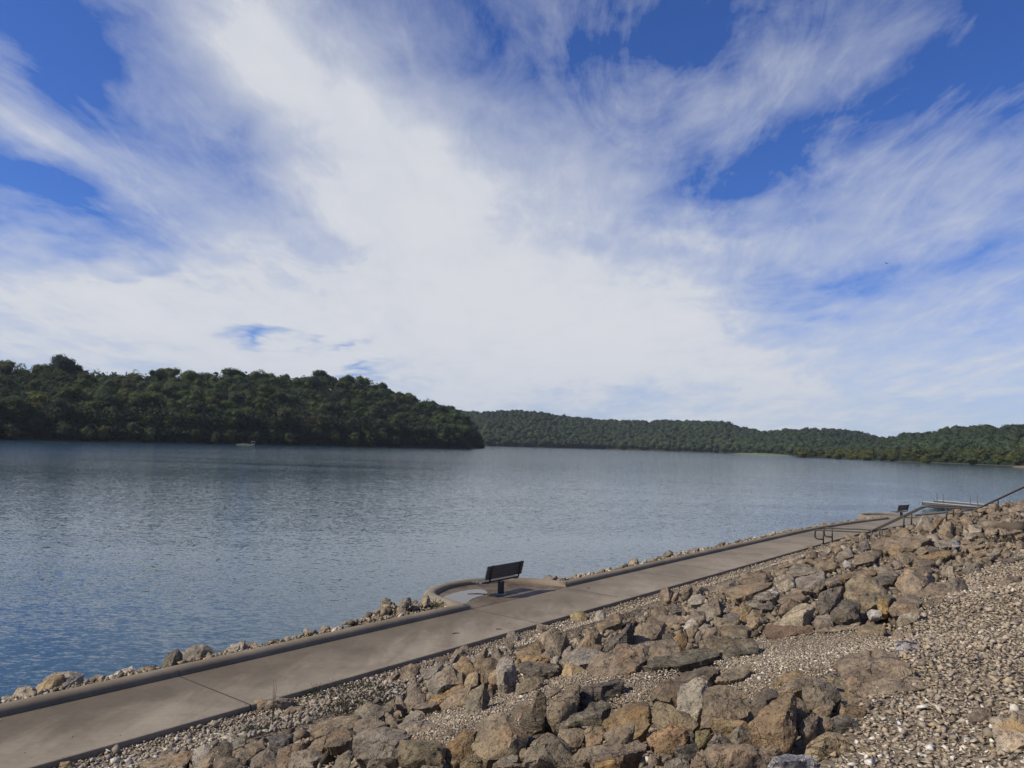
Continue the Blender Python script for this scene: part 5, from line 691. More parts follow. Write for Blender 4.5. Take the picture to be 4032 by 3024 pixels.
('rock','small brown rock beside the tall tan boulder','brown',0.31,(15.50,26.82,2.69),'-12,10,16 -10,8,35 23,8,41 10,-14,20 -24,-28,11 4,4,23 11,5,30 2,27,12 29,26,31 -13,-11,8 -19,-18,0 -1,-18,1'),
('rock','small grey-brown rock in front of the pale flat-topped rock','greybrown',0.37,(13.64,22.79,3.01),'-14,13,18 -8,12,24 22,13,23 -1,-36,20 -19,-32,13 -1,6,18 16,9,21 3,34,11 32,33,15 -7,-12,8 -23,-20,0 -2,-20,1'),
('stone','small grey-brown stone behind the bluish stone with white veins','greybrown',0.24,(13.47,23.27,2.89),'-7,9,13 1,8,24 20,8,18 -4,-26,11 -19,-20,8 4,2,14 -3,6,17 4,22,9 25,22,12 -10,-7,5 -12,-12,0 1,-12,0'),
('stone','small flat pale stone between the bluish stone with white veins and the pale flat-topped rock','pale',0.26,(13.24,22.30,3.04),'-6,15,11 6,15,15 13,-3,16 -2,-25,13 -19,-17,9 3,10,11 8,0,14 2,23,7 15,5,11 -12,-9,6 -12,-8,0 3,-8,0'),
('rock','small brown rock beside the striped rust-brown log rock','brown',0.35,(10.62,19.91,2.89),'-16,9,9 -5,14,16 16,13,23 7,-23,19 -14,-30,13 -3,-11,17 15,10,18 -1,29,3 25,33,14 -4,-10,7 -20,-18,0 0,-18,1'),
('rock','small purplish-grey rock behind the striped rust-brown log rock','purplegrey',0.39,(10.69,19.50,2.95),'-11,15,16 -3,14,25 18,14,22 6,-34,20 -15,-33,14 -6,-6,19 -4,10,20 5,37,9 28,36,13 -4,-12,8 -19,-20,0 3,-20,1'),
('rock','medium-sized tan rock in front of the cream boulder','tan',0.43,(13.73,21.09,3.26),'-31,-18,15 -14,13,19 13,17,27 17,-12,24 -6,-22,18 -7,-14,21 5,-8,24 -11,6,8 28,41,17 8,2,11 -13,-3,0 11,-3,1'),
('rock','medium-sized brown rock beside the brown rock on the skyline','brown',0.42,(22.10,36.19,2.81),'-14,14,13 -15,13,26 20,13,34 7,-29,24 -18,-38,15 -2,6,21 17,9,26 5,38,8 32,37,24 -5,-15,10 -26,-24,0 -2,-24,1'),
('rock','brown rock on the skyline, under the posts of the upper handrail','brown',0.63,(22.07,35.30,2.85),'-45,-18,21 -8,21,44 23,20,57 52,21,42 -19,-55,22 14,10,36 -7,14,43 -15,17,14 43,56,42 0,-20,15 -37,-34,0 -1,-34,1'),
('rock','medium-sized grey-brown rock beside the brown rock on the skyline','greybrown',0.47,(22.93,35.73,3.11),'-20,11,21 1,10,35 33,10,26 -29,-47,16 -5,2,23 15,5,28 2,37,14 44,37,18 -34,-31,0 -7,-31,1'),
('rock','small dark grey rock behind the cream boulder','darkgrey',0.31,(23.61,35.57,3.33),'-15,7,11 -3,6,27 19,6,21 -9,-31,11 3,1,17 10,3,21 0,24,7 27,23,15 -25,-20,0 -8,-20,1'),
('rock','medium-sized tan rock behind the cream boulder','tan',0.66,(22.22,33.77,2.99),'-38,-3,28 16,34,53 56,25,55 4,-51,33 -42,-45,22 -13,-16,37 -6,13,42 -6,34,19 73,62,40 -15,-8,15 -33,-23,0 4,-23,1'),
('rock','small pale rock behind the cream boulder','pale',0.37,(21.97,33.84,3.04),'-19,5,16 1,17,25 16,-6,24 -6,-21,13 -5,-11,20 5,-7,23 -1,25,11 25,15,17 -17,-8,0 4,-8,1'),
('stone','small brown stone in front of the pale flat-topped rock','brown',0.30,(11.63,19.24,3.22),'-29,-22,10 -5,14,15 27,14,19 -9,-22,12 -3,4,13 14,11,15 -16,-6,6 33,31,12 -14,-12,0 2,-12,1'),
('rock','medium-sized brown rock between the brown rock on the skyline and the cream boulder','brown',0.54,(20.77,32.99,2.83),'-54,-38,18 -1,27,34 43,27,32 28,-6,26 -25,-38,19 9,4,25 0,22,27 -28,-8,11 57,58,21 -5,-8,11 -27,-20,0 3,-20,1'),
('stone','small brown stone beside the cream boulder','brown',0.30,(14.91,22.55,3.44),'-13,8,9 -5,7,21 20,6,28 21,7,14 -23,-29,10 -2,2,16 11,3,20 2,24,5 28,23,20 -11,-13,7 -22,-19,0 -5,-19,1'),
('stone','small tan stone beside the bluish stone with white veins','tan',0.28,(11.82,20.05,3.15),'-27,-21,10 -9,13,15 19,13,15 2,-21,11 6,8,11 13,10,13 -15,-6,5 26,29,9 -16,-12,0 0,-12,0'),
('stone','tiny tan stone between the cream boulder and the flat purplish slab in the upper gravel','tan',0.20,(11.01,17.06,3.48),'-8,5,6 4,9,16 5,-9,11 -1,-15,7 -1,-1,10 1,8,11 2,16,3 10,2,7 -11,-8,0 0,-8,0'),
('stone','small flat tan stone in front of the cream boulder','tan',0.26,(11.80,17.86,3.56),'-28,-17,9 -1,15,14 23,15,18 -10,-34,13 11,13,11 15,12,14 -20,-9,6 25,23,12 -15,-8,0 0,-8,0'),
('stone','tiny flat tan stone behind the flat purplish slab in the upper gravel','tan',0.19,(9.75,14.79,3.66),'-8,3,23 -2,3,17 -6,4,13 -6,-20,7 15,3,17 3,3,25 -1,2,16 6,1,21 -2,9,19 0,10,10 16,9,14 -13,-13,0 -2,-13,0'),
('stone','pale lake-edge rock at the very end, beyond the kerb, half cut off by the frame','pale',0.24,(-8.66,13.83,0.60),'0,-18,11 -18,13,13 -5,13,18 25,-14,18 15,-18,11 -3,9,9 -14,11,12 -7,-3,4 -15,27,8 5,-3,4 1,-9,0 16,-9,0'),
('rock','low pale lake-edge rock, beside the yellow-ochre one over the kerb','pale',0.46,(-8.65,14.33,0.41),'-40,16,14 -22,14,34 3,14,37 16,14,29 42,-41,35 17,-46,27 -9,6,25 8,9,30 -51,43,0 -17,42,18 22,-13,20 2,-29,5 30,-29,6'),
('rock','yellow-ochre lake-edge rock, lying on a bigger grey rock over the kerb','ochrepale',0.50,(-8.49,14.88,0.44),'-39,8,16 -12,7,34 18,6,42 23,7,32 8,8,15 13,-58,26 12,-11,37 -49,38,1 -4,37,21 -12,38,0 6,-40,4 36,-40,5'),
('rock','big grey lake-edge rock, under the yellow-ochre one','palegrey',0.70,(-8.41,15.17,0.40),'-55,12,23 -25,11,39 6,10,43 30,11,34 33,12,22 7,13,13 39,-81,40 -4,-2,30 -20,3,34 -68,54,0 -19,53,17 2,54,0 18,-39,20 6,-55,8 48,-55,9'),
('rock','grey tent-shaped lake-edge rock, between the big grey and the white one','grey',0.40,(-7.83,15.18,0.43),'-34,15,12 -17,14,26 3,14,34 15,14,24 33,-36,32 3,-38,25 11,0,30 -41,39,0 -12,38,18 17,-12,20 -1,-23,7 23,-23,8'),
('rock','white lake-edge rock, over the kerb beside a tan one','white',0.54,(-7.52,15.67,0.41),'-15,-41,23 -31,29,22 2,28,35 14,29,27 36,-41,33 15,-49,28 -16,19,19 5,23,25 -24,-9,9 -17,61,14 17,-9,17 -9,-21,0 23,-21,1'),
('rock','tan lake-edge rock, right next to the white lake-edge rock','tan',0.52,(-7.20,15.87,0.41),'-17,-29,23 -38,39,14 -5,38,24 38,-16,38 40,-33,34 6,-41,28 23,-38,36 -30,33,18 -25,2,8 -22,70,5 21,-2,17 -11,-10,0 21,-11,1'),
('stone','small rust-orange stone behind the tan lake-edge rock','rust',0.27,(-7.25,16.06,0.56),'-20,6,8 5,6,16 12,6,12 6,-29,14 -4,1,11 6,3,13 -23,22,0 2,22,3 0,-19,3 16,-19,3'),
('rock','dark grey upright lake-edge rock, paired with a rough pale-grey one','darkgrey',0.39,(-6.91,16.55,0.48),'-30,6,9 -19,4,34 3,4,46 16,4,35 16,6,16 19,-45,23 4,-2,26 11,0,33 -34,29,0 -8,27,29 3,29,6 -3,-31,6 20,-31,6'),
('rock','rough grey lake-edge boulder, largest of the rocks over the kerb','grey',0.66,(-6.67,17.14,0.42),'-44,12,21 -25,11,37 8,10,48 37,11,33 31,12,20 -4,13,10 -1,-74,28 17,-13,42 -51,51,1 -10,50,23 9,52,0 -10,-35,12 2,-50,0 42,-50,1'),
('rock','pale wedge-shaped lake-edge rock, beside a small upright stone','palegrey',0.49,(-6.03,17.59,0.46),'-38,15,13 -12,13,30 11,13,38 22,14,18 21,-51,30 14,-4,33 -41,44,0 -2,43,20 10,-21,17 -7,-33,9 23,-33,9'),
('stone','tiny upright pale grey stone beside the pale wedge-shaped lake-edge rock','palegrey',0.16,(-5.79,17.47,0.71),'-10,4,14 -5,3,23 3,3,21 5,4,10 6,-17,7 -2,1,14 3,2,18 -11,14,9 -1,13,15 3,-7,5 0,-11,0 7,-11,0'),
('rock','small tan rock beside the pale wedge-shaped lake-edge rock','tan',0.31,(-5.70,17.73,0.55),'-19,11,8 -13,10,22 7,10,26 28,-22,21 8,-30,14 2,5,15 -11,7,19 -22,29,0 -1,28,14 2,-11,7 0,-18,1 18,-18,2'),
('rock','dark grey lake-edge rock by the weeds, before the kerbed bench bay','grey',0.35,(-3.35,22.15,0.54),'-20,10,12 -23,8,37 -5,8,45 9,8,41 20,9,22 23,-31,19 1,-36,15 4,-4,34 -19,31,5 -7,29,31 12,30,13 -1,-15,9 -6,-23,0 15,-23,1'),
('rock','small grey rock behind the pointed cream lake-edge rock','grey',0.37,(-2.76,21.50,0.87),'-23,10,9 -5,9,24 10,8,29 22,9,18 -5,-39,15 3,2,18 10,5,22 -21,32,1 5,31,17 -6,-17,8 -7,-25,0 15,-25,1'),
('rock','medium-sized cream rock behind the pointed cream lake-edge rock','cream',0.43,(-2.94,22.61,0.53),'-26,11,11 0,10,28 26,10,31 17,11,19 -4,-45,17 -3,3,20 -11,5,24 -23,37,1 17,36,17 -4,-20,9 -7,-29,0 19,-29,1'),
('stone','upright cream lake-edge rock, against the outer kerb of the bench bay','cream',0.25,(-2.23,22.07,0.81),'-16,4,10 -12,3,27 4,2,37 13,3,21 9,4,10 -1,-29,10 2,-1,18 6,0,25 -14,19,5 1,17,26 5,19,5 -6,-20,0 9,-20,0'),
('stone','small pale grey stone beside the upright cream lake-edge rock','palegrey',0.26,(-2.05,22.85,0.61),'-17,6,21 2,5,29 14,6,17 -1,-27,11 -4,1,18 7,2,23 -15,21,13 10,21,10 -6,-18,0 9,-18,0'),
('stone','pointed cream lake-edge rock, in the weeds by the kerb','cream',0.28,(-2.81,21.18,0.61),'-15,-16,11 -5,4,28 10,18,38 16,-6,22 2,-15,14 5,-10,23 -7,0,27 -13,0,7 5,35,26 1,1,9 -8,-6,0 8,-6,0'),
('rock','small pale rock between the pointed cream lake-edge rock and the upright cream lake-edge rock','pale',0.41,(-2.53,21.74,0.54),'-22,-19,22 -7,17,33 14,24,41 22,16,34 8,-27,21 -16,-28,17 -4,-13,29 11,4,33 -20,5,13 8,49,26 4,-2,13 -10,-13,0 14,-13,1'),
('stone','small pale stone in front of the dark grey lake-edge rock by the weeds','pale',0.21,(-3.28,21.42,0.63),'-12,-6,10 -3,15,22 12,-2,15 0,-11,9 2,-6,15 5,0,17 -11,6,6 7,11,9 -6,-3,0 6,-4,0'),
('rock','small cream rock in front of the dark grey lake-edge rock by the weeds','cream',0.33,(-3.16,20.78,0.61),'-17,-9,14 3,14,21 20,-1,18 1,-15,14 -1,-9,18 -8,-1,18 -16,10,6 13,19,9 -8,-4,0 11,-4,1'),
('rock','pale lake-edge rock, a few paces beyond the bench bay','cream',0.45,(5.20,31.71,0.53),'-23,12,16 -16,11,37 11,10,46 31,12,23 -9,-47,18 4,3,27 13,5,34 -13,39,8 13,37,31 -5,-20,11 -16,-30,0 11,-31,1'),
('stone','small dark grey stone beside the pale lake-edge rock','darkgrey',0.21,(6.77,33.51,0.76),'-17,-16,8 -4,10,18 12,9,23 7,-16,8 -1,6,13 8,7,16 -12,-4,5 13,22,16 -9,-9,0 3,-9,0'),
('stone','small dark grey stone between the cream lake-edge rock and the pale lake-edge rock','darkgrey',0.24,(7.10,33.94,0.78),'-13,6,9 -1,5,26 16,5,16 -3,-26,9 3,1,14 -6,2,18 -7,20,5 16,20,10 -10,-17,0 4,-17,0'),
('rock','small cream rock between the cream lake-edge rock and the pale lake-edge rock','cream',0.35,(7.06,33.93,0.53),'-19,12,19 1,10,38 22,10,34 12,-19,22 -16,-33,13 -3,5,23 12,7,30 -10,32,12 22,31,24 -10,-13,9 -15,-21,0 5,-21,1'),
('rock','small cream rock beside the cream lake-edge rock','cream',0.32,(7.51,34.43,0.55),'-19,12,10 2,11,30 19,11,26 9,-31,19 -15,-29,12 5,6,18 11,7,22 -10,31,5 19,30,17 -9,-11,7 -16,-18,0 3,-18,1'),
('rock','medium-sized grey rock beside the cream lake-edge rock','grey',0.66,(8.51,35.95,0.42),'-32,20,17 -2,18,38 20,18,47 46,17,52 5,-46,34 -30,-66,25 -3,6,33 -14,10,39 -14,58,6 27,57,29 11,-7,21 -26,-43,0 12,-43,1'),
('rock','cream lake-edge rock, farthest of the pale ones beyond the bench bay','cream',0.60,(9.27,36.72,0.39),'-50,-51,29 0,44,42 32,44,38 22,-47,37 -15,-33,23 -4,-38,37 27,37,33 -33,-16,18 36,80,23 -4,2,13 -23,-11,0 13,-11,1'),
('rock','dark lake-edge rock, near the far kerb joint','darkgrey',0.42,(12.51,40.67,0.39),'-36,-37,23 8,59,34 21,-12,34 7,5,16 -17,-36,31 5,-20,34 -23,-12,16 23,12,24 -6,21,0 19,20,1'),
('rock','small dark grey rock between the dark lake-edge rock and the dark stump-like lake-edge rock','darkgrey',0.34,(13.16,41.39,0.40),'-29,-29,21 7,-9,34 19,-4,26 1,18,13 -2,-20,25 -17,-26,29 -18,-9,15 21,17,18 0,31,0 20,31,1'),
('rock','dark stump-like lake-edge rock, right at the far kerb joint','bluegrey',0.40,(14.07,42.67,0.37),'-34,-36,26 3,49,35 15,3,41 19,-15,23 -2,-1,15 -16,-36,31 3,-26,36 -22,-12,19 19,27,30 6,22,10 -7,13,0 17,13,1'),
('rock','grey lake-edge rock, just past the bench bay','grey',0.59,(1.51,27.08,0.63),'-37,16,13 -8,14,31 23,14,28 34,15,17 -11,-62,24 6,4,21 18,8,25 -27,51,0 20,50,12 -8,-27,11 -22,-41,0 13,-41,1'),
('rock','flat white lake-edge slab, beside the kerb end of the bench bay','white',0.52,(1.78,27.36,0.59),'-28,15,12 0,14,22 35,14,23 0,-54,21 -4,10,17 -13,8,20 -20,32,3 29,31,11 -15,-35,0 16,-35,1'),
('rock','dark lake-edge rock beyond the handrails, against the water','darkgrey',0.74,(37.39,84.69,-3.38),'-197,-361,147 -171,-355,171 -109,-338,159 336,777,27 -159,-363,153 -142,-355,160 -171,-317,134 -99,-294,143 334,803,0 378,803,1')
]

# ================================================================== SETTING
def bend(s):
    if s < 45: return 0.
    if s < 64.5: return .0048*(s-45)**2
    return 1.825+.187*(s-64.5)
def ground_su(s, u):
    v = u-bend(s)
    e = -15.35-.85*math.exp(-((s-15.6)/1.7)**2)      # the strip widens before the bench bay
    if v < e: z = max(ZP-.05-.85*(e-v), -2.5)
    elif v < -14.8: z = ZP+.03-.08*(-14.8-v)/(-14.8-e)
    elif v < -11.5: z = ZP-.10
    elif v < -2: z = ZP-.10+.30*(v+11.5)
    elif v < 3: z = ZP+2.75+.30*(v+2)-.024*(v+2)**2
    else: z = ZP+2.75+1.5-.6+.06*(v-3)
    if v > -11:
        z += .30*math.exp(-((s-44)/6)**2)*min(1, (v+11)/3)
        z += min(1, v+11)*(.05*math.sin(s*1.3+u*.7)+.04*math.sin(s*.6-u*1.9))
    return z
def W(s, v, z):              # along the walk, across it (bend followed), height -> world
    u = v+bend(s)
    return Vector((SV[0]*s+UV[0]*u, SV[1]*s+UV[1]*u, z))
def WG(s, v, dz=0): return W(s, v, ground_su(s, v+bend(s))+dz)

def inpoly(S_, V_, poly):
    ok = np.zeros(len(S_), bool); n = len(poly); j = n-1
    for i in range(n):
        xi, yi = poly[i]; xj, yj = poly[j]
        c = ((yi > V_) != (yj > V_)) & (S_ < (xj-xi)*(V_-yi)/(yj-yi+1e-9)+xi)
        ok ^= c; j = i
    return ok
PATCH1 = [(5.6,-5.7),(7.6,-7.2),(8.3,-6.4),(9.2,-5.9),(8.2,-3.9),(7.0,-3.4),(6.9,-4.3),(6.3,-4.6),(5.4,-4.6)]
PATCH2 = [(9.7,-4.1),(10.9,-3.7),(10.6,-2.5),(8.6,-1.7),(7.1,-1.8),(6.0,-2.2),(6.4,-2.5),(7.5,-3.2)]
# bank (one sheet from the lake bed to the top of the bank)
ss = np.concatenate([np.arange(-30, 0, 1.5), np.arange(0, 50, .4), np.arange(50, 130, 2), np.arange(130, 460, 15)])
vv = np.concatenate([np.arange(-20, -16, .5), np.arange(-16, -11, .25), np.arange(-11, 4, .3), np.arange(4, 60, 4)])
V = []; 
for s in ss:
    for v in vv:
        inside = -14.8 < v < -12.02
        p = WG(s, v)
        if inside: p.z = ZP-.22
        if v > -10.8 and v < -1.4 and not (inpoly(np.array([s]), np.array([v]), PATCH1)[0] or inpoly(np.array([s]), np.array([v]), PATCH2)[0]): p.z -= .20*min(1, (v+10.8)/.5, (-1.4-v)/.5)*(1 if s > 8.5 or v > -9.2 else .2)
        V.append(p)
nv = len(vv)
T = [(i*nv+j, i*nv+j+1, (i+1)*nv+j+1, (i+1)*nv+j) for i in range(len(ss)-1) for j in range(nv-1)]
bank = link('bank', big_mesh('bank', np.array([tuple(p) for p in V]), np.array(T)[:, ::-1], M_GROUND, True), kind='structure', label='gravelly embankment rising from the lakeside walk')
# lake
LK = [(-2600, -500, 0), (2600, -500, 0), (2600, 2500, 0), (-2600, 2500, 0)]
lake = link('water', new_mesh('water', LK, [(0, 1, 2, 3)], M_WATER), kind='structure', label='rippled blue-grey lake')
bed = link('lake_bed', new_mesh('lake_bed', [(x, y, -3) for x, y, z in LK], [(0, 1, 2, 3)], M_SOIL), kind='structure')

# the walk: slabs between joints
path = empty('path', kind='structure', label='concrete lakeside walk')
JOINTS = [-14.5, -9.9, -5.3, -.7, 3.9, 8.22, 16.87, 21.55, 26.4, 29.2, 35.0, 40.0, 45, 50, 55, 60, 65, 70, 75, 80, 88, 96, 104, 112, 120, 130]
def slab_mesh(name, s0, s1, v0, v1, mat, top=ZP, thick=.26):
    n = max(2, int((s1-s0)/.8)+1)
    prof = [(v0, -thick), (v0, -.012), (v0+.012, 0), (v1-.03, 0), (v1-.008, -.008), (v1, -.03), (v1, -thick)]
    V = []; F = []
    S_ = [s0]+[s0+.004]+list(np.linspace(s0+.004, s1-.004, n)[1:-1])+[s1-.004, s1]
    for i, s in enumerate(S_):
        e = -.004 if i in (0, len(S_)-1) else 0
        for v, z in prof: V.append(W(s, v, top+z+(e if z > -.1 else 0)))
    k = len(prof)
    for i in range(len(S_)-1):
        for j in range(k-1): F.append((i*k+j, (i+1)*k+j, (i+1)*k+j+1, i*k+j+1))
    F.append(tuple(range(k-1, -1, -1))); F.append(tuple((len(S_)-1)*k+j for j in range(k)))
    me = new_mesh(name, V, F, mat); 
    bm = bmesh.new(); bm.from_mesh(me); bmesh.ops.recalc_face_normals(bm, faces=bm.faces); bm.to_mesh(me); bm.free()
    return me
for a, b in zip(JOINTS[:-1], JOINTS[1:]):
    link('concrete_slab', slab_mesh('concrete_slab', a+.012, b-.012, -14.39, -12.0, M_CONC), path)

M_SEAL = simple_mat('dark_joint_filler', (.035, .030, .026), .9, 0, .3, 9.)
for k in JOINTS[1:-1]:
    w_ = .013 if k in (8.22, 40.0) else .006
    V = [W(k-w_, -14.39, ZP+.002), W(k+w_, -14.39, ZP+.002), W(k+w_, -12.02, ZP+.002), W(k-w_, -12.02, ZP+.002)]
    V += [p-Vector((0, 0, .1)) for p in V]
    link('joint_filler', new_mesh('joint_filler', V, [(0, 1, 2, 3), (0, 4, 5, 1), (1, 5, 6, 2), (2, 6, 7, 3), (3, 7, 4, 0)], M_SEAL), path)
for (sa, sb) in ((16.9, 21.5),):   # the line between the walk and the bay floor
    V = [W(sa, -14.385, ZP+.002), W(sb, -14.385, ZP+.002), W(sb, -14.41, ZP+.002), W(sa, -14.41, ZP+.002)]
    link('joint_filler', new_mesh('joint_filler', V, [(0, 1, 2, 3)], M_SEAL), path)
# rounded kerb on the lake side
kerb = empty('kerb', kind='structure', label='rounded concrete kerb along the lake side of the walk')
KP = [(0, -.25), (0, -.005), (.012, .05), (.05, .105), (.115, .14), (.21, .148), (.30, .13), (.37, .085), (.405, .02), (.41, -.28)]
def sweep(pts2, prof, base_z=ZP, closed_caps=True):
    """pts2: list of (world xy of inner foot, outward 2d unit)"""
    V = []; F = []; k = len(prof)
    for (x, y), (ox, oy) in pts2:
        for d, z in prof: V.append((x+ox*d, y+oy*d, base_z+z))
    for i in range(len(pts2)-1):
        for j in range(k-1): F.append((i*k+j, i*k+j+1, (i+1)*k+j+1, (i+1)*k+j))
    F.append(tuple(range(k))); F.append(tuple(reversed([(len(pts2)-1)*k+j for j in range(k)])))
    return V, F
def kerb_obj(pts2):
    V, F = sweep(pts2, KP)
    me = new_mesh('kerb_section', V, F, M_KERB, True)
    bm = bmesh.new(); bm.from_mesh(me); bmesh.ops.recalc_face_normals(bm, faces=bm.faces); bm.to_mesh(me); bm.free()
    me.set_sharp_from_angle(angle=math.radians(50))
    return link('kerb_section', me, kerb)
def straight(s0, s1):
    pts = []
    for s in np.linspace(s0, s1, max(2, int((s1-s0)/1.5)+2)):
        p = W(s, -14.40, 0); q = W(s, -15.40, 0); d = (q-p).normalized()
        pts.append(((p.x, p.y), (d.x, d.y)))
    return pts
def catmull(P, n=6):
    P = [np.array(p, float) for p in P]; out = []
    for i in range(len(P)-1):
        p0 = P[max(i-1, 0)]; p1, p2 = P[i], P[i+1]; p3 = P[min(i+2, len(P)-1)]
        for t in np.linspace(0, 1, n, endpoint=False):
            out.append(.5*((2*p1)+(-p0+p2)*t+(2*p0-5*p1+4*p2-p3)*t*t+(-p0+3*p1-3*p2+p3)*t**3))
    out.append(P[-1]); return out
BAY = [(16.85, -14.46), (17.02, -15.2), (17.26, -16.0), (17.6, -16.42), (18.1, -16.68), (18.8, -16.87), (19.8, -16.82), (20.7, -16.38), (21.2, -15.8), (21.5, -15.15), (21.66, -14.46)]
def bay(s_shift, stained):
    c = catmull([(s+s_shift, v) for s, v in BAY]); pts = []; xy = []
    for i, (s, v) in enumerate(c):
        p = W(s, v, 0); xy.append(p)
    for i, p in enumerate(xy):
        d = (xy[min(i+1, len(xy)-1)]-xy[max(i-1, 0)]).normalized()
        o = Vector((-d.y, d.x, 0))
        pts.append(((p.x, p.y), (o.x, o.y)))
    mid = len(xy)//2
    kerb_obj(pts[:mid+1]); kerb_obj(pts[mid:])
    # floor of the bay
    n = len(xy)
    poly = [(p.x, p.y) for p in xy]
    ctr = W(19.2+s_shift, -14.9, 0)
    V = [(x, y, ZP-.004) for x, y in poly]+[(ctr.x, ctr.y, ZP-.004)]
    a = W(21.66+s_shift, -14.405, 0); b = W(16.85+s_shift, -14.405, 0)
    V += [(a.x, a.y, ZP-.004), (b.x, b.y, ZP-.004)]
    F = [(i, n, i+1) for i in range(n-1)]+[(n-1, n, n+1), (n+1, n, n+2), (n+2, n, 0)]
    me = new_mesh('concrete_slab', V, F, M_BAY if stained else M_CONC)
    bm = bmesh.new(); bm.from_mesh(me); bmesh.ops.recalc_face_normals(bm, faces=bm.faces)
    if sum(f.normal.z for f in bm.faces) < 0: bmesh.ops.reverse_faces(bm, faces=bm.faces)
    r = bmesh.ops.extrude_face_region(bm, geom=bm.faces[:]); bmesh.ops.translate(bm, vec=(0,0,-.2), verts=[q for q in r['geom'] if isinstance(q, bmesh.types.BMVert)])
    bmesh.ops.recalc_face_normals(bm, faces=bm.faces); bm.to_mesh(me); bm.free()
    link('concrete_slab', me, path)
bay(0, True); bay(45.2, False)
# retaining face of the far bay is a little taller: the wall stands clear of the rocks there
KJ = [-14.5, -5.3, 3.9, 8.22, 16.86]
for a, b in zip(KJ[:-1], KJ[1:]): kerb_obj(straight(a+.008, b-.008))
KJ = [21.66, 29.2, 40.0, 51, 62.05]
for a, b in zip(KJ[:-1], KJ[1:]): kerb_obj(straight(a+.008, b-.008))
KJ = [66.86, 78, 90, 105, 130]
for a, b in zip(KJ[:-1], KJ[1:]): kerb_obj(straight(a+.008, b-.008))

# rain puddle in the bay
PUD = [(17.29,-15.99),(18.03,-16.25),(18.75,-16.32),(19.27,-16.16),(19.24,-15.86),(18.98,-15.56),(18.59,-15.43),(18.0,-15.32),(17.45,-15.05),(16.98,-14.74),(17.03,-14.95),(17.07,-15.28),(17.18,-15.7)]
pc = catmull(PUD+[PUD[0]], 4)[:-1]
V = [W(s+.03*math.sin(i*2.1), v+.02*math.sin(i*3.3), ZP+.004) for i, (s, v) in enumerate(pc)]
m, t, b = mat_new('puddle_water'); b.inputs['Base Color'].default_value = (.035, .028, .026, 1); b.inputs['Roughness'].default_value = .03; b.inputs['IOR'].default_value = 1.45
me = new_mesh('puddle', V, [tuple(range(len(V)))], m)
bm = bmesh.new(); bm.from_mesh(me); bmesh.ops.recalc_face_normals(bm, faces=bm.faces)
if bm.faces[:][0].normal.z < 0: bmesh.ops.reverse_faces(bm, faces=bm.faces)
bm.to_mesh(me); bm.free()
link('puddle', me, kind='structure', label='shallow rain puddle on the floor of the bench bay')

# ------------------------------------------------------------------ hills round the lake (polar sheets seen from the walk)
def interp(xs, ys, x): return float(np.interp(x, xs, ys))
def px_az(x, y=1740): return az_el(x, y)[0]
def water_r(x, y):           # distance of a point of the far waterline
    d = view_dir(x, y); t_ = -CZ/d[2]; return math.hypot(d[0], d[1])*t_
K = 1.8228
def hill(name, shore, tops, depth, tree_h, extra_l=None, extra_r=None, label=''):
    """shore, tops: picture positions (2212 wide) of the waterline and of the tree tops"""
    az = [az_el(x*K, y*K)[0] for x, y in shore]; r0 = [water_r(x*K, y*K) for x, y in shore]
    at = [az_el(x*K, y*K)[0] for x, y in tops]; et = [az_el(x*K, y*K)[1] for x, y in tops]
    if extra_l: az = [extra_l[0]]+az; r0 = [extra_l[1]]+r0; at = [extra_l[0]]+at; et = [extra_l[2]]+et
    if extra_r: az = az+[extra_r[0]]; r0 = r0+[extra_r[1]]; at = at+[extra_r[0]]; et = et+[extra_r[2]]
    def fr(a): return interp(az, r0, a)
    def fh(a):
        r1 = fr(a)+depth
        return max(1.5, CZ+r1*math.tan(interp(at, et, a))-tree_h)
    def fz(a, r):
        q = (r-fr(a))/depth
        H = fh(a)
        if q < 0: return -1.5+ (1.9)*max(0, 1+q*20)
        if q < 1: return .4+(H-.4)*(q**.8)
        return H*max(.0, 1-.25*(q-1)**1.5)
    A = np.linspace(az[0], az[-1], 90); Q = [-.05, 0, .08, .2, .35, .5, .65, .8, 1, 1.25, 1.6, 2.2, 3]
    V = []
    for a in A:
        for q in Q:
            r = fr(a)+q*depth; V.append((math.sin(a)*r, math.cos(a)*r, fz(a, r)))
    nq = len(Q)
    T = [(i*nq+j, (i+1)*nq+j, (i+1)*nq+j+1, i*nq+j+1) for i in range(len(A)-1) for j in range(nq-1)]
    link(name, big_mesh(name, np.array(V), np.array(T), M_SOIL, True), kind='structure', label=label)
    return dict(az=az, fr=fr, fz=fz, depth=depth)
HL = hill('hill', [(0,950),(400,958),(700,964),(1000,970),(1040,968)],
          [(0,783),(60,788),(127,782),(200,794),(300,797),(400,800),(500,797),(560,800),(640,805),(700,804),(760,815),(800,821),(850,838),(900,853),(950,866),(985,882),(1015,905),(1040,950)],
          100, 14, extra_l=(math.radians(-58), 300, math.radians(7.0)), label='wooded hill across the lake ending in a point')
HF = hill('hill', [(1000,961),(1045,963),(1300,970),(1600,980),(1720,985),(1800,987),(1950,990)],
          [(1000,884),(1045,886),(1120,882),(1170,886),(1230,896),(1300,902),(1400,906),(1440,903),(1500,905),(1560,905),(1600,917),(1640,927),(1660,928),(1700,921),(1790,922),(1840,925),(1880,936),(1950,950)],
          230, 15, extra_l=(math.radians(-14), 1500, math.radians(2.6)), label='low wooded ridge at the far end of the lake')
HR = hill('hill', [(1720,988),(1800,991),(1950,997),(2212,1008)],
          [(1720,966),(1790,962),(1860,950),(1928,941),(1965,929),(1990,932),(2014,928),(2053,920),(2124,915),(2158,918),(2212,912)],
          210, 10, extra_r=(math.radians(75), 380, math.radians(5.)), label='wooded hillside on the shore beyond the dock')

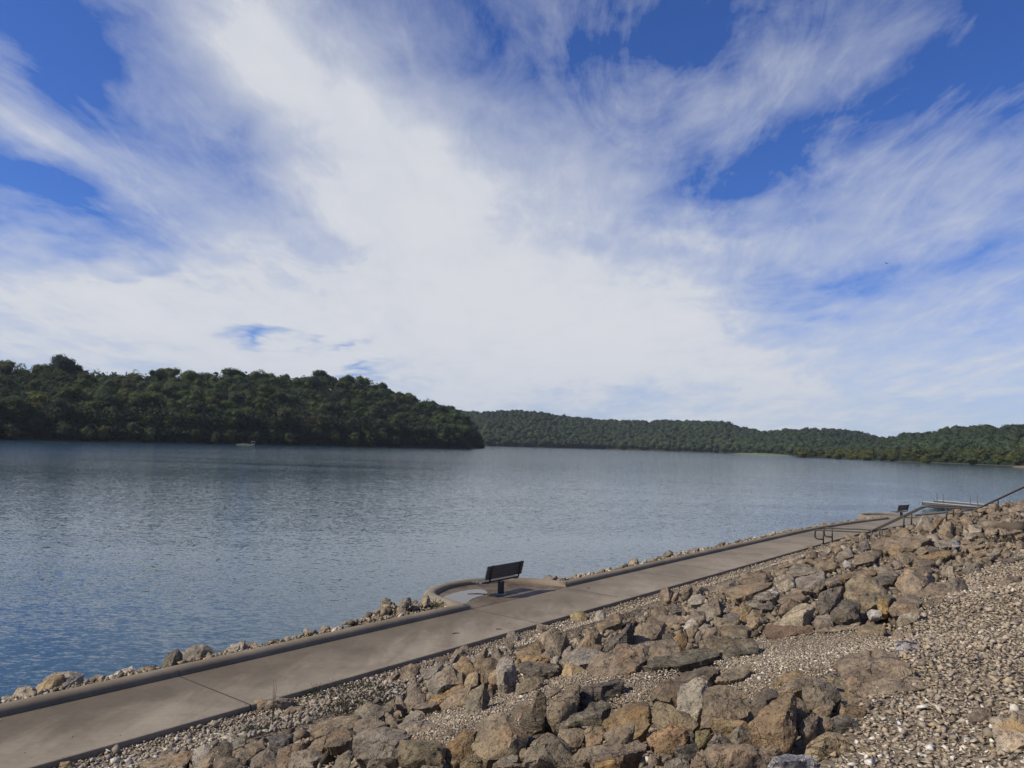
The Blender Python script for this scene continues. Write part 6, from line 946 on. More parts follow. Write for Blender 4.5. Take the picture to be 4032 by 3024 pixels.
def shore_strip(name, x0, x1, y0, y1, deep, h, mat, label):
    V = []; F = []; n = 14
    for i in range(n+1):
        x = x0+(x1-x0)*i/n; y = y0+(y1-y0)*i/n
        r = water_r(x, y); a = az_el(x, y)[0]
        e = math.sin(math.pi*i/n)**.5
        for q, z in ((-3, -.3), (0, .15), (deep*.3, h*.7*e), (deep, h*e), (deep+4, -.3)):
            V.append((math.sin(a)*(r+q), math.cos(a)*(r+q), z+.1*math.sin(i*1.7+q)))
    for i in range(n):
        for j in range(4): F.append((i*5+j, (i+1)*5+j, (i+1)*5+j+1, i*5+j+1))
    link(name, new_mesh(name, V, F, mat, True), kind='structure', label=label)
shore_strip('grass_bank', 928, 1000, 1752, 1755, 5, 1.0, M_GRASS, 'pale grassy landing on the wooded shore')
shore_strip('grass_spit', 2885, 3120, 1787, 1797, 18, 2.6, M_SPIT, 'pale green grassy spit at the far end of the lake')
M_SAND = simple_mat('bare_shore_soil', (.13, .095, .055), .95, 0, .25, .4)
shore_strip('bare_bank', 3985, 4120, 1839, 1847, 5, 1.4, M_SAND, 'bare brownish bank at the edge of the far shore')

# ================================================================== ROCKS
CC = dict(brown=(.205,.155,.108),greybrown=(.205,.170,.132),tan=(.275,.215,.150),grey=(.235,.215,.190),greygreen=(.205,.195,.160),palegrey=(.40,.375,.335),pale=(.38,.34,.28),darkgrey=(.115,.108,.100),
 reddish=(.21,.145,.092),purplegrey=(.185,.165,.155),olive=(.225,.185,.112),orangebrown=(.255,.170,.078),rust=(.285,.165,.058),ochre=(.46,.295,.085),ochrebrown=(.295,.220,.120),cream=(.43,.365,.265),
 white=(.66,.64,.60),bluegrey=(.165,.162,.165),darkbrown=(.125,.095,.070),tanyellow=(.32,.255,.150),rustbrown=(.235,.150,.072),ochrepale=(.40,.30,.155),palegreen=(.315,.295,.235),speckledpale=(.26,.225,.18),
 speckledtan=(.22,.18,.135),darkred=(.165,.088,.055),yellow=(.46,.37,.18),whiteblack=(.60,.59,.60),mustard=(.31,.255,.095),charcoal=(.06,.057,.058),bluewhite=(.52,.53,.57),creamochre=(.48,.44,.37),lichen=(.22,.20,.18),speckled=(.10,.092,.085))
MATOF = dict(greygreen=M_LAYER, purplegrey=M_LAYER, bluegrey=M_LAYER, whiteblack=M_BW, speckled=M_SPECK, speckledpale=M_SPECK, speckledtan=M_SPECK, lichen=M_LICH, bluewhite=M_VEIN, creamochre=M_CREAM)
def rough_stone(pts, size, el, seed, amp=1.0):
    bm = bmesh.new()
    rr = np.random.RandomState(seed); A = np.array(pts, float); ctr = A.mean(0)
    for k in range(6):           # fracture planes knock the corners off
        d = rr.normal(size=3); d[1] = -abs(d[1])*1.3-.3; d[2] = abs(d[2])*.5; d /= np.linalg.norm(d)
        h = (A-ctr)@d; lim = h.max()*(.82+.14*rr.rand())
        A = A-np.outer(np.maximum(h-lim, 0), d)
    pts = [tuple(q) for q in A]
    vs_ = [bm.verts.new(p) for p in pts]
    bmesh.ops.remove_doubles(bm, verts=vs_, dist=.004); vs_ = bm.verts[:]
    r = bmesh.ops.convex_hull(bm, input=vs_)
    kill = [g for g in r['geom_interior'] if isinstance(g, bmesh.types.BMVert)]+[g for g in r['geom_unused'] if isinstance(g, bmesh.types.BMVert)]
    if kill: bmesh.ops.delete(bm, geom=list(set(kill)), context='VERTS')
    for it in range(6):
        es = [e for e in bm.edges if e.calc_length() > el*1.5]
        if not es: break
        bmesh.ops.subdivide_edges(bm, edges=es, cuts=1, use_grid_fill=True)
        bmesh.ops.triangulate(bm, faces=bm.faces[:])
    bmesh.ops.beautify_fill(bm, faces=bm.faces[:], edges=bm.edges[:])
    bmesh.ops.smooth_vert(bm, verts=bm.verts, factor=.10, use_axis_x=True, use_axis_y=True, use_axis_z=True)
    bm.normal_update()
    o = Vector((seed*3.17 % 50, seed*1.31 % 70, seed*7.7 % 90))
    k1 = 2.0/size; k2 = 5.5/size; k3 = 13/size
    mv = []
    for v in bm.verts:
        p = v.co
        a = mnoise.noise(p*k1+o); b_ = mnoise.noise(p*k2+o*1.7); c = mnoise.noise(p*k3+o*2.3)
        q = mnoise.cell(p*k2*.8+o)            # broken steps
        d = size*amp*(.026*a+.020*b_-.014*abs(b_)+.020*c-.012*abs(c)+.026*(q-.5))
        mv.append((v, v.normal*d))
    for v, d in mv: v.co += d
    me = bpy.data.meshes.new('stone'); bm.to_mesh(me); bm.free()
    me.polygons.foreach_set('use_smooth', [True]*len(me.polygons))
    me.set_sharp_from_angle(angle=math.radians(24))
    return me
for i, (nm, lab, col, size, c, pts) in enumerate(ROCKS):
    P = [tuple(int(q)/100 for q in p.split(',')) for p in pts.split()]
    dist = math.hypot(c[0], c[1])
    el = max(size/13, .0030*dist)
    me = rough_stone(P, size, el, i+1)
    me.name = nm; me.materials.append(MATOF.get(col, M_ROCK))
    o = link(nm, me, None, c, label=lab, category=nm, group='lake-edge rocks behind the kerb' if 'lake-edge' in lab else 'riprap rocks on the bank')
    q = rnd.uniform(.9, 1.1)
    cc = [(a*.56+m_*.44)*STONE_GAIN for a, m_ in zip(CC[col], (.245, .212, .160))]
    o.color = (cc[0]*q, cc[1]*q, cc[2]*q*rnd.uniform(.95, 1.05), 1)

# ================================================================== GRAVEL (nobody could count it)
def hull_proto(seed, n=9, flat=.6):
    r = np.random.RandomState(seed); bm = bmesh.new()
    for k in range(n):
        d = r.normal(size=3); d /= np.linalg.norm(d)
        d *= (.75+.5*r.rand()); d *= (1.1, .74, flat)
        bm.verts.new(d*.5)
    q = bmesh.ops.convex_hull(bm, input=bm.verts[:])
    bmesh.ops.triangulate(bm, faces=bm.faces[:])
    bmesh.ops.recalc_face_normals(bm, faces=bm.faces[:])
    loose = [v for v in bm.verts if not v.link_faces]
    bmesh.ops.delete(bm, geom=loose, context='VERTS')
    bm.verts.index_update()
    V = np.array([tuple(v.co) for v in bm.verts]); T = np.array([[v.index for v in f.verts] for f in bm.faces]); bm.free()
    return V, T
PROTO = [hull_proto(k, 6+k % 3, .34+.05*(k % 7)) for k in range(34)]
PROTO2 = [hull_proto(300+k, 7+k % 2, .60+.06*(k % 6)) for k in range(36)]
ROCKBOX = []
for nm, lab, col, size, c, pts in ROCKS: ROCKBOX.append((c[0], c[1], size))
RB = np.array(ROCKBOX)
def pebbles(name, P, size, mat, label, tilt=.42, lift=.18, protos=None):
    """P (n,3) resting points, size (n,)"""
    n = len(P); V = []; T = []; tone = []; off = 0; PR = protos or PROTO
    az_ = nrs.rand(n)*2*math.pi; ax = (nrs.rand(n)-.5)*2*tilt; ay = (nrs.rand(n)-.5)*2*tilt
    pi_ = nrs.randint(0, len(PR), n); tn = np.clip(nrs.rand(n)+.10*np.sin(P[:, 0]*1.1+P[:, 1]*.6)*np.cos(P[:, 1]*.9-P[:, 0]*.4), 0, 1)
    for k in range(len(PR)):
        idx = np.where(pi_ == k)[0]
        if not len(idx): continue
        v0, t0 = PR[k]
        ca, sa = np.cos(az_[idx]), np.sin(az_[idx]); cx, sx = np.cos(ax[idx]), np.sin(ax[idx]); cy, sy = np.cos(ay[idx]), np.sin(ay[idx])
        Z = np.zeros_like(ca); O = np.ones_like(ca)
        Rz = np.stack([np.stack([ca, -sa, Z], 1), np.stack([sa, ca, Z], 1), np.stack([Z, Z, O], 1)], 1)
        Rx = np.stack([np.stack([O, Z, Z], 1), np.stack([Z, cx, -sx], 1), np.stack([Z, sx, cx], 1)], 1)
        Ry = np.stack([np.stack([cy, Z, sy], 1), np.stack([Z, O, Z], 1), np.stack([-sy, Z, cy], 1)], 1)
        R_ = np.einsum('nij,njk,nkl->nil', Rx, Ry, Rz)
        vv_ = np.einsum('nij,vj->nvi', R_, v0)*size[idx][:, None, None]+P[idx][:, None, :]
        vv_[:, :, 2] += (size[idx]*lift)[:, None]
        m_ = len(v0)
        V.append(vv_.reshape(-1, 3))
        T.append((t0[None]+(np.arange(len(idx))*m_)[:, None, None]+off).reshape(-1, 3)); off += m_*len(idx)
        tone.append(np.repeat(tn[idx], len(t0)))
    me = big_mesh(name, np.concatenate(V), np.concatenate(T), mat)
    a = me.attributes.new('tone', 'FLOAT', 'FACE'); a.data.foreach_set('value', np.concatenate(tone).astype(np.float32))
    return link(name, me, kind='stuff', label=label)
def grid_points(s0, s1, v0, v1, step, keep=None, margin=1.0):
    S_, V_ = np.meshgrid(np.arange(s0, s1, step), np.arange(v0, v1, step)); S_ = S_.ravel(); V_ = V_.ravel()
    S_ = S_+(nrs.rand(len(S_))-.5)*step*1.25; V_ = V_+(nrs.rand(len(V_))-.5)*step*1.25
    B = np.array([bend(s) for s in S_]) if s1 > 45 else 0
    U_ = V_+B
    X = SV[0]*S_+UV[0]*U_; Y = SV[1]*S_+UV[1]*U_
    ok = in_view(np.stack([X, Y, np.full_like(X, 2.4)], 1), margin+1.0)
    S_, V_, U_, X, Y = S_[ok], V_[ok], U_[ok], X[ok], Y[ok]
    Z = np.array([ground_su(a, b_) for a, b_ in zip(S_, U_)])
    P = np.stack([X, Y, Z], 1)
    ok = in_view(P, margin)
    if keep is not None: ok &= keep(S_, V_)
    return P[ok], S_[ok], V_[ok]
VB_S = [4.0, 4.85, 5.6, 6.8, 7.9, 10.2, 12.3, 14.9, 16.0, 20, 60]; VB_V = [-1.2, -1.25, -1.31, -1.32, -1.62, -1.89, -2.14, -1.98, -1.3, -.9, -.6]
def vb(s): return np.interp(s, VB_S, VB_V)
def lumps(n, lo, hi, tail=.06): 
    z = lo+(hi-lo)*nrs.rand(n)**1.6
    z[nrs.rand(n) < tail] *= 1.7
    return z
# coarse gravel on the upper bank
P1, S1, V1 = grid_points(2.0, 9, -2.6, 4.5, .030, lambda s, v: v > vb(s)-.15*nrs.rand(len(s)), 1.9)
P2, S2, V2 = grid_points(9, 17, -3.0, 6, .043, lambda s, v: v > vb(s)-.2*nrs.rand(len(s)), 1.9)
P3, S3, V3 = grid_points(17, 36, -3, 9, .095, lambda s, v: v > vb(s)-.3*nrs.rand(len(s)), 2.2)
pebbles('coarse_gravel', np.concatenate([P1, P2, P3]), np.concatenate([lumps(len(P1), .022, .066, .07), lumps(len(P2), .032, .082, .07), lumps(len(P3), .06, .14)]), M_PEB, 'coarse tan gravel on the upper bank')
# finer gravel between the boulders and along the walk
P1, S1, V1 = grid_points(3.5, 12.5, -9.5, -1.2, .034, lambda s, v: (v < vb(s)+.1) & (inpoly(s, v, PATCH1) | inpoly(s, v, PATCH2)), .4)
P2, S2, V2 = grid_points(3.5, 26, -11.3, -1.0, .085, lambda s, v: (v < vb(s)) & ~(inpoly(s, v, PATCH1) | inpoly(s, v, PATCH2)), .5)
P3, S3, V3 = grid_points(4, 20, -11.985, -10.6, .052, None, .4)
P4, S4, V4 = grid_points(20, 44, -11.985, -10.8, .085, None, .4)
ok = (nrs.rand(len(P2)) < .5) | (V2 > vb(S2)-.5); P2 = P2[ok]; P2[:, 2] -= .17
pebbles('fine_gravel', np.concatenate([P1, P2, P3, P4]), np.concatenate([lumps(len(P1), .024, .05, .03), lumps(len(P2), .06, .12), lumps(len(P3), .045, .085), lumps(len(P4), .07, .11)]), M_PEB, 'fine grey-tan gravel between boulders and along the walk')
# crushed stone at the foot of the bank, nearest part of the walk
P1, S1, V1 = grid_points(3.0, 13, -11.8, -9.3, .070, lambda s, v: v < -9.6+.25*np.sin(s*2.1)+.04*(9-s), .4)
ok = nrs.rand(len(P1)) < .8; P1 = P1[ok]
pebbles('crushed_stone', P1, lumps(len(P1), .036, .115, .12), M_PEB2, 'pale crushed stone at the foot of the bank', .7, protos=PROTO2)
# broken rubble filling the gaps of the riprap
P1, S1, V1 = grid_points(3.5, 24, -10.6, -1.6, .165, lambda s, v: (v < vb(s)-.2) & ~(inpoly(s, v, PATCH1) | inpoly(s, v, PATCH2)) & ~((s < 9.5) & (v < -9.4)), .4)
P2, S2, V2 = grid_points(24, 50, -10.8, -.8, .42, None, .4)
ok = (nrs.rand(len(P1)) < .75) & ~((S1 < 7.2) & (V1 > -7)); P1 = P1[ok]
pebbles('rubble', np.concatenate([P1, P2])-np.array([0, 0, .17]), np.concatenate([lumps(len(P1), .12, .29, .0), lumps(len(P2), .22, .42, .1)]), M_RUB, 'broken stone rubble filling the gaps of the riprap', .8, protos=PROTO2)
# stones of the narrow strip between kerb and water
P1, S1, V1 = grid_points(3, 26, -16.3, -14.83, .075, lambda s, v: ((s < 16.6) | (s > 21.9)) & (v > -15.5-.85*np.exp(-((s-15.6)/1.7)**2)), .4)
P2, S2, V2 = grid_points(26, 62, -15.5, -14.83, .13, lambda s, v: np.sin(s*1.9)+np.sin(s*.83+1) > -.5, .4)
ok = (np.sin(S1*2.7)+np.sin(S1*1.13+2)+nrs.rand(len(S1))*1.2 > -.3); P1 = P1[ok]
P3, S3, V3 = grid_points(3, 62, -16.3, -15.4, .22, lambda s, v: (s < 16.6) | (s > 21.9), .4)
pebbles('shore_stones', np.concatenate([P1, P2, P3]), np.concatenate([lumps(len(P1), .04, .15, .12), lumps(len(P2), .08, .2, .14), lumps(len(P3), .18, .34, .1)]), M_SHORE, 'loose stones between the kerb and the water', .6, protos=PROTO2)

# grit and stray chips on the walk
n_ = 260; gs = nrs.uniform(4, 45, n_); gv = np.where(nrs.rand(n_) < .55, -12.02-.35*nrs.rand(n_)**2, np.where(nrs.rand(n_) < .6, -14.36+.25*nrs.rand(n_)**2, -12.1-2.2*nrs.rand(n_)))
P1 = np.array([tuple(W(a_, b_, ZP)) for a_, b_ in zip(gs, gv)])
pebbles('grit', P1, .012+.028*nrs.rand(n_)**2, M_PEB2, 'stray grit and stone chips on the walk')

# ================================================================== BENCHES
def make_bench():
    r = empty('park_bench')
    L = 1.83
    bm = bmesh.new(); box_bm(bm, (0, 0, .20), (.15, .15, .40), bevel=.008); bm_obj('post', bm, M_STEEL, r)
    bm = bmesh.new(); box_bm(bm, (0, 0, .008), (.30, .30, .016), bevel=.004)
    for sx in (-1, 1):
        for sy in (-1, 1): box_bm(bm, (sx*.11, sy*.11, .024), (.026, .026, .02))
    bm_obj('base_plate', bm, M_ALU, r)
    # x along the bench, +y up the bank (the back), -y to the lake
    for y in (-.37, -.225, -.08):
        bm = bmesh.new(); box_bm(bm, (0, y, .435), (L, .130, .055), bevel=.006); bm_obj('seat_plank', bm, M_BENCHW, r)
    tilt = math.radians(13); dyb, dzb = math.sin(tilt), math.cos(tilt)
    for k in range(4):
        h = .145+k*.109
        bm = bmesh.new(); box_bm(bm, (0, 0, 0), (L, .040, .099), rot=Matrix.Rotation(-tilt, 3, 'X'), bevel=.006)
        bmesh.ops.translate(bm, vec=(0, .065+dyb*h, .45+dzb*h), verts=bm.verts); bm_obj('back_plank', bm, M_BENCHW, r)
    for x in (-.72, .72):         # bent flat-steel bracket: under the seat, round and up the back
        pth = [(-.43, .418), (.0, .405), (.06, .41), (.10, .435), (.115, .47), (.115+dyb*.1+.012, .47+dzb*.1), (.115+dyb*.50+.012, .45+dzb*.54)]
        bm = bmesh.new()
        for (y0, z0), (y1, z1) in zip(pth[:-1], pth[1:]):
            d = Vector((0, y1-y0, z1-z0)); ln = d.length
            box_bm(bm, (x, (y0+y1)/2, (z0+z1)/2), (.07, ln+.012, .016), rot=Matrix.Rotation(math.atan2(z1-z0, y1-y0), 3, 'X'))
        bm_obj('bracket', bm, M_STEEL, r)
    bm = bmesh.new(); box_bm(bm, (0, -.17, .405), (1.5, .09, .03), bevel=.004); bm_obj('seat_rail', bm, M_STEEL, r)
    return r
def copy_tree(o, parent=None):
    c = o.copy(); COL.objects.link(c); c.parent = parent
    for ch in list(o.children): copy_tree(ch, c)
    return c
bench = make_bench()
p = W(19.2, -15.2, ZP-.004); bench.location = p; bench.rotation_euler.z = -math.pi/2-HEAD
bench['label'] = 'dark plank bench on one post in the puddled bay, back to the bank'; bench['category'] = 'bench'; bench['group'] = 'single-post benches facing the lake'
b2 = copy_tree(bench); b2.location = (29.72, 58.64, ZP-.004); b2.rotation_euler.z = -math.pi/2-math.radians(50)
b2['label'] = 'distant dark bench on the far bay, seen beyond the handrails'

# ================================================================== HANDRAILS
def fillet(pts, rad, n=5):
    out = [Vector(pts[0])]
    for a, b, c in zip(pts[:-2], pts[1:-1], pts[2:]):
        a, b, c = Vector(a), Vector(b), Vector(c)
        d1 = (a-b).normalized(); d2 = (c-b).normalized(); q = min(rad, (a-b).length*.45, (c-b).length*.45)
        p0 = b+d1*q; p1 = b+d2*q
        for k in range(n+1):
            t_ = k/n; out.append(p0*(1-t_)**2+b*2*t_*(1-t_)+p1*t_**2)
    out.append(Vector(pts[-1])); return out
def handrail(s0, label, vs_posts):
    r = empty('handrail', W(s0, -11.88, ZP), label=label, category='handrail', group='pair of stair handrails up the bank')
    o = W(s0, -11.88, ZP)
    def q(v, z): return W(s0, v, ZP+z)-o
    prof = [(-11.88, .24), (-12.30, .24), (-12.30, .69), (-9.75, .80), (-7.28, 2.26), (-5.05, 2.31), (-3.2, 3.44), (-1.2, 4.62), (.2, 4.7)]
    bm = bmesh.new(); tube(bm, fillet([q(*a) for a in prof], .17), .040, 8)
    bm_obj('rail', bm, M_RUSTY, r, True)
    def railz(v): return float(np.interp(v, [a[0] for a in prof[2:]], [a[1] for a in prof[2:]]))
    for v in vs_posts:
        g = max(ground_su(s0, v)-ZP, -.10)-.15
        if v < -11.5: g = 0
        bm = bmesh.new(); tube(bm, [q(v, g), q(v, railz(v)-.01)], .038, 8); pst = bm_obj('post', bm, M_RUSTY, r, True)
    bm = bmesh.new(); box_bm(bm, tuple(q(-11.88, .006)), (.17, .17, .012)); bm_obj('base_plate', bm, M_RUSTY, r)
    # foot of the first post stands on a concrete pad at the edge of the walk
    bm = bmesh.new(); box_bm(bm, tuple(q(-11.86, -.12)), (.26, .26, .23), bevel=.01); bm_obj('footing', bm, M_KERB, r)
    return r
handrail(41.7, 'nearer of the two dark tubular handrails climbing the bank from the walk', (-11.88, -9.55, -8.10, -6.26, -4.40, -2.4))
handrail(43.3, 'farther of the two dark tubular handrails, beyond its twin on the bank', (-11.88, -9.55, -8.06, -6.20, -4.34, -2.4))

# ================================================================== DOCK
def dock():
    A = Vector((43.58, 81.41, .0)); B = Vector((46.8, 85.03, .0))
    d = Vector((.44, -.90, 0)).normalized(); L = 9.0
    r = empty('dock', A, label='aluminium boat dock with two long side beams and pipe posts on the water', category='dock')
    Z = Vector((0, 0, 1)); wv = (B-A)
    def beam(P, L_):
        bm = bmesh.new(); n = d.cross(Z).normalized()
        def rect(w0, w1, z0, z1):
            vs_ = []
            for t_ in (0, L_):
                for (a, z) in ((w0, z0), (w1, z0), (w1, z1), (w0, z1)):
                    vs_.append(bm.verts.new(P-A+d*t_+n*a+Z*z))
            for f in ((0,1,2,3), (7,6,5,4), (0,4,5,1), (1,5,6,2), (2,6,7,3), (3,7,4,0)): bm.faces.new([vs_[q] for q in f])
        rect(-.09, .09, .30, .60); rect(-.11, .11, .25, .296)
        bmesh.ops.recalc_face_normals(bm, faces=bm.faces)
        bo = bm_obj('side_beam', bm, M_FASCIA, r)
        bm = bmesh.new(); rect(-.13, .13, .604, .668); bmesh.ops.recalc_face_normals(bm, faces=bm.faces); bm_obj('top_cap', bm, M_ALU, bo)
        bm = bmesh.new(); box_bm(bm, tuple(P-A-d*.03+Z*.47), (.22, .05, .34), rot=None); bm_obj('end_cap', bm, M_STEEL, bo)
        return bo
    beam(A, L); beam(B, L-1.5)
    bm = bmesh.new(); n = d.cross(Z).normalized()
    k = 0.25
    side = wv.copy()
    while k < L-1.6:
        c0 = d*k; 
        P0 = c0+side.normalized()*.15; P1 = c0+side-side.normalized()*.15
        vs_ = []
        for z in (.30, .34):
            for (p_, q_) in ((P0, 0), (P1, 0), (P1, .135), (P0, .135)): vs_.append(bm.verts.new(p_+d*q_+Z*z))
        for f in ((3,2,1,0), (4,5,6,7), (0,1,5,4), (1,2,6,5), (2,3,7,6), (3,0,4,7)): bm.faces.new([vs_[q] for q in f])
        k += .15
    bmesh.ops.recalc_face_normals(bm, faces=bm.faces)
    bm_obj('deck', bm, M_DECK, r, kind='stuff')
    for t_ in (.25, .95, 4.0, 4.75):
        bm = bmesh.new(); P = B-A+d*t_-side.normalized()*.16; tube(bm, [P+Z*-1.5, P+Z*1.5], .052, 8); bm_obj('pipe_post', bm, M_PIPE, r, True)
        bm = bmesh.new(); tube(bm, [P+Z*.30, P+Z*.60], .075, 8); bm_obj('pipe_collar', bm, M_PIPE, r, True)
    return r
dock()

# pale frame on the far landing
def arch():
    x, y = 996, 1753
    rr = water_r(x, y)+2.0; a = az_el(x, y)[0]
    c = Vector((math.sin(a)*rr, math.cos(a)*rr, .4)); r = empty('arch_frame', c, -a, label='tiny pale arched frame on the grassy landing across the lake', category='frame')
    bm = bmesh.new(); tube(bm, fillet([(-.95, 0, 0), (-.95, 0, 1.75), (.95, 0, 1.75), (.95, 0, 0)], .3), .10, 6); bm_obj('hoop', bm, M_ALU, r, True)
    bm = bmesh.new(); box_bm(bm, (0, -.3, .12), (1.5, 1.2, .3), bevel=.05); bm_obj('white_slab', bm, simple_mat('white_board', (.62, .62, .60), .7), r)
arch()

# ================================================================== TREES
def crown_mesh(name, seed, R=5.2, H=11.0, z0=3.5, n=620, leaf=.85, open_=.0, shape='round', lobes=11, inner=True):
    r = np.random.RandomState(seed); C = []; ex = r.uniform(.8, 1.25)
    for k in range(lobes):
        a = r.rand()*2*math.pi; q = r.rand()**.6
        zc = z0+H*(.18+.68*r.rand()); f = 1.0-.65*abs((zc-z0)/H-.42)
        if shape == 'cone': f = 1.05-(zc-z0)/H*.95
        C.append((math.cos(a)*R*.74*q*f*ex, math.sin(a)*R*.74*q*f/ex, zc, R*(.26+.24*r.rand())*(.75+.4*f)))
    C.append((0, 0, z0+H*.5, R*.62)); C.append((r.normal()*.6, r.normal()*.6, z0+H*.80, R*.40))
    C = np.array(C)
    w_ = C[:, 3]**2; w_ /= w_.sum()
    idx = r.choice(len(C), n*2, p=w_)
    dr = r.normal(size=(n*2, 3)); dr /= np.linalg.norm(dr, axis=1)[:, None]
    rad = C[idx, 3]*(.80+.30*r.rand(n*2))
    P = C[idx, :3]+dr*rad[:, None]*np.array([1, 1, .88])
    # keep what is on the outside of the lobes
    dist = np.linalg.norm((P[:, None, :]-C[None, :, :3])/np.array([1, 1, .88]), axis=2)/C[None, :, 3]
    ok = (dist.min(1) > .70) & (P[:, 2] > z0*.55)
    P = P[ok][:n]; dr = dr[ok][:n]; n = len(P)
    nrm = dr+r.normal(size=(n, 3))*.55; nrm /= np.linalg.norm(nrm, axis=1)[:, None]
    t1 = np.cross(nrm, r.normal(size=(n, 3))); t1 /= np.linalg.norm(t1, axis=1)[:, None]; t2 = np.cross(nrm, t1)
    sz_ = leaf*(.55+.8*r.rand(n))[:, None]
    V = np.concatenate([P+t1*sz_*.5+t2*sz_*.12, P+t2*sz_*.55, P-t1*sz_*.5-t2*sz_*.1, P-t2*sz_*.5], 1).reshape(-1, 3)
    T = np.arange(n*4).reshape(-1, 4)
    clump = .5+.5*np.sin(P[:, 0]*1.7+seed)*np.cos(P[:, 1]*1.5-P[:, 2]*.9)
    tone = np.clip(.25+.25*clump+.35*r.rand(n), 0, 1)
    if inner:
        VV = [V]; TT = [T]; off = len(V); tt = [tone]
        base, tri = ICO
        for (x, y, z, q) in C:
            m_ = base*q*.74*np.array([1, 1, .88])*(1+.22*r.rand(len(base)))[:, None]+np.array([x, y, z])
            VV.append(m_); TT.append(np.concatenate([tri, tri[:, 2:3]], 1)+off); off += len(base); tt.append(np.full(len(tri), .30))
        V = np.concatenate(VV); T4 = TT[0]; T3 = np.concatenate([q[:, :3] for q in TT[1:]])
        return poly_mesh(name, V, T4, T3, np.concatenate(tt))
    return poly_mesh(name, V, T, None, tone)
def poly_mesh(name, V, T4, T3, tone):
    me = bpy.data.meshes.new(name); me.vertices.add(len(V)); me.vertices.foreach_set('co', np.asarray(V, np.float32).ravel())
    n4 = len(T4); n3 = 0 if T3 is None else len(T3)
    li = np.concatenate([T4.ravel(), T3.ravel()]) if n3 else T4.ravel()
    me.loops.add(len(li)); me.loops.foreach_set('vertex_index', li.astype(np.int32))
    st = np.concatenate([np.arange(n4)*4, n4*4+np.arange(n3)*3]).astype(np.int32)
    me.polygons.add(n4+n3); me.polygons.foreach_set('loop_start', st); me.update(calc_edges=True)
    a = me.attributes.new('tone', 'FLOAT', 'FACE'); a.data.foreach_set('value', np.asarray(tone, np.float32))
    return me
_b = bmesh.new(); bmesh.ops.create_icosphere(_b, subdivisions=1, radius=1); _b.verts.index_update()
ICO = (np.array([tuple(v.co) for v in _b.verts]), np.array([[v.index for v in f.verts] for f in _b.faces])); _b.free()
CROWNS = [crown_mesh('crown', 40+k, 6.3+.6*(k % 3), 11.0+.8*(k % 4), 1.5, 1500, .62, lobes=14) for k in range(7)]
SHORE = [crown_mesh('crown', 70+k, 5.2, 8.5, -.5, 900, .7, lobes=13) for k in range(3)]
OPENC = [crown_mesh('crown', 90+k, 4.6, 10.5, 4.0, 250, .8, lobes=8, inner=False) for k in range(2)]
CONE = [crown_mesh('crown', 95, 2.6, 13.0, 2.0, 420, .7, shape='cone')]
for me in CROWNS+SHORE+OPENC+CONE: me.materials.append(M_LEAF)
def trunk_mesh(seed, h=9.0):
    r = random.Random(seed); bm = bmesh.new()
    pts = [(0, 0, -1.5), (.05, .02, 1.5), (.15*r.uniform(-1, 1), .1, h*.45), (.3*r.uniform(-1, 1), .2*r.uniform(-1, 1), h)]
    tube(bm, pts, [.36, .30, .22, .08], 6)
    for k in range(5):
        a = r.uniform(0, 6.28); z = h*(.35+.12*k); l = r.uniform(2, 3.4)
        tube(bm, [(0, 0, z), (math.cos(a)*l*.5, math.sin(a)*l*.5, z+l*.35), (math.cos(a)*l, math.sin(a)*l, z+l*.8)], [.12, .08, .03], 5)
    me = bpy.data.meshes.new('trunk'); bm.to_mesh(me); bm.free(); me.materials.append(M_BARK); return me
TRUNKS = [trunk_mesh(k) for k in range(3)]
GREENS = [(.036,.054,.028), (.042,.062,.029), (.031,.047,.030), (.048,.064,.029), (.030,.043,.031), (.054,.062,.030), (.046,.050,.029), (.040,.052,.034)]
NTREE = [0]
def tree(x, y, z, crown, sc, col, label, group, sx=1.0):
    t_ = empty('broadleaf_tree', (x, y, z), rnd.uniform(0, 6.28), label=label, category='tree', group=group)
    t_.scale = (sc*sx, sc*sx, sc)
    link('trunk', TRUNKS[NTREE[0] % 3], t_)
    c = link('crown', crown, t_); c.color = (col[0]*TREE_GAIN, col[1]*TREE_GAIN, col[2]*TREE_GAIN*.78, 1)
    NTREE[0] += 1
    return t_, c
def project(x, y, z):
    v = np.array([x, y, z-CZ]); q = v@_fw
    return 2016+3028*(v@_rt)/q, 1512-3028*(v@_up)/q
def scatter(h, a0, a1, q0, q1, step):
    out = []; r_ = None
    q = q0
    while q < q1:
        a = a0+rnd.uniform(0, .01)
        while a < a1:
            r = h['fr'](a)+q*h['depth']+rnd.uniform(-.36, .36)*step
            out.append((a+rnd.uniform(-.3, .3)*step/r, r)); a += step*rnd.uniform(.85, 1.15)/r
        q += step*.95/h['depth']
    return out
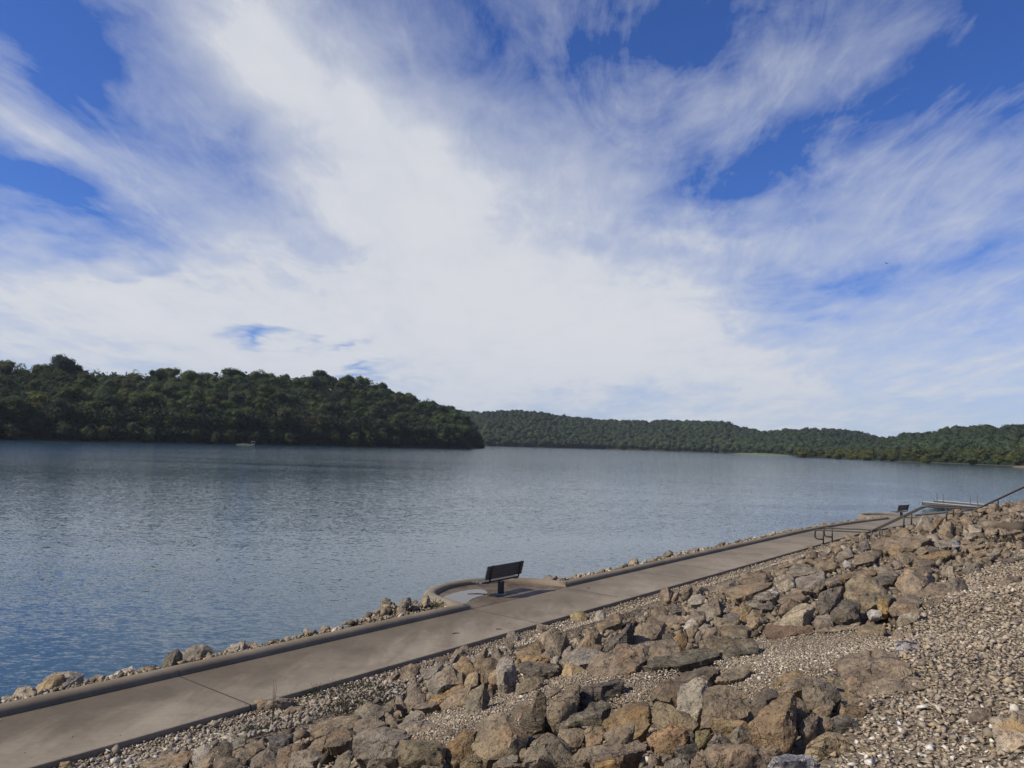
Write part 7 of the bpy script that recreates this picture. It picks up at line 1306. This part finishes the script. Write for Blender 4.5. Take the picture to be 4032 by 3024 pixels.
# --- the near wooded hill
left = []
A0, A1 = px_az(-60), px_az(1036*K)
for a, r in scatter(HL, A0, A1, .015, 1.10, 10.4):
    q = (r-HL['fr'](a))/HL['depth']
    left.append((r, a, q))
left.sort()
TREES = []
for r, a, q in left:
    x, y = math.sin(a)*r, math.cos(a)*r; z = HL['fz'](a, r)
    if q < .10: crown, sc = SHORE[rnd.randrange(3)], rnd.uniform(.75, 1.1)
    elif q > .80 and rnd.random() < .10: crown, sc = OPENC[rnd.randrange(2)], rnd.uniform(.95, 1.15)
    else: crown, sc = CROWNS[rnd.randrange(7)], rnd.uniform(.68, 1.16)
    zone = 'shore' if q < .10 else 'crest' if q > .82 else 'slope'
    gi = rnd.randrange(len(GREENS)); g = GREENS[gi]
    ppx = project(x, y, z+7)[0]
    tone_w = ('mid-green', 'fresh green', 'dark green', 'olive-green', 'dark bluish-green', 'olive-green', 'brownish-green', 'dark bluish-green')[gi]
    sect = ('under the tallest crest tree' if zone != 'crest' else 'around the tallest crest tree') if ppx < 430 else \
        'between the tallest crest tree and the grassy landing' if ppx < 880 else 'straight above the grassy landing' if ppx < 1120 else \
        'between the grassy landing and the point' if ppx < 1480 else 'out toward the point'
    if zone == 'shore': sect = sect.replace('under', 'far below').replace('straight above', 'right beside')
    where = {'shore': 'waterline tree of the hill, ', 'slope': ('lower' if q < .45 else 'upper')+'-slope tree of the hill, ', 'crest': 'crest tree of the hill, '}[zone]
    lab = tone_w+' '+where+sect
    if zone == 'shore': g = tuple(.85*c+.15*d for c, d in zip(g, (.055, .042, .030)))
    t_, c = tree(x, y, z, crown, sc, g, lab, {'shore': 'shoreline trees of the wooded hill', 'slope': 'slope trees of the wooded hill', 'crest': 'crest trees of the wooded hill'}[zone], rnd.uniform(.9, 1.15))
    TREES.append((t_, c, project(x, y, z+8*sc), sc))
def special(px, py, col, label, sc=1.0, crown=None, zoff=0):
    t_, c, p, s_ = min(TREES, key=lambda q: (q[2][0]-px)**2+(q[2][1]-py)**2)
    TREES[:] = [q for q in TREES if q[0] is not t_]
    c.color = (*[q*TREE_GAIN for q in col], 1); t_['label'] = label; t_.scale = [q*sc for q in t_.scale]
    if crown: c.data = crown
    t_.location.z += zoff
special(232, 1440, (.026, .036, .030), 'tallest dark tree sticking up above the crest of the wooded hill', 1.2, CROWNS[2], 1.0)
special(178, 1590, (.085, .080, .022), 'broad yellow-olive tree low on the near end of the wooded hill', 1.25)
special(770, 1636, (.082, .084, .022), 'small yellow-green tree halfway up the wooded hill', .9)
special(1231, 1665, (.125, .072, .022), 'orange-turning tree near the water on the wooded hill', .85)
special(1345, 1662, (.105, .058, .024), 'rusty brown tree beside the orange-turning one on the hill', .85)
special(1436, 1655, (.090, .115, .034), 'bright light-green tree low on the wooded hill near its point', .85)
special(460, 1452, (.11, .12, .10), 'thin pale tree with see-through crown on the hill crest', .95, OPENC[0])
special(960, 1630, (.055, .082, .032), 'fresh green tree above the grassy landing with the arched frame', 1.0)
special(1420, 1490, (.060, .078, .036), 'round mid-green tree on the shoulder of the wooded hill', 1.15)
special(830, 1448, (.028, .040, .030), 'narrow dark tree poking above the hill crest', .95, CONE[0], 1.0)
# --- the shore beyond the dock: front rows are single trees
right = sorted([(r, a) for a, r in scatter(HR, px_az(1722*K), px_az(2240*K), .01, .13, 11.5)])
RG = [(.052,.062,.024), (.060,.066,.024), (.044,.056,.027), (.066,.070,.026), (.040,.050,.028)]
TREES = []
for r, a in right:
    x, y = math.sin(a)*r, math.cos(a)*r; z = HR['fz'](a, r)-.5
    gi = rnd.randrange(5); px_ = project(x, y, z+5)[0]
    t_, c = tree(x, y, z, SHORE[rnd.randrange(3)], rnd.uniform(.8, 1.15), RG[gi], ('mid-green', 'olive-green', 'dark green', 'yellowish-green', 'dark green')[gi]+' bushy tree on the shore beyond the dock, '+('near its tip' if px_ < 3380 else 'midway along' if px_ < 3720 else 'toward the bare brown bank'), 'bushy trees of the shore beyond the dock', 1.15)
    TREES.append((t_, c, project(x, y, z+5), 1))
special(3145, 1775, (.075, .085, .060), 'rounded grey-green tree at the tip of the shore beyond the dock', 1.15)
special(3185, 1795, (.085, .092, .022), 'yellow-green bush next to the rounded grey-green tree at the shore tip', .8)
# --- everything farther off reads as one mass of wood
def forest(name, sets, label, gain=1.0, n=46, leaf=1.9):
    VV = []; TT = []; off = 0
    P6 = []
    for k in range(8):
        r = np.random.RandomState(200+k); 
        d = r.normal(size=(n, 3)); d /= np.linalg.norm(d, axis=1)[:, None]; d[:, 2] = np.abs(d[:, 2])*1.1-.3
        C = d*np.array([6.0, 6.0, 4.4])*(.82+.25*r.rand(n))[:, None]*(1+.18*np.sin(d[:, :1]*5+k))+np.array([0, 0, 7.0])
        nr = d+r.normal(size=(n, 3))*.6; nr /= np.linalg.norm(nr, axis=1)[:, None]
        t1 = np.cross(nr, r.normal(size=(n, 3))); t1 /= np.linalg.norm(t1, axis=1)[:, None]; t2 = np.cross(nr, t1)
        s_ = leaf*(.6+.8*r.rand(n))[:, None]
        V = np.concatenate([C+t1*s_*.55, C+t2*s_*.5, C-t1*s_*.55, C-t2*s_*.5], 1).reshape(-1, 3)
        core = ICO[0]*np.array([4.9, 4.9, 4.0])*(.9+.3*r.rand(len(ICO[0])))[:, None]+np.array([0, 0, 6.6])
        P6.append((V, core))
    V4 = []; V3 = []; t4 = []; t3 = []
    for (x, y, z, sc, tone) in sets:
        V, core = P6[rnd.randrange(8)]
        a = rnd.uniform(0, 6.28); R_ = np.array([[math.cos(a), -math.sin(a), 0], [math.sin(a), math.cos(a), 0], [0, 0, 1]])
        o = np.array([x, y, z])
        V4.append(V@R_.T*sc+o); V3.append(core@R_.T*sc+o)
        t4.append(np.clip(tone+.24*(nrs.rand(n)-.45), 0, 1)); t3.append(np.full(len(ICO[1]), max(0, tone-.12)))
    m4 = len(V4)*n; A4 = np.concatenate(V4); A3 = np.concatenate(V3)
    T4 = np.arange(m4*4).reshape(-1, 4); T3 = (ICO[1][None]+(np.arange(len(V3))*len(ICO[0]))[:, None, None]).reshape(-1, 3)+len(A4)
    me = poly_mesh(name, np.concatenate([A4, A3]), T4, T3, np.concatenate([np.concatenate(t4), np.concatenate(t3)])); me.materials.append(M_FOREST)
    return link(name, me, kind='stuff', label=label)
def wood(h, a0, a1, q0, q1, step, zone=None, zoff=0, sc0=.62, sc1=1.3):
    out = []
    for a, r in scatter(h, a0, a1, q0, q1, step):
        q = (r-h['fr'](a))/h['depth']
        tn = rnd.uniform(.12, .60)+.18*math.sin(a*61)*math.cos(r*.021+a*23)
        if zone: tn = min(1, max(0, tn+zone(a, q)))
        out.append((math.sin(a)*r, math.cos(a)*r, h['fz'](a, r)+zoff, rnd.uniform(sc0, sc1), tn))
    return out
far = wood(HF, math.radians(-5), px_az(1960*K), .0, 1.15, 9.0, lambda a, q: .22 if q < .22 else -.05)
far += wood(HF, math.radians(-14), math.radians(-5), .0, 1.1, 22)
forest('forest', far, 'far-off wood covering the ridge at the end of the lake')
rw = wood(HR, px_az(1724*K), px_az(2240*K), .14, 1.15, 9.5, lambda a, q: .25 if q < .45 else -.02, 0, .62, .95)
rw += wood(HR, px_az(2240*K), math.radians(75), .0, 1.0, 16)
forest('forest', rw, 'wood covering the hillside beyond the dock')
lw = wood(HL, math.radians(-58), A0, .0, 1.05, 13)
lw += wood(HL, math.radians(-45), A1, 1.16, 1.6, 13)
forest('forest', lw, 'wood behind and beside the wooded hill')

def understory(name, h, a0, a1, n, qmax, hmax, label, tone):
    a = a0+(a1-a0)*nrs.rand(n); q = nrs.rand(n)**1.5*qmax; V = []
    P = np.array([(math.sin(x)*(h['fr'](x)+y*h['depth']), math.cos(x)*(h['fr'](x)+y*h['depth']), h['fz'](x, h['fr'](x)+y*h['depth'])) for x, y in zip(a, q)])
    P[:, 2] += hmax*nrs.rand(n)*np.where(q < .06, .5, 1)-.2
    nr = nrs.normal(size=(n, 3)); nr[:, 1] -= .8; nr /= np.linalg.norm(nr, axis=1)[:, None]
    t1 = np.cross(nr, nrs.normal(size=(n, 3))); t1 /= np.linalg.norm(t1, axis=1)[:, None]; t2 = np.cross(nr, t1)
    s_ = (.6+.9*nrs.rand(n))[:, None]
    V = np.concatenate([P+t1*s_*.6, P+t2*s_*.5, P-t1*s_*.6, P-t2*s_*.5], 1).reshape(-1, 3)
    me = poly_mesh(name, V, np.arange(n*4).reshape(-1, 4), None, np.clip(tone+.3*nrs.rand(n), 0, 1)); me.materials.append(M_FOREST)
    link(name, me, kind='stuff', label=label)
understory('undergrowth', HL, A0, A1, 70000, 1.0, 12.0, 'scrubby undergrowth along the shore of the wooded hill', .0)
understory('undergrowth', HR, px_az(1722*K), px_az(2260*K), 9000, .12, 3.5, 'scrub along the waterline beyond the dock', .25)
understory('undergrowth', HF, math.radians(-4), px_az(1960*K), 22000, .12, 7.0, 'scrub along the waterline at the end of the lake', .25)

# ================================================================== SMALL GROWTH, TWIGS, BIRD
def weed_mesh(seed, w, h, n, leaf, upright=.3):
    r = np.random.RandomState(seed)
    P = np.stack([(r.rand(n)-.5)*w, (r.rand(n)-.5)*w, r.rand(n)**1.4*h], 1)
    rr = np.hypot(P[:, 0], P[:, 1])/(w*.5); P[:, 2] *= np.clip(1.1-rr*.8, .15, 1)
    nrm = r.normal(size=(n, 3)); nrm[:, 2] = np.abs(nrm[:, 2])+upright; nrm /= np.linalg.norm(nrm, axis=1)[:, None]
    t1 = np.cross(nrm, r.normal(size=(n, 3))); t1 /= np.linalg.norm(t1, axis=1)[:, None]; t2 = np.cross(nrm, t1)
    s_ = leaf*(.5+r.rand(n))[:, None]
    V = np.concatenate([P+t1*s_, P+t2*s_*.3, P-t1*s_, P-t2*s_*.3], 1).reshape(-1, 3)
    me = poly_mesh('leaves', V, np.arange(n*4).reshape(-1, 4), None, .2+.7*r.rand(n)); me.materials.append(M_WEED); return me
def weed(s, v, w, h, n, leaf, col, label, seed, stems=4, name='weed'):
    p = WG(s, v); r = empty(name, p, label=label, category='weed')
    c = link('leaves', weed_mesh(seed, w, h, n, leaf), r); c.color = (*col, 1)
    bm = bmesh.new(); q = random.Random(seed)
    for k in range(stems):
        a = q.uniform(0, 6.28); l = q.uniform(.15, .4)*w
        tube(bm, [(0, 0, -.05), (math.cos(a)*l*.4, math.sin(a)*l*.4, h*.55), (math.cos(a)*l, math.sin(a)*l, h*1.1)], [.005, .004, .002], 4)
    bm_obj('stem', bm, M_TWIG, r)
GRN = (.045, .060, .022); DRK = (.052, .050, .028)
weed(9.35, -10.15, 1.5, .16, 900, .030, DRK, 'sprawling dark olive weed patch among the crushed stone', 1, 12)
weed(8.5, -9.55, .9, .13, 380, .028, DRK, 'thin olive weed mat beside the sprawling weed patch', 2, 8)
weed(6.9, -9.95, .42, .16, 170, .026, (.035, .055, .022), 'small green weed clump in the crushed stone', 3, 5)
weed(7.45, -10.3, .16, .62, 60, .022, GRN, 'tall thin weed stalk rising before the bright white stone', 4, 3)
weed(9.5, -11.85, .34, .22, 130, .028, GRN, 'green weed growing against the edge of the walk', 5, 5)
weed(8.3, -9.7, .14, .45, 40, .022, GRN, 'slender weed stalk uphill of the small green weed clump', 6, 2)
weed(21.6, -2.0, .9, .28, 260, .035, (.060, .060, .040), 'grey-green tuft high on the rock pile', 7, 8)
weed(15.7, -15.5, .9, .20, 520, .030, (.055, .085, .022), 'bright green weeds beside the kerb before the bench bay', 8, 6)
weed(16.45, -15.35, .6, .22, 300, .030, (.050, .080, .022), 'green weeds at the corner of the bench bay kerb', 9, 6)
weed(14.2, -15.0, .3, .42, 80, .025, GRN, 'upright weed sprig over the kerb before the green weeds', 10, 4)
weed(11.6, -14.95, .35, .2, 120, .028, (.055, .075, .025), 'little green weed tuft midway along the kerb', 11, 4)
def twig(s, v, l, ang, label, z=ZP+.008):
    bm = bmesh.new(); q = random.Random(int(s*10))
    pts = [(-l/2, 0, 0), (-l/6, l*.05, .006), (l/6, -.02*l, .004), (l/2, l*.06, 0)]
    tube(bm, pts, [.010, .011, .009, .005], 5); tube(bm, [(l/6, -.02*l, .004), (l*.32, -.13*l, .010)], [.006, .003], 4)
    o = bm_obj('twig', bm, M_TWIG, label=label, category='twig'); o.location = W(s, v, z); o.rotation_euler.z = ang
twig(14.5, -12.84, .20, .5, 'short dark twig on the bare middle of the walk')
twig(15.58, -12.35, .16, .2, 'tiny twig near the edge of the walk by the rocks')
twig(22.1, -13.79, .14, .3, 'dark twig on the walk just past the bench bay')
twig(18.75, -15.55, .95, .12, 'long thin twig lying across the puddle')
def bird():
    d = view_dir(3491, 1037); d = d/np.linalg.norm(d); c = Vector((0, 0, CZ))+Vector(d)*150
    bm = bmesh.new()
    tube(bm, [(-.22, 0, 0), (-.1, 0, .02), (.05, 0, .03), (.17, 0, .03), (.24, 0, .02)], [.01, .06, .075, .045, .012], 6)
    for sy in (-1, 1):
        q = [bm.verts.new(p) for p in ((.10, sy*.05, .05), (-.06, sy*.05, .05), (-.12, sy*.34, .17), (-.02, sy*.62, .10), (.06, sy*.34, .18))]
        bm.faces.new(q)
    q = [bm.verts.new(p) for p in ((-.18, .02, .0), (-.18, -.02, .0), (-.36, -.07, .0), (-.36, .07, .0))]; bm.faces.new(q)
    o = bm_obj('bird', bm, M_STEEL, label='lone small dark bird flying high over the lake', category='bird'); o.location = c; o.rotation_euler = (.6, -.5, .4); o.scale = (.8,)*3
bird()

# ================================================================== AIR
mh = bpy.data.materials.new('thin_haze'); mh.use_nodes = True; th = mh.node_tree; th.nodes.clear()
pv = th.nodes.new('ShaderNodeVolumePrincipled'); pv.inputs['Color'].default_value = (.86, .92, 1.0, 1); pv.inputs['Density'].default_value = HAZE; pv.inputs['Anisotropy'].default_value = .2
oh = th.nodes.new('ShaderNodeOutputMaterial'); th.links.new(pv.outputs[0], oh.inputs['Volume'])
bm = bmesh.new(); bmesh.ops.create_cube(bm, size=1); bmesh.ops.scale(bm, vec=(5400, 3300, 174), verts=bm.verts); bmesh.ops.translate(bm, vec=(0, 1050, 82.5), verts=bm.verts)
bm_obj('haze', bm, mh, kind='stuff', label='thin haze over the lake')
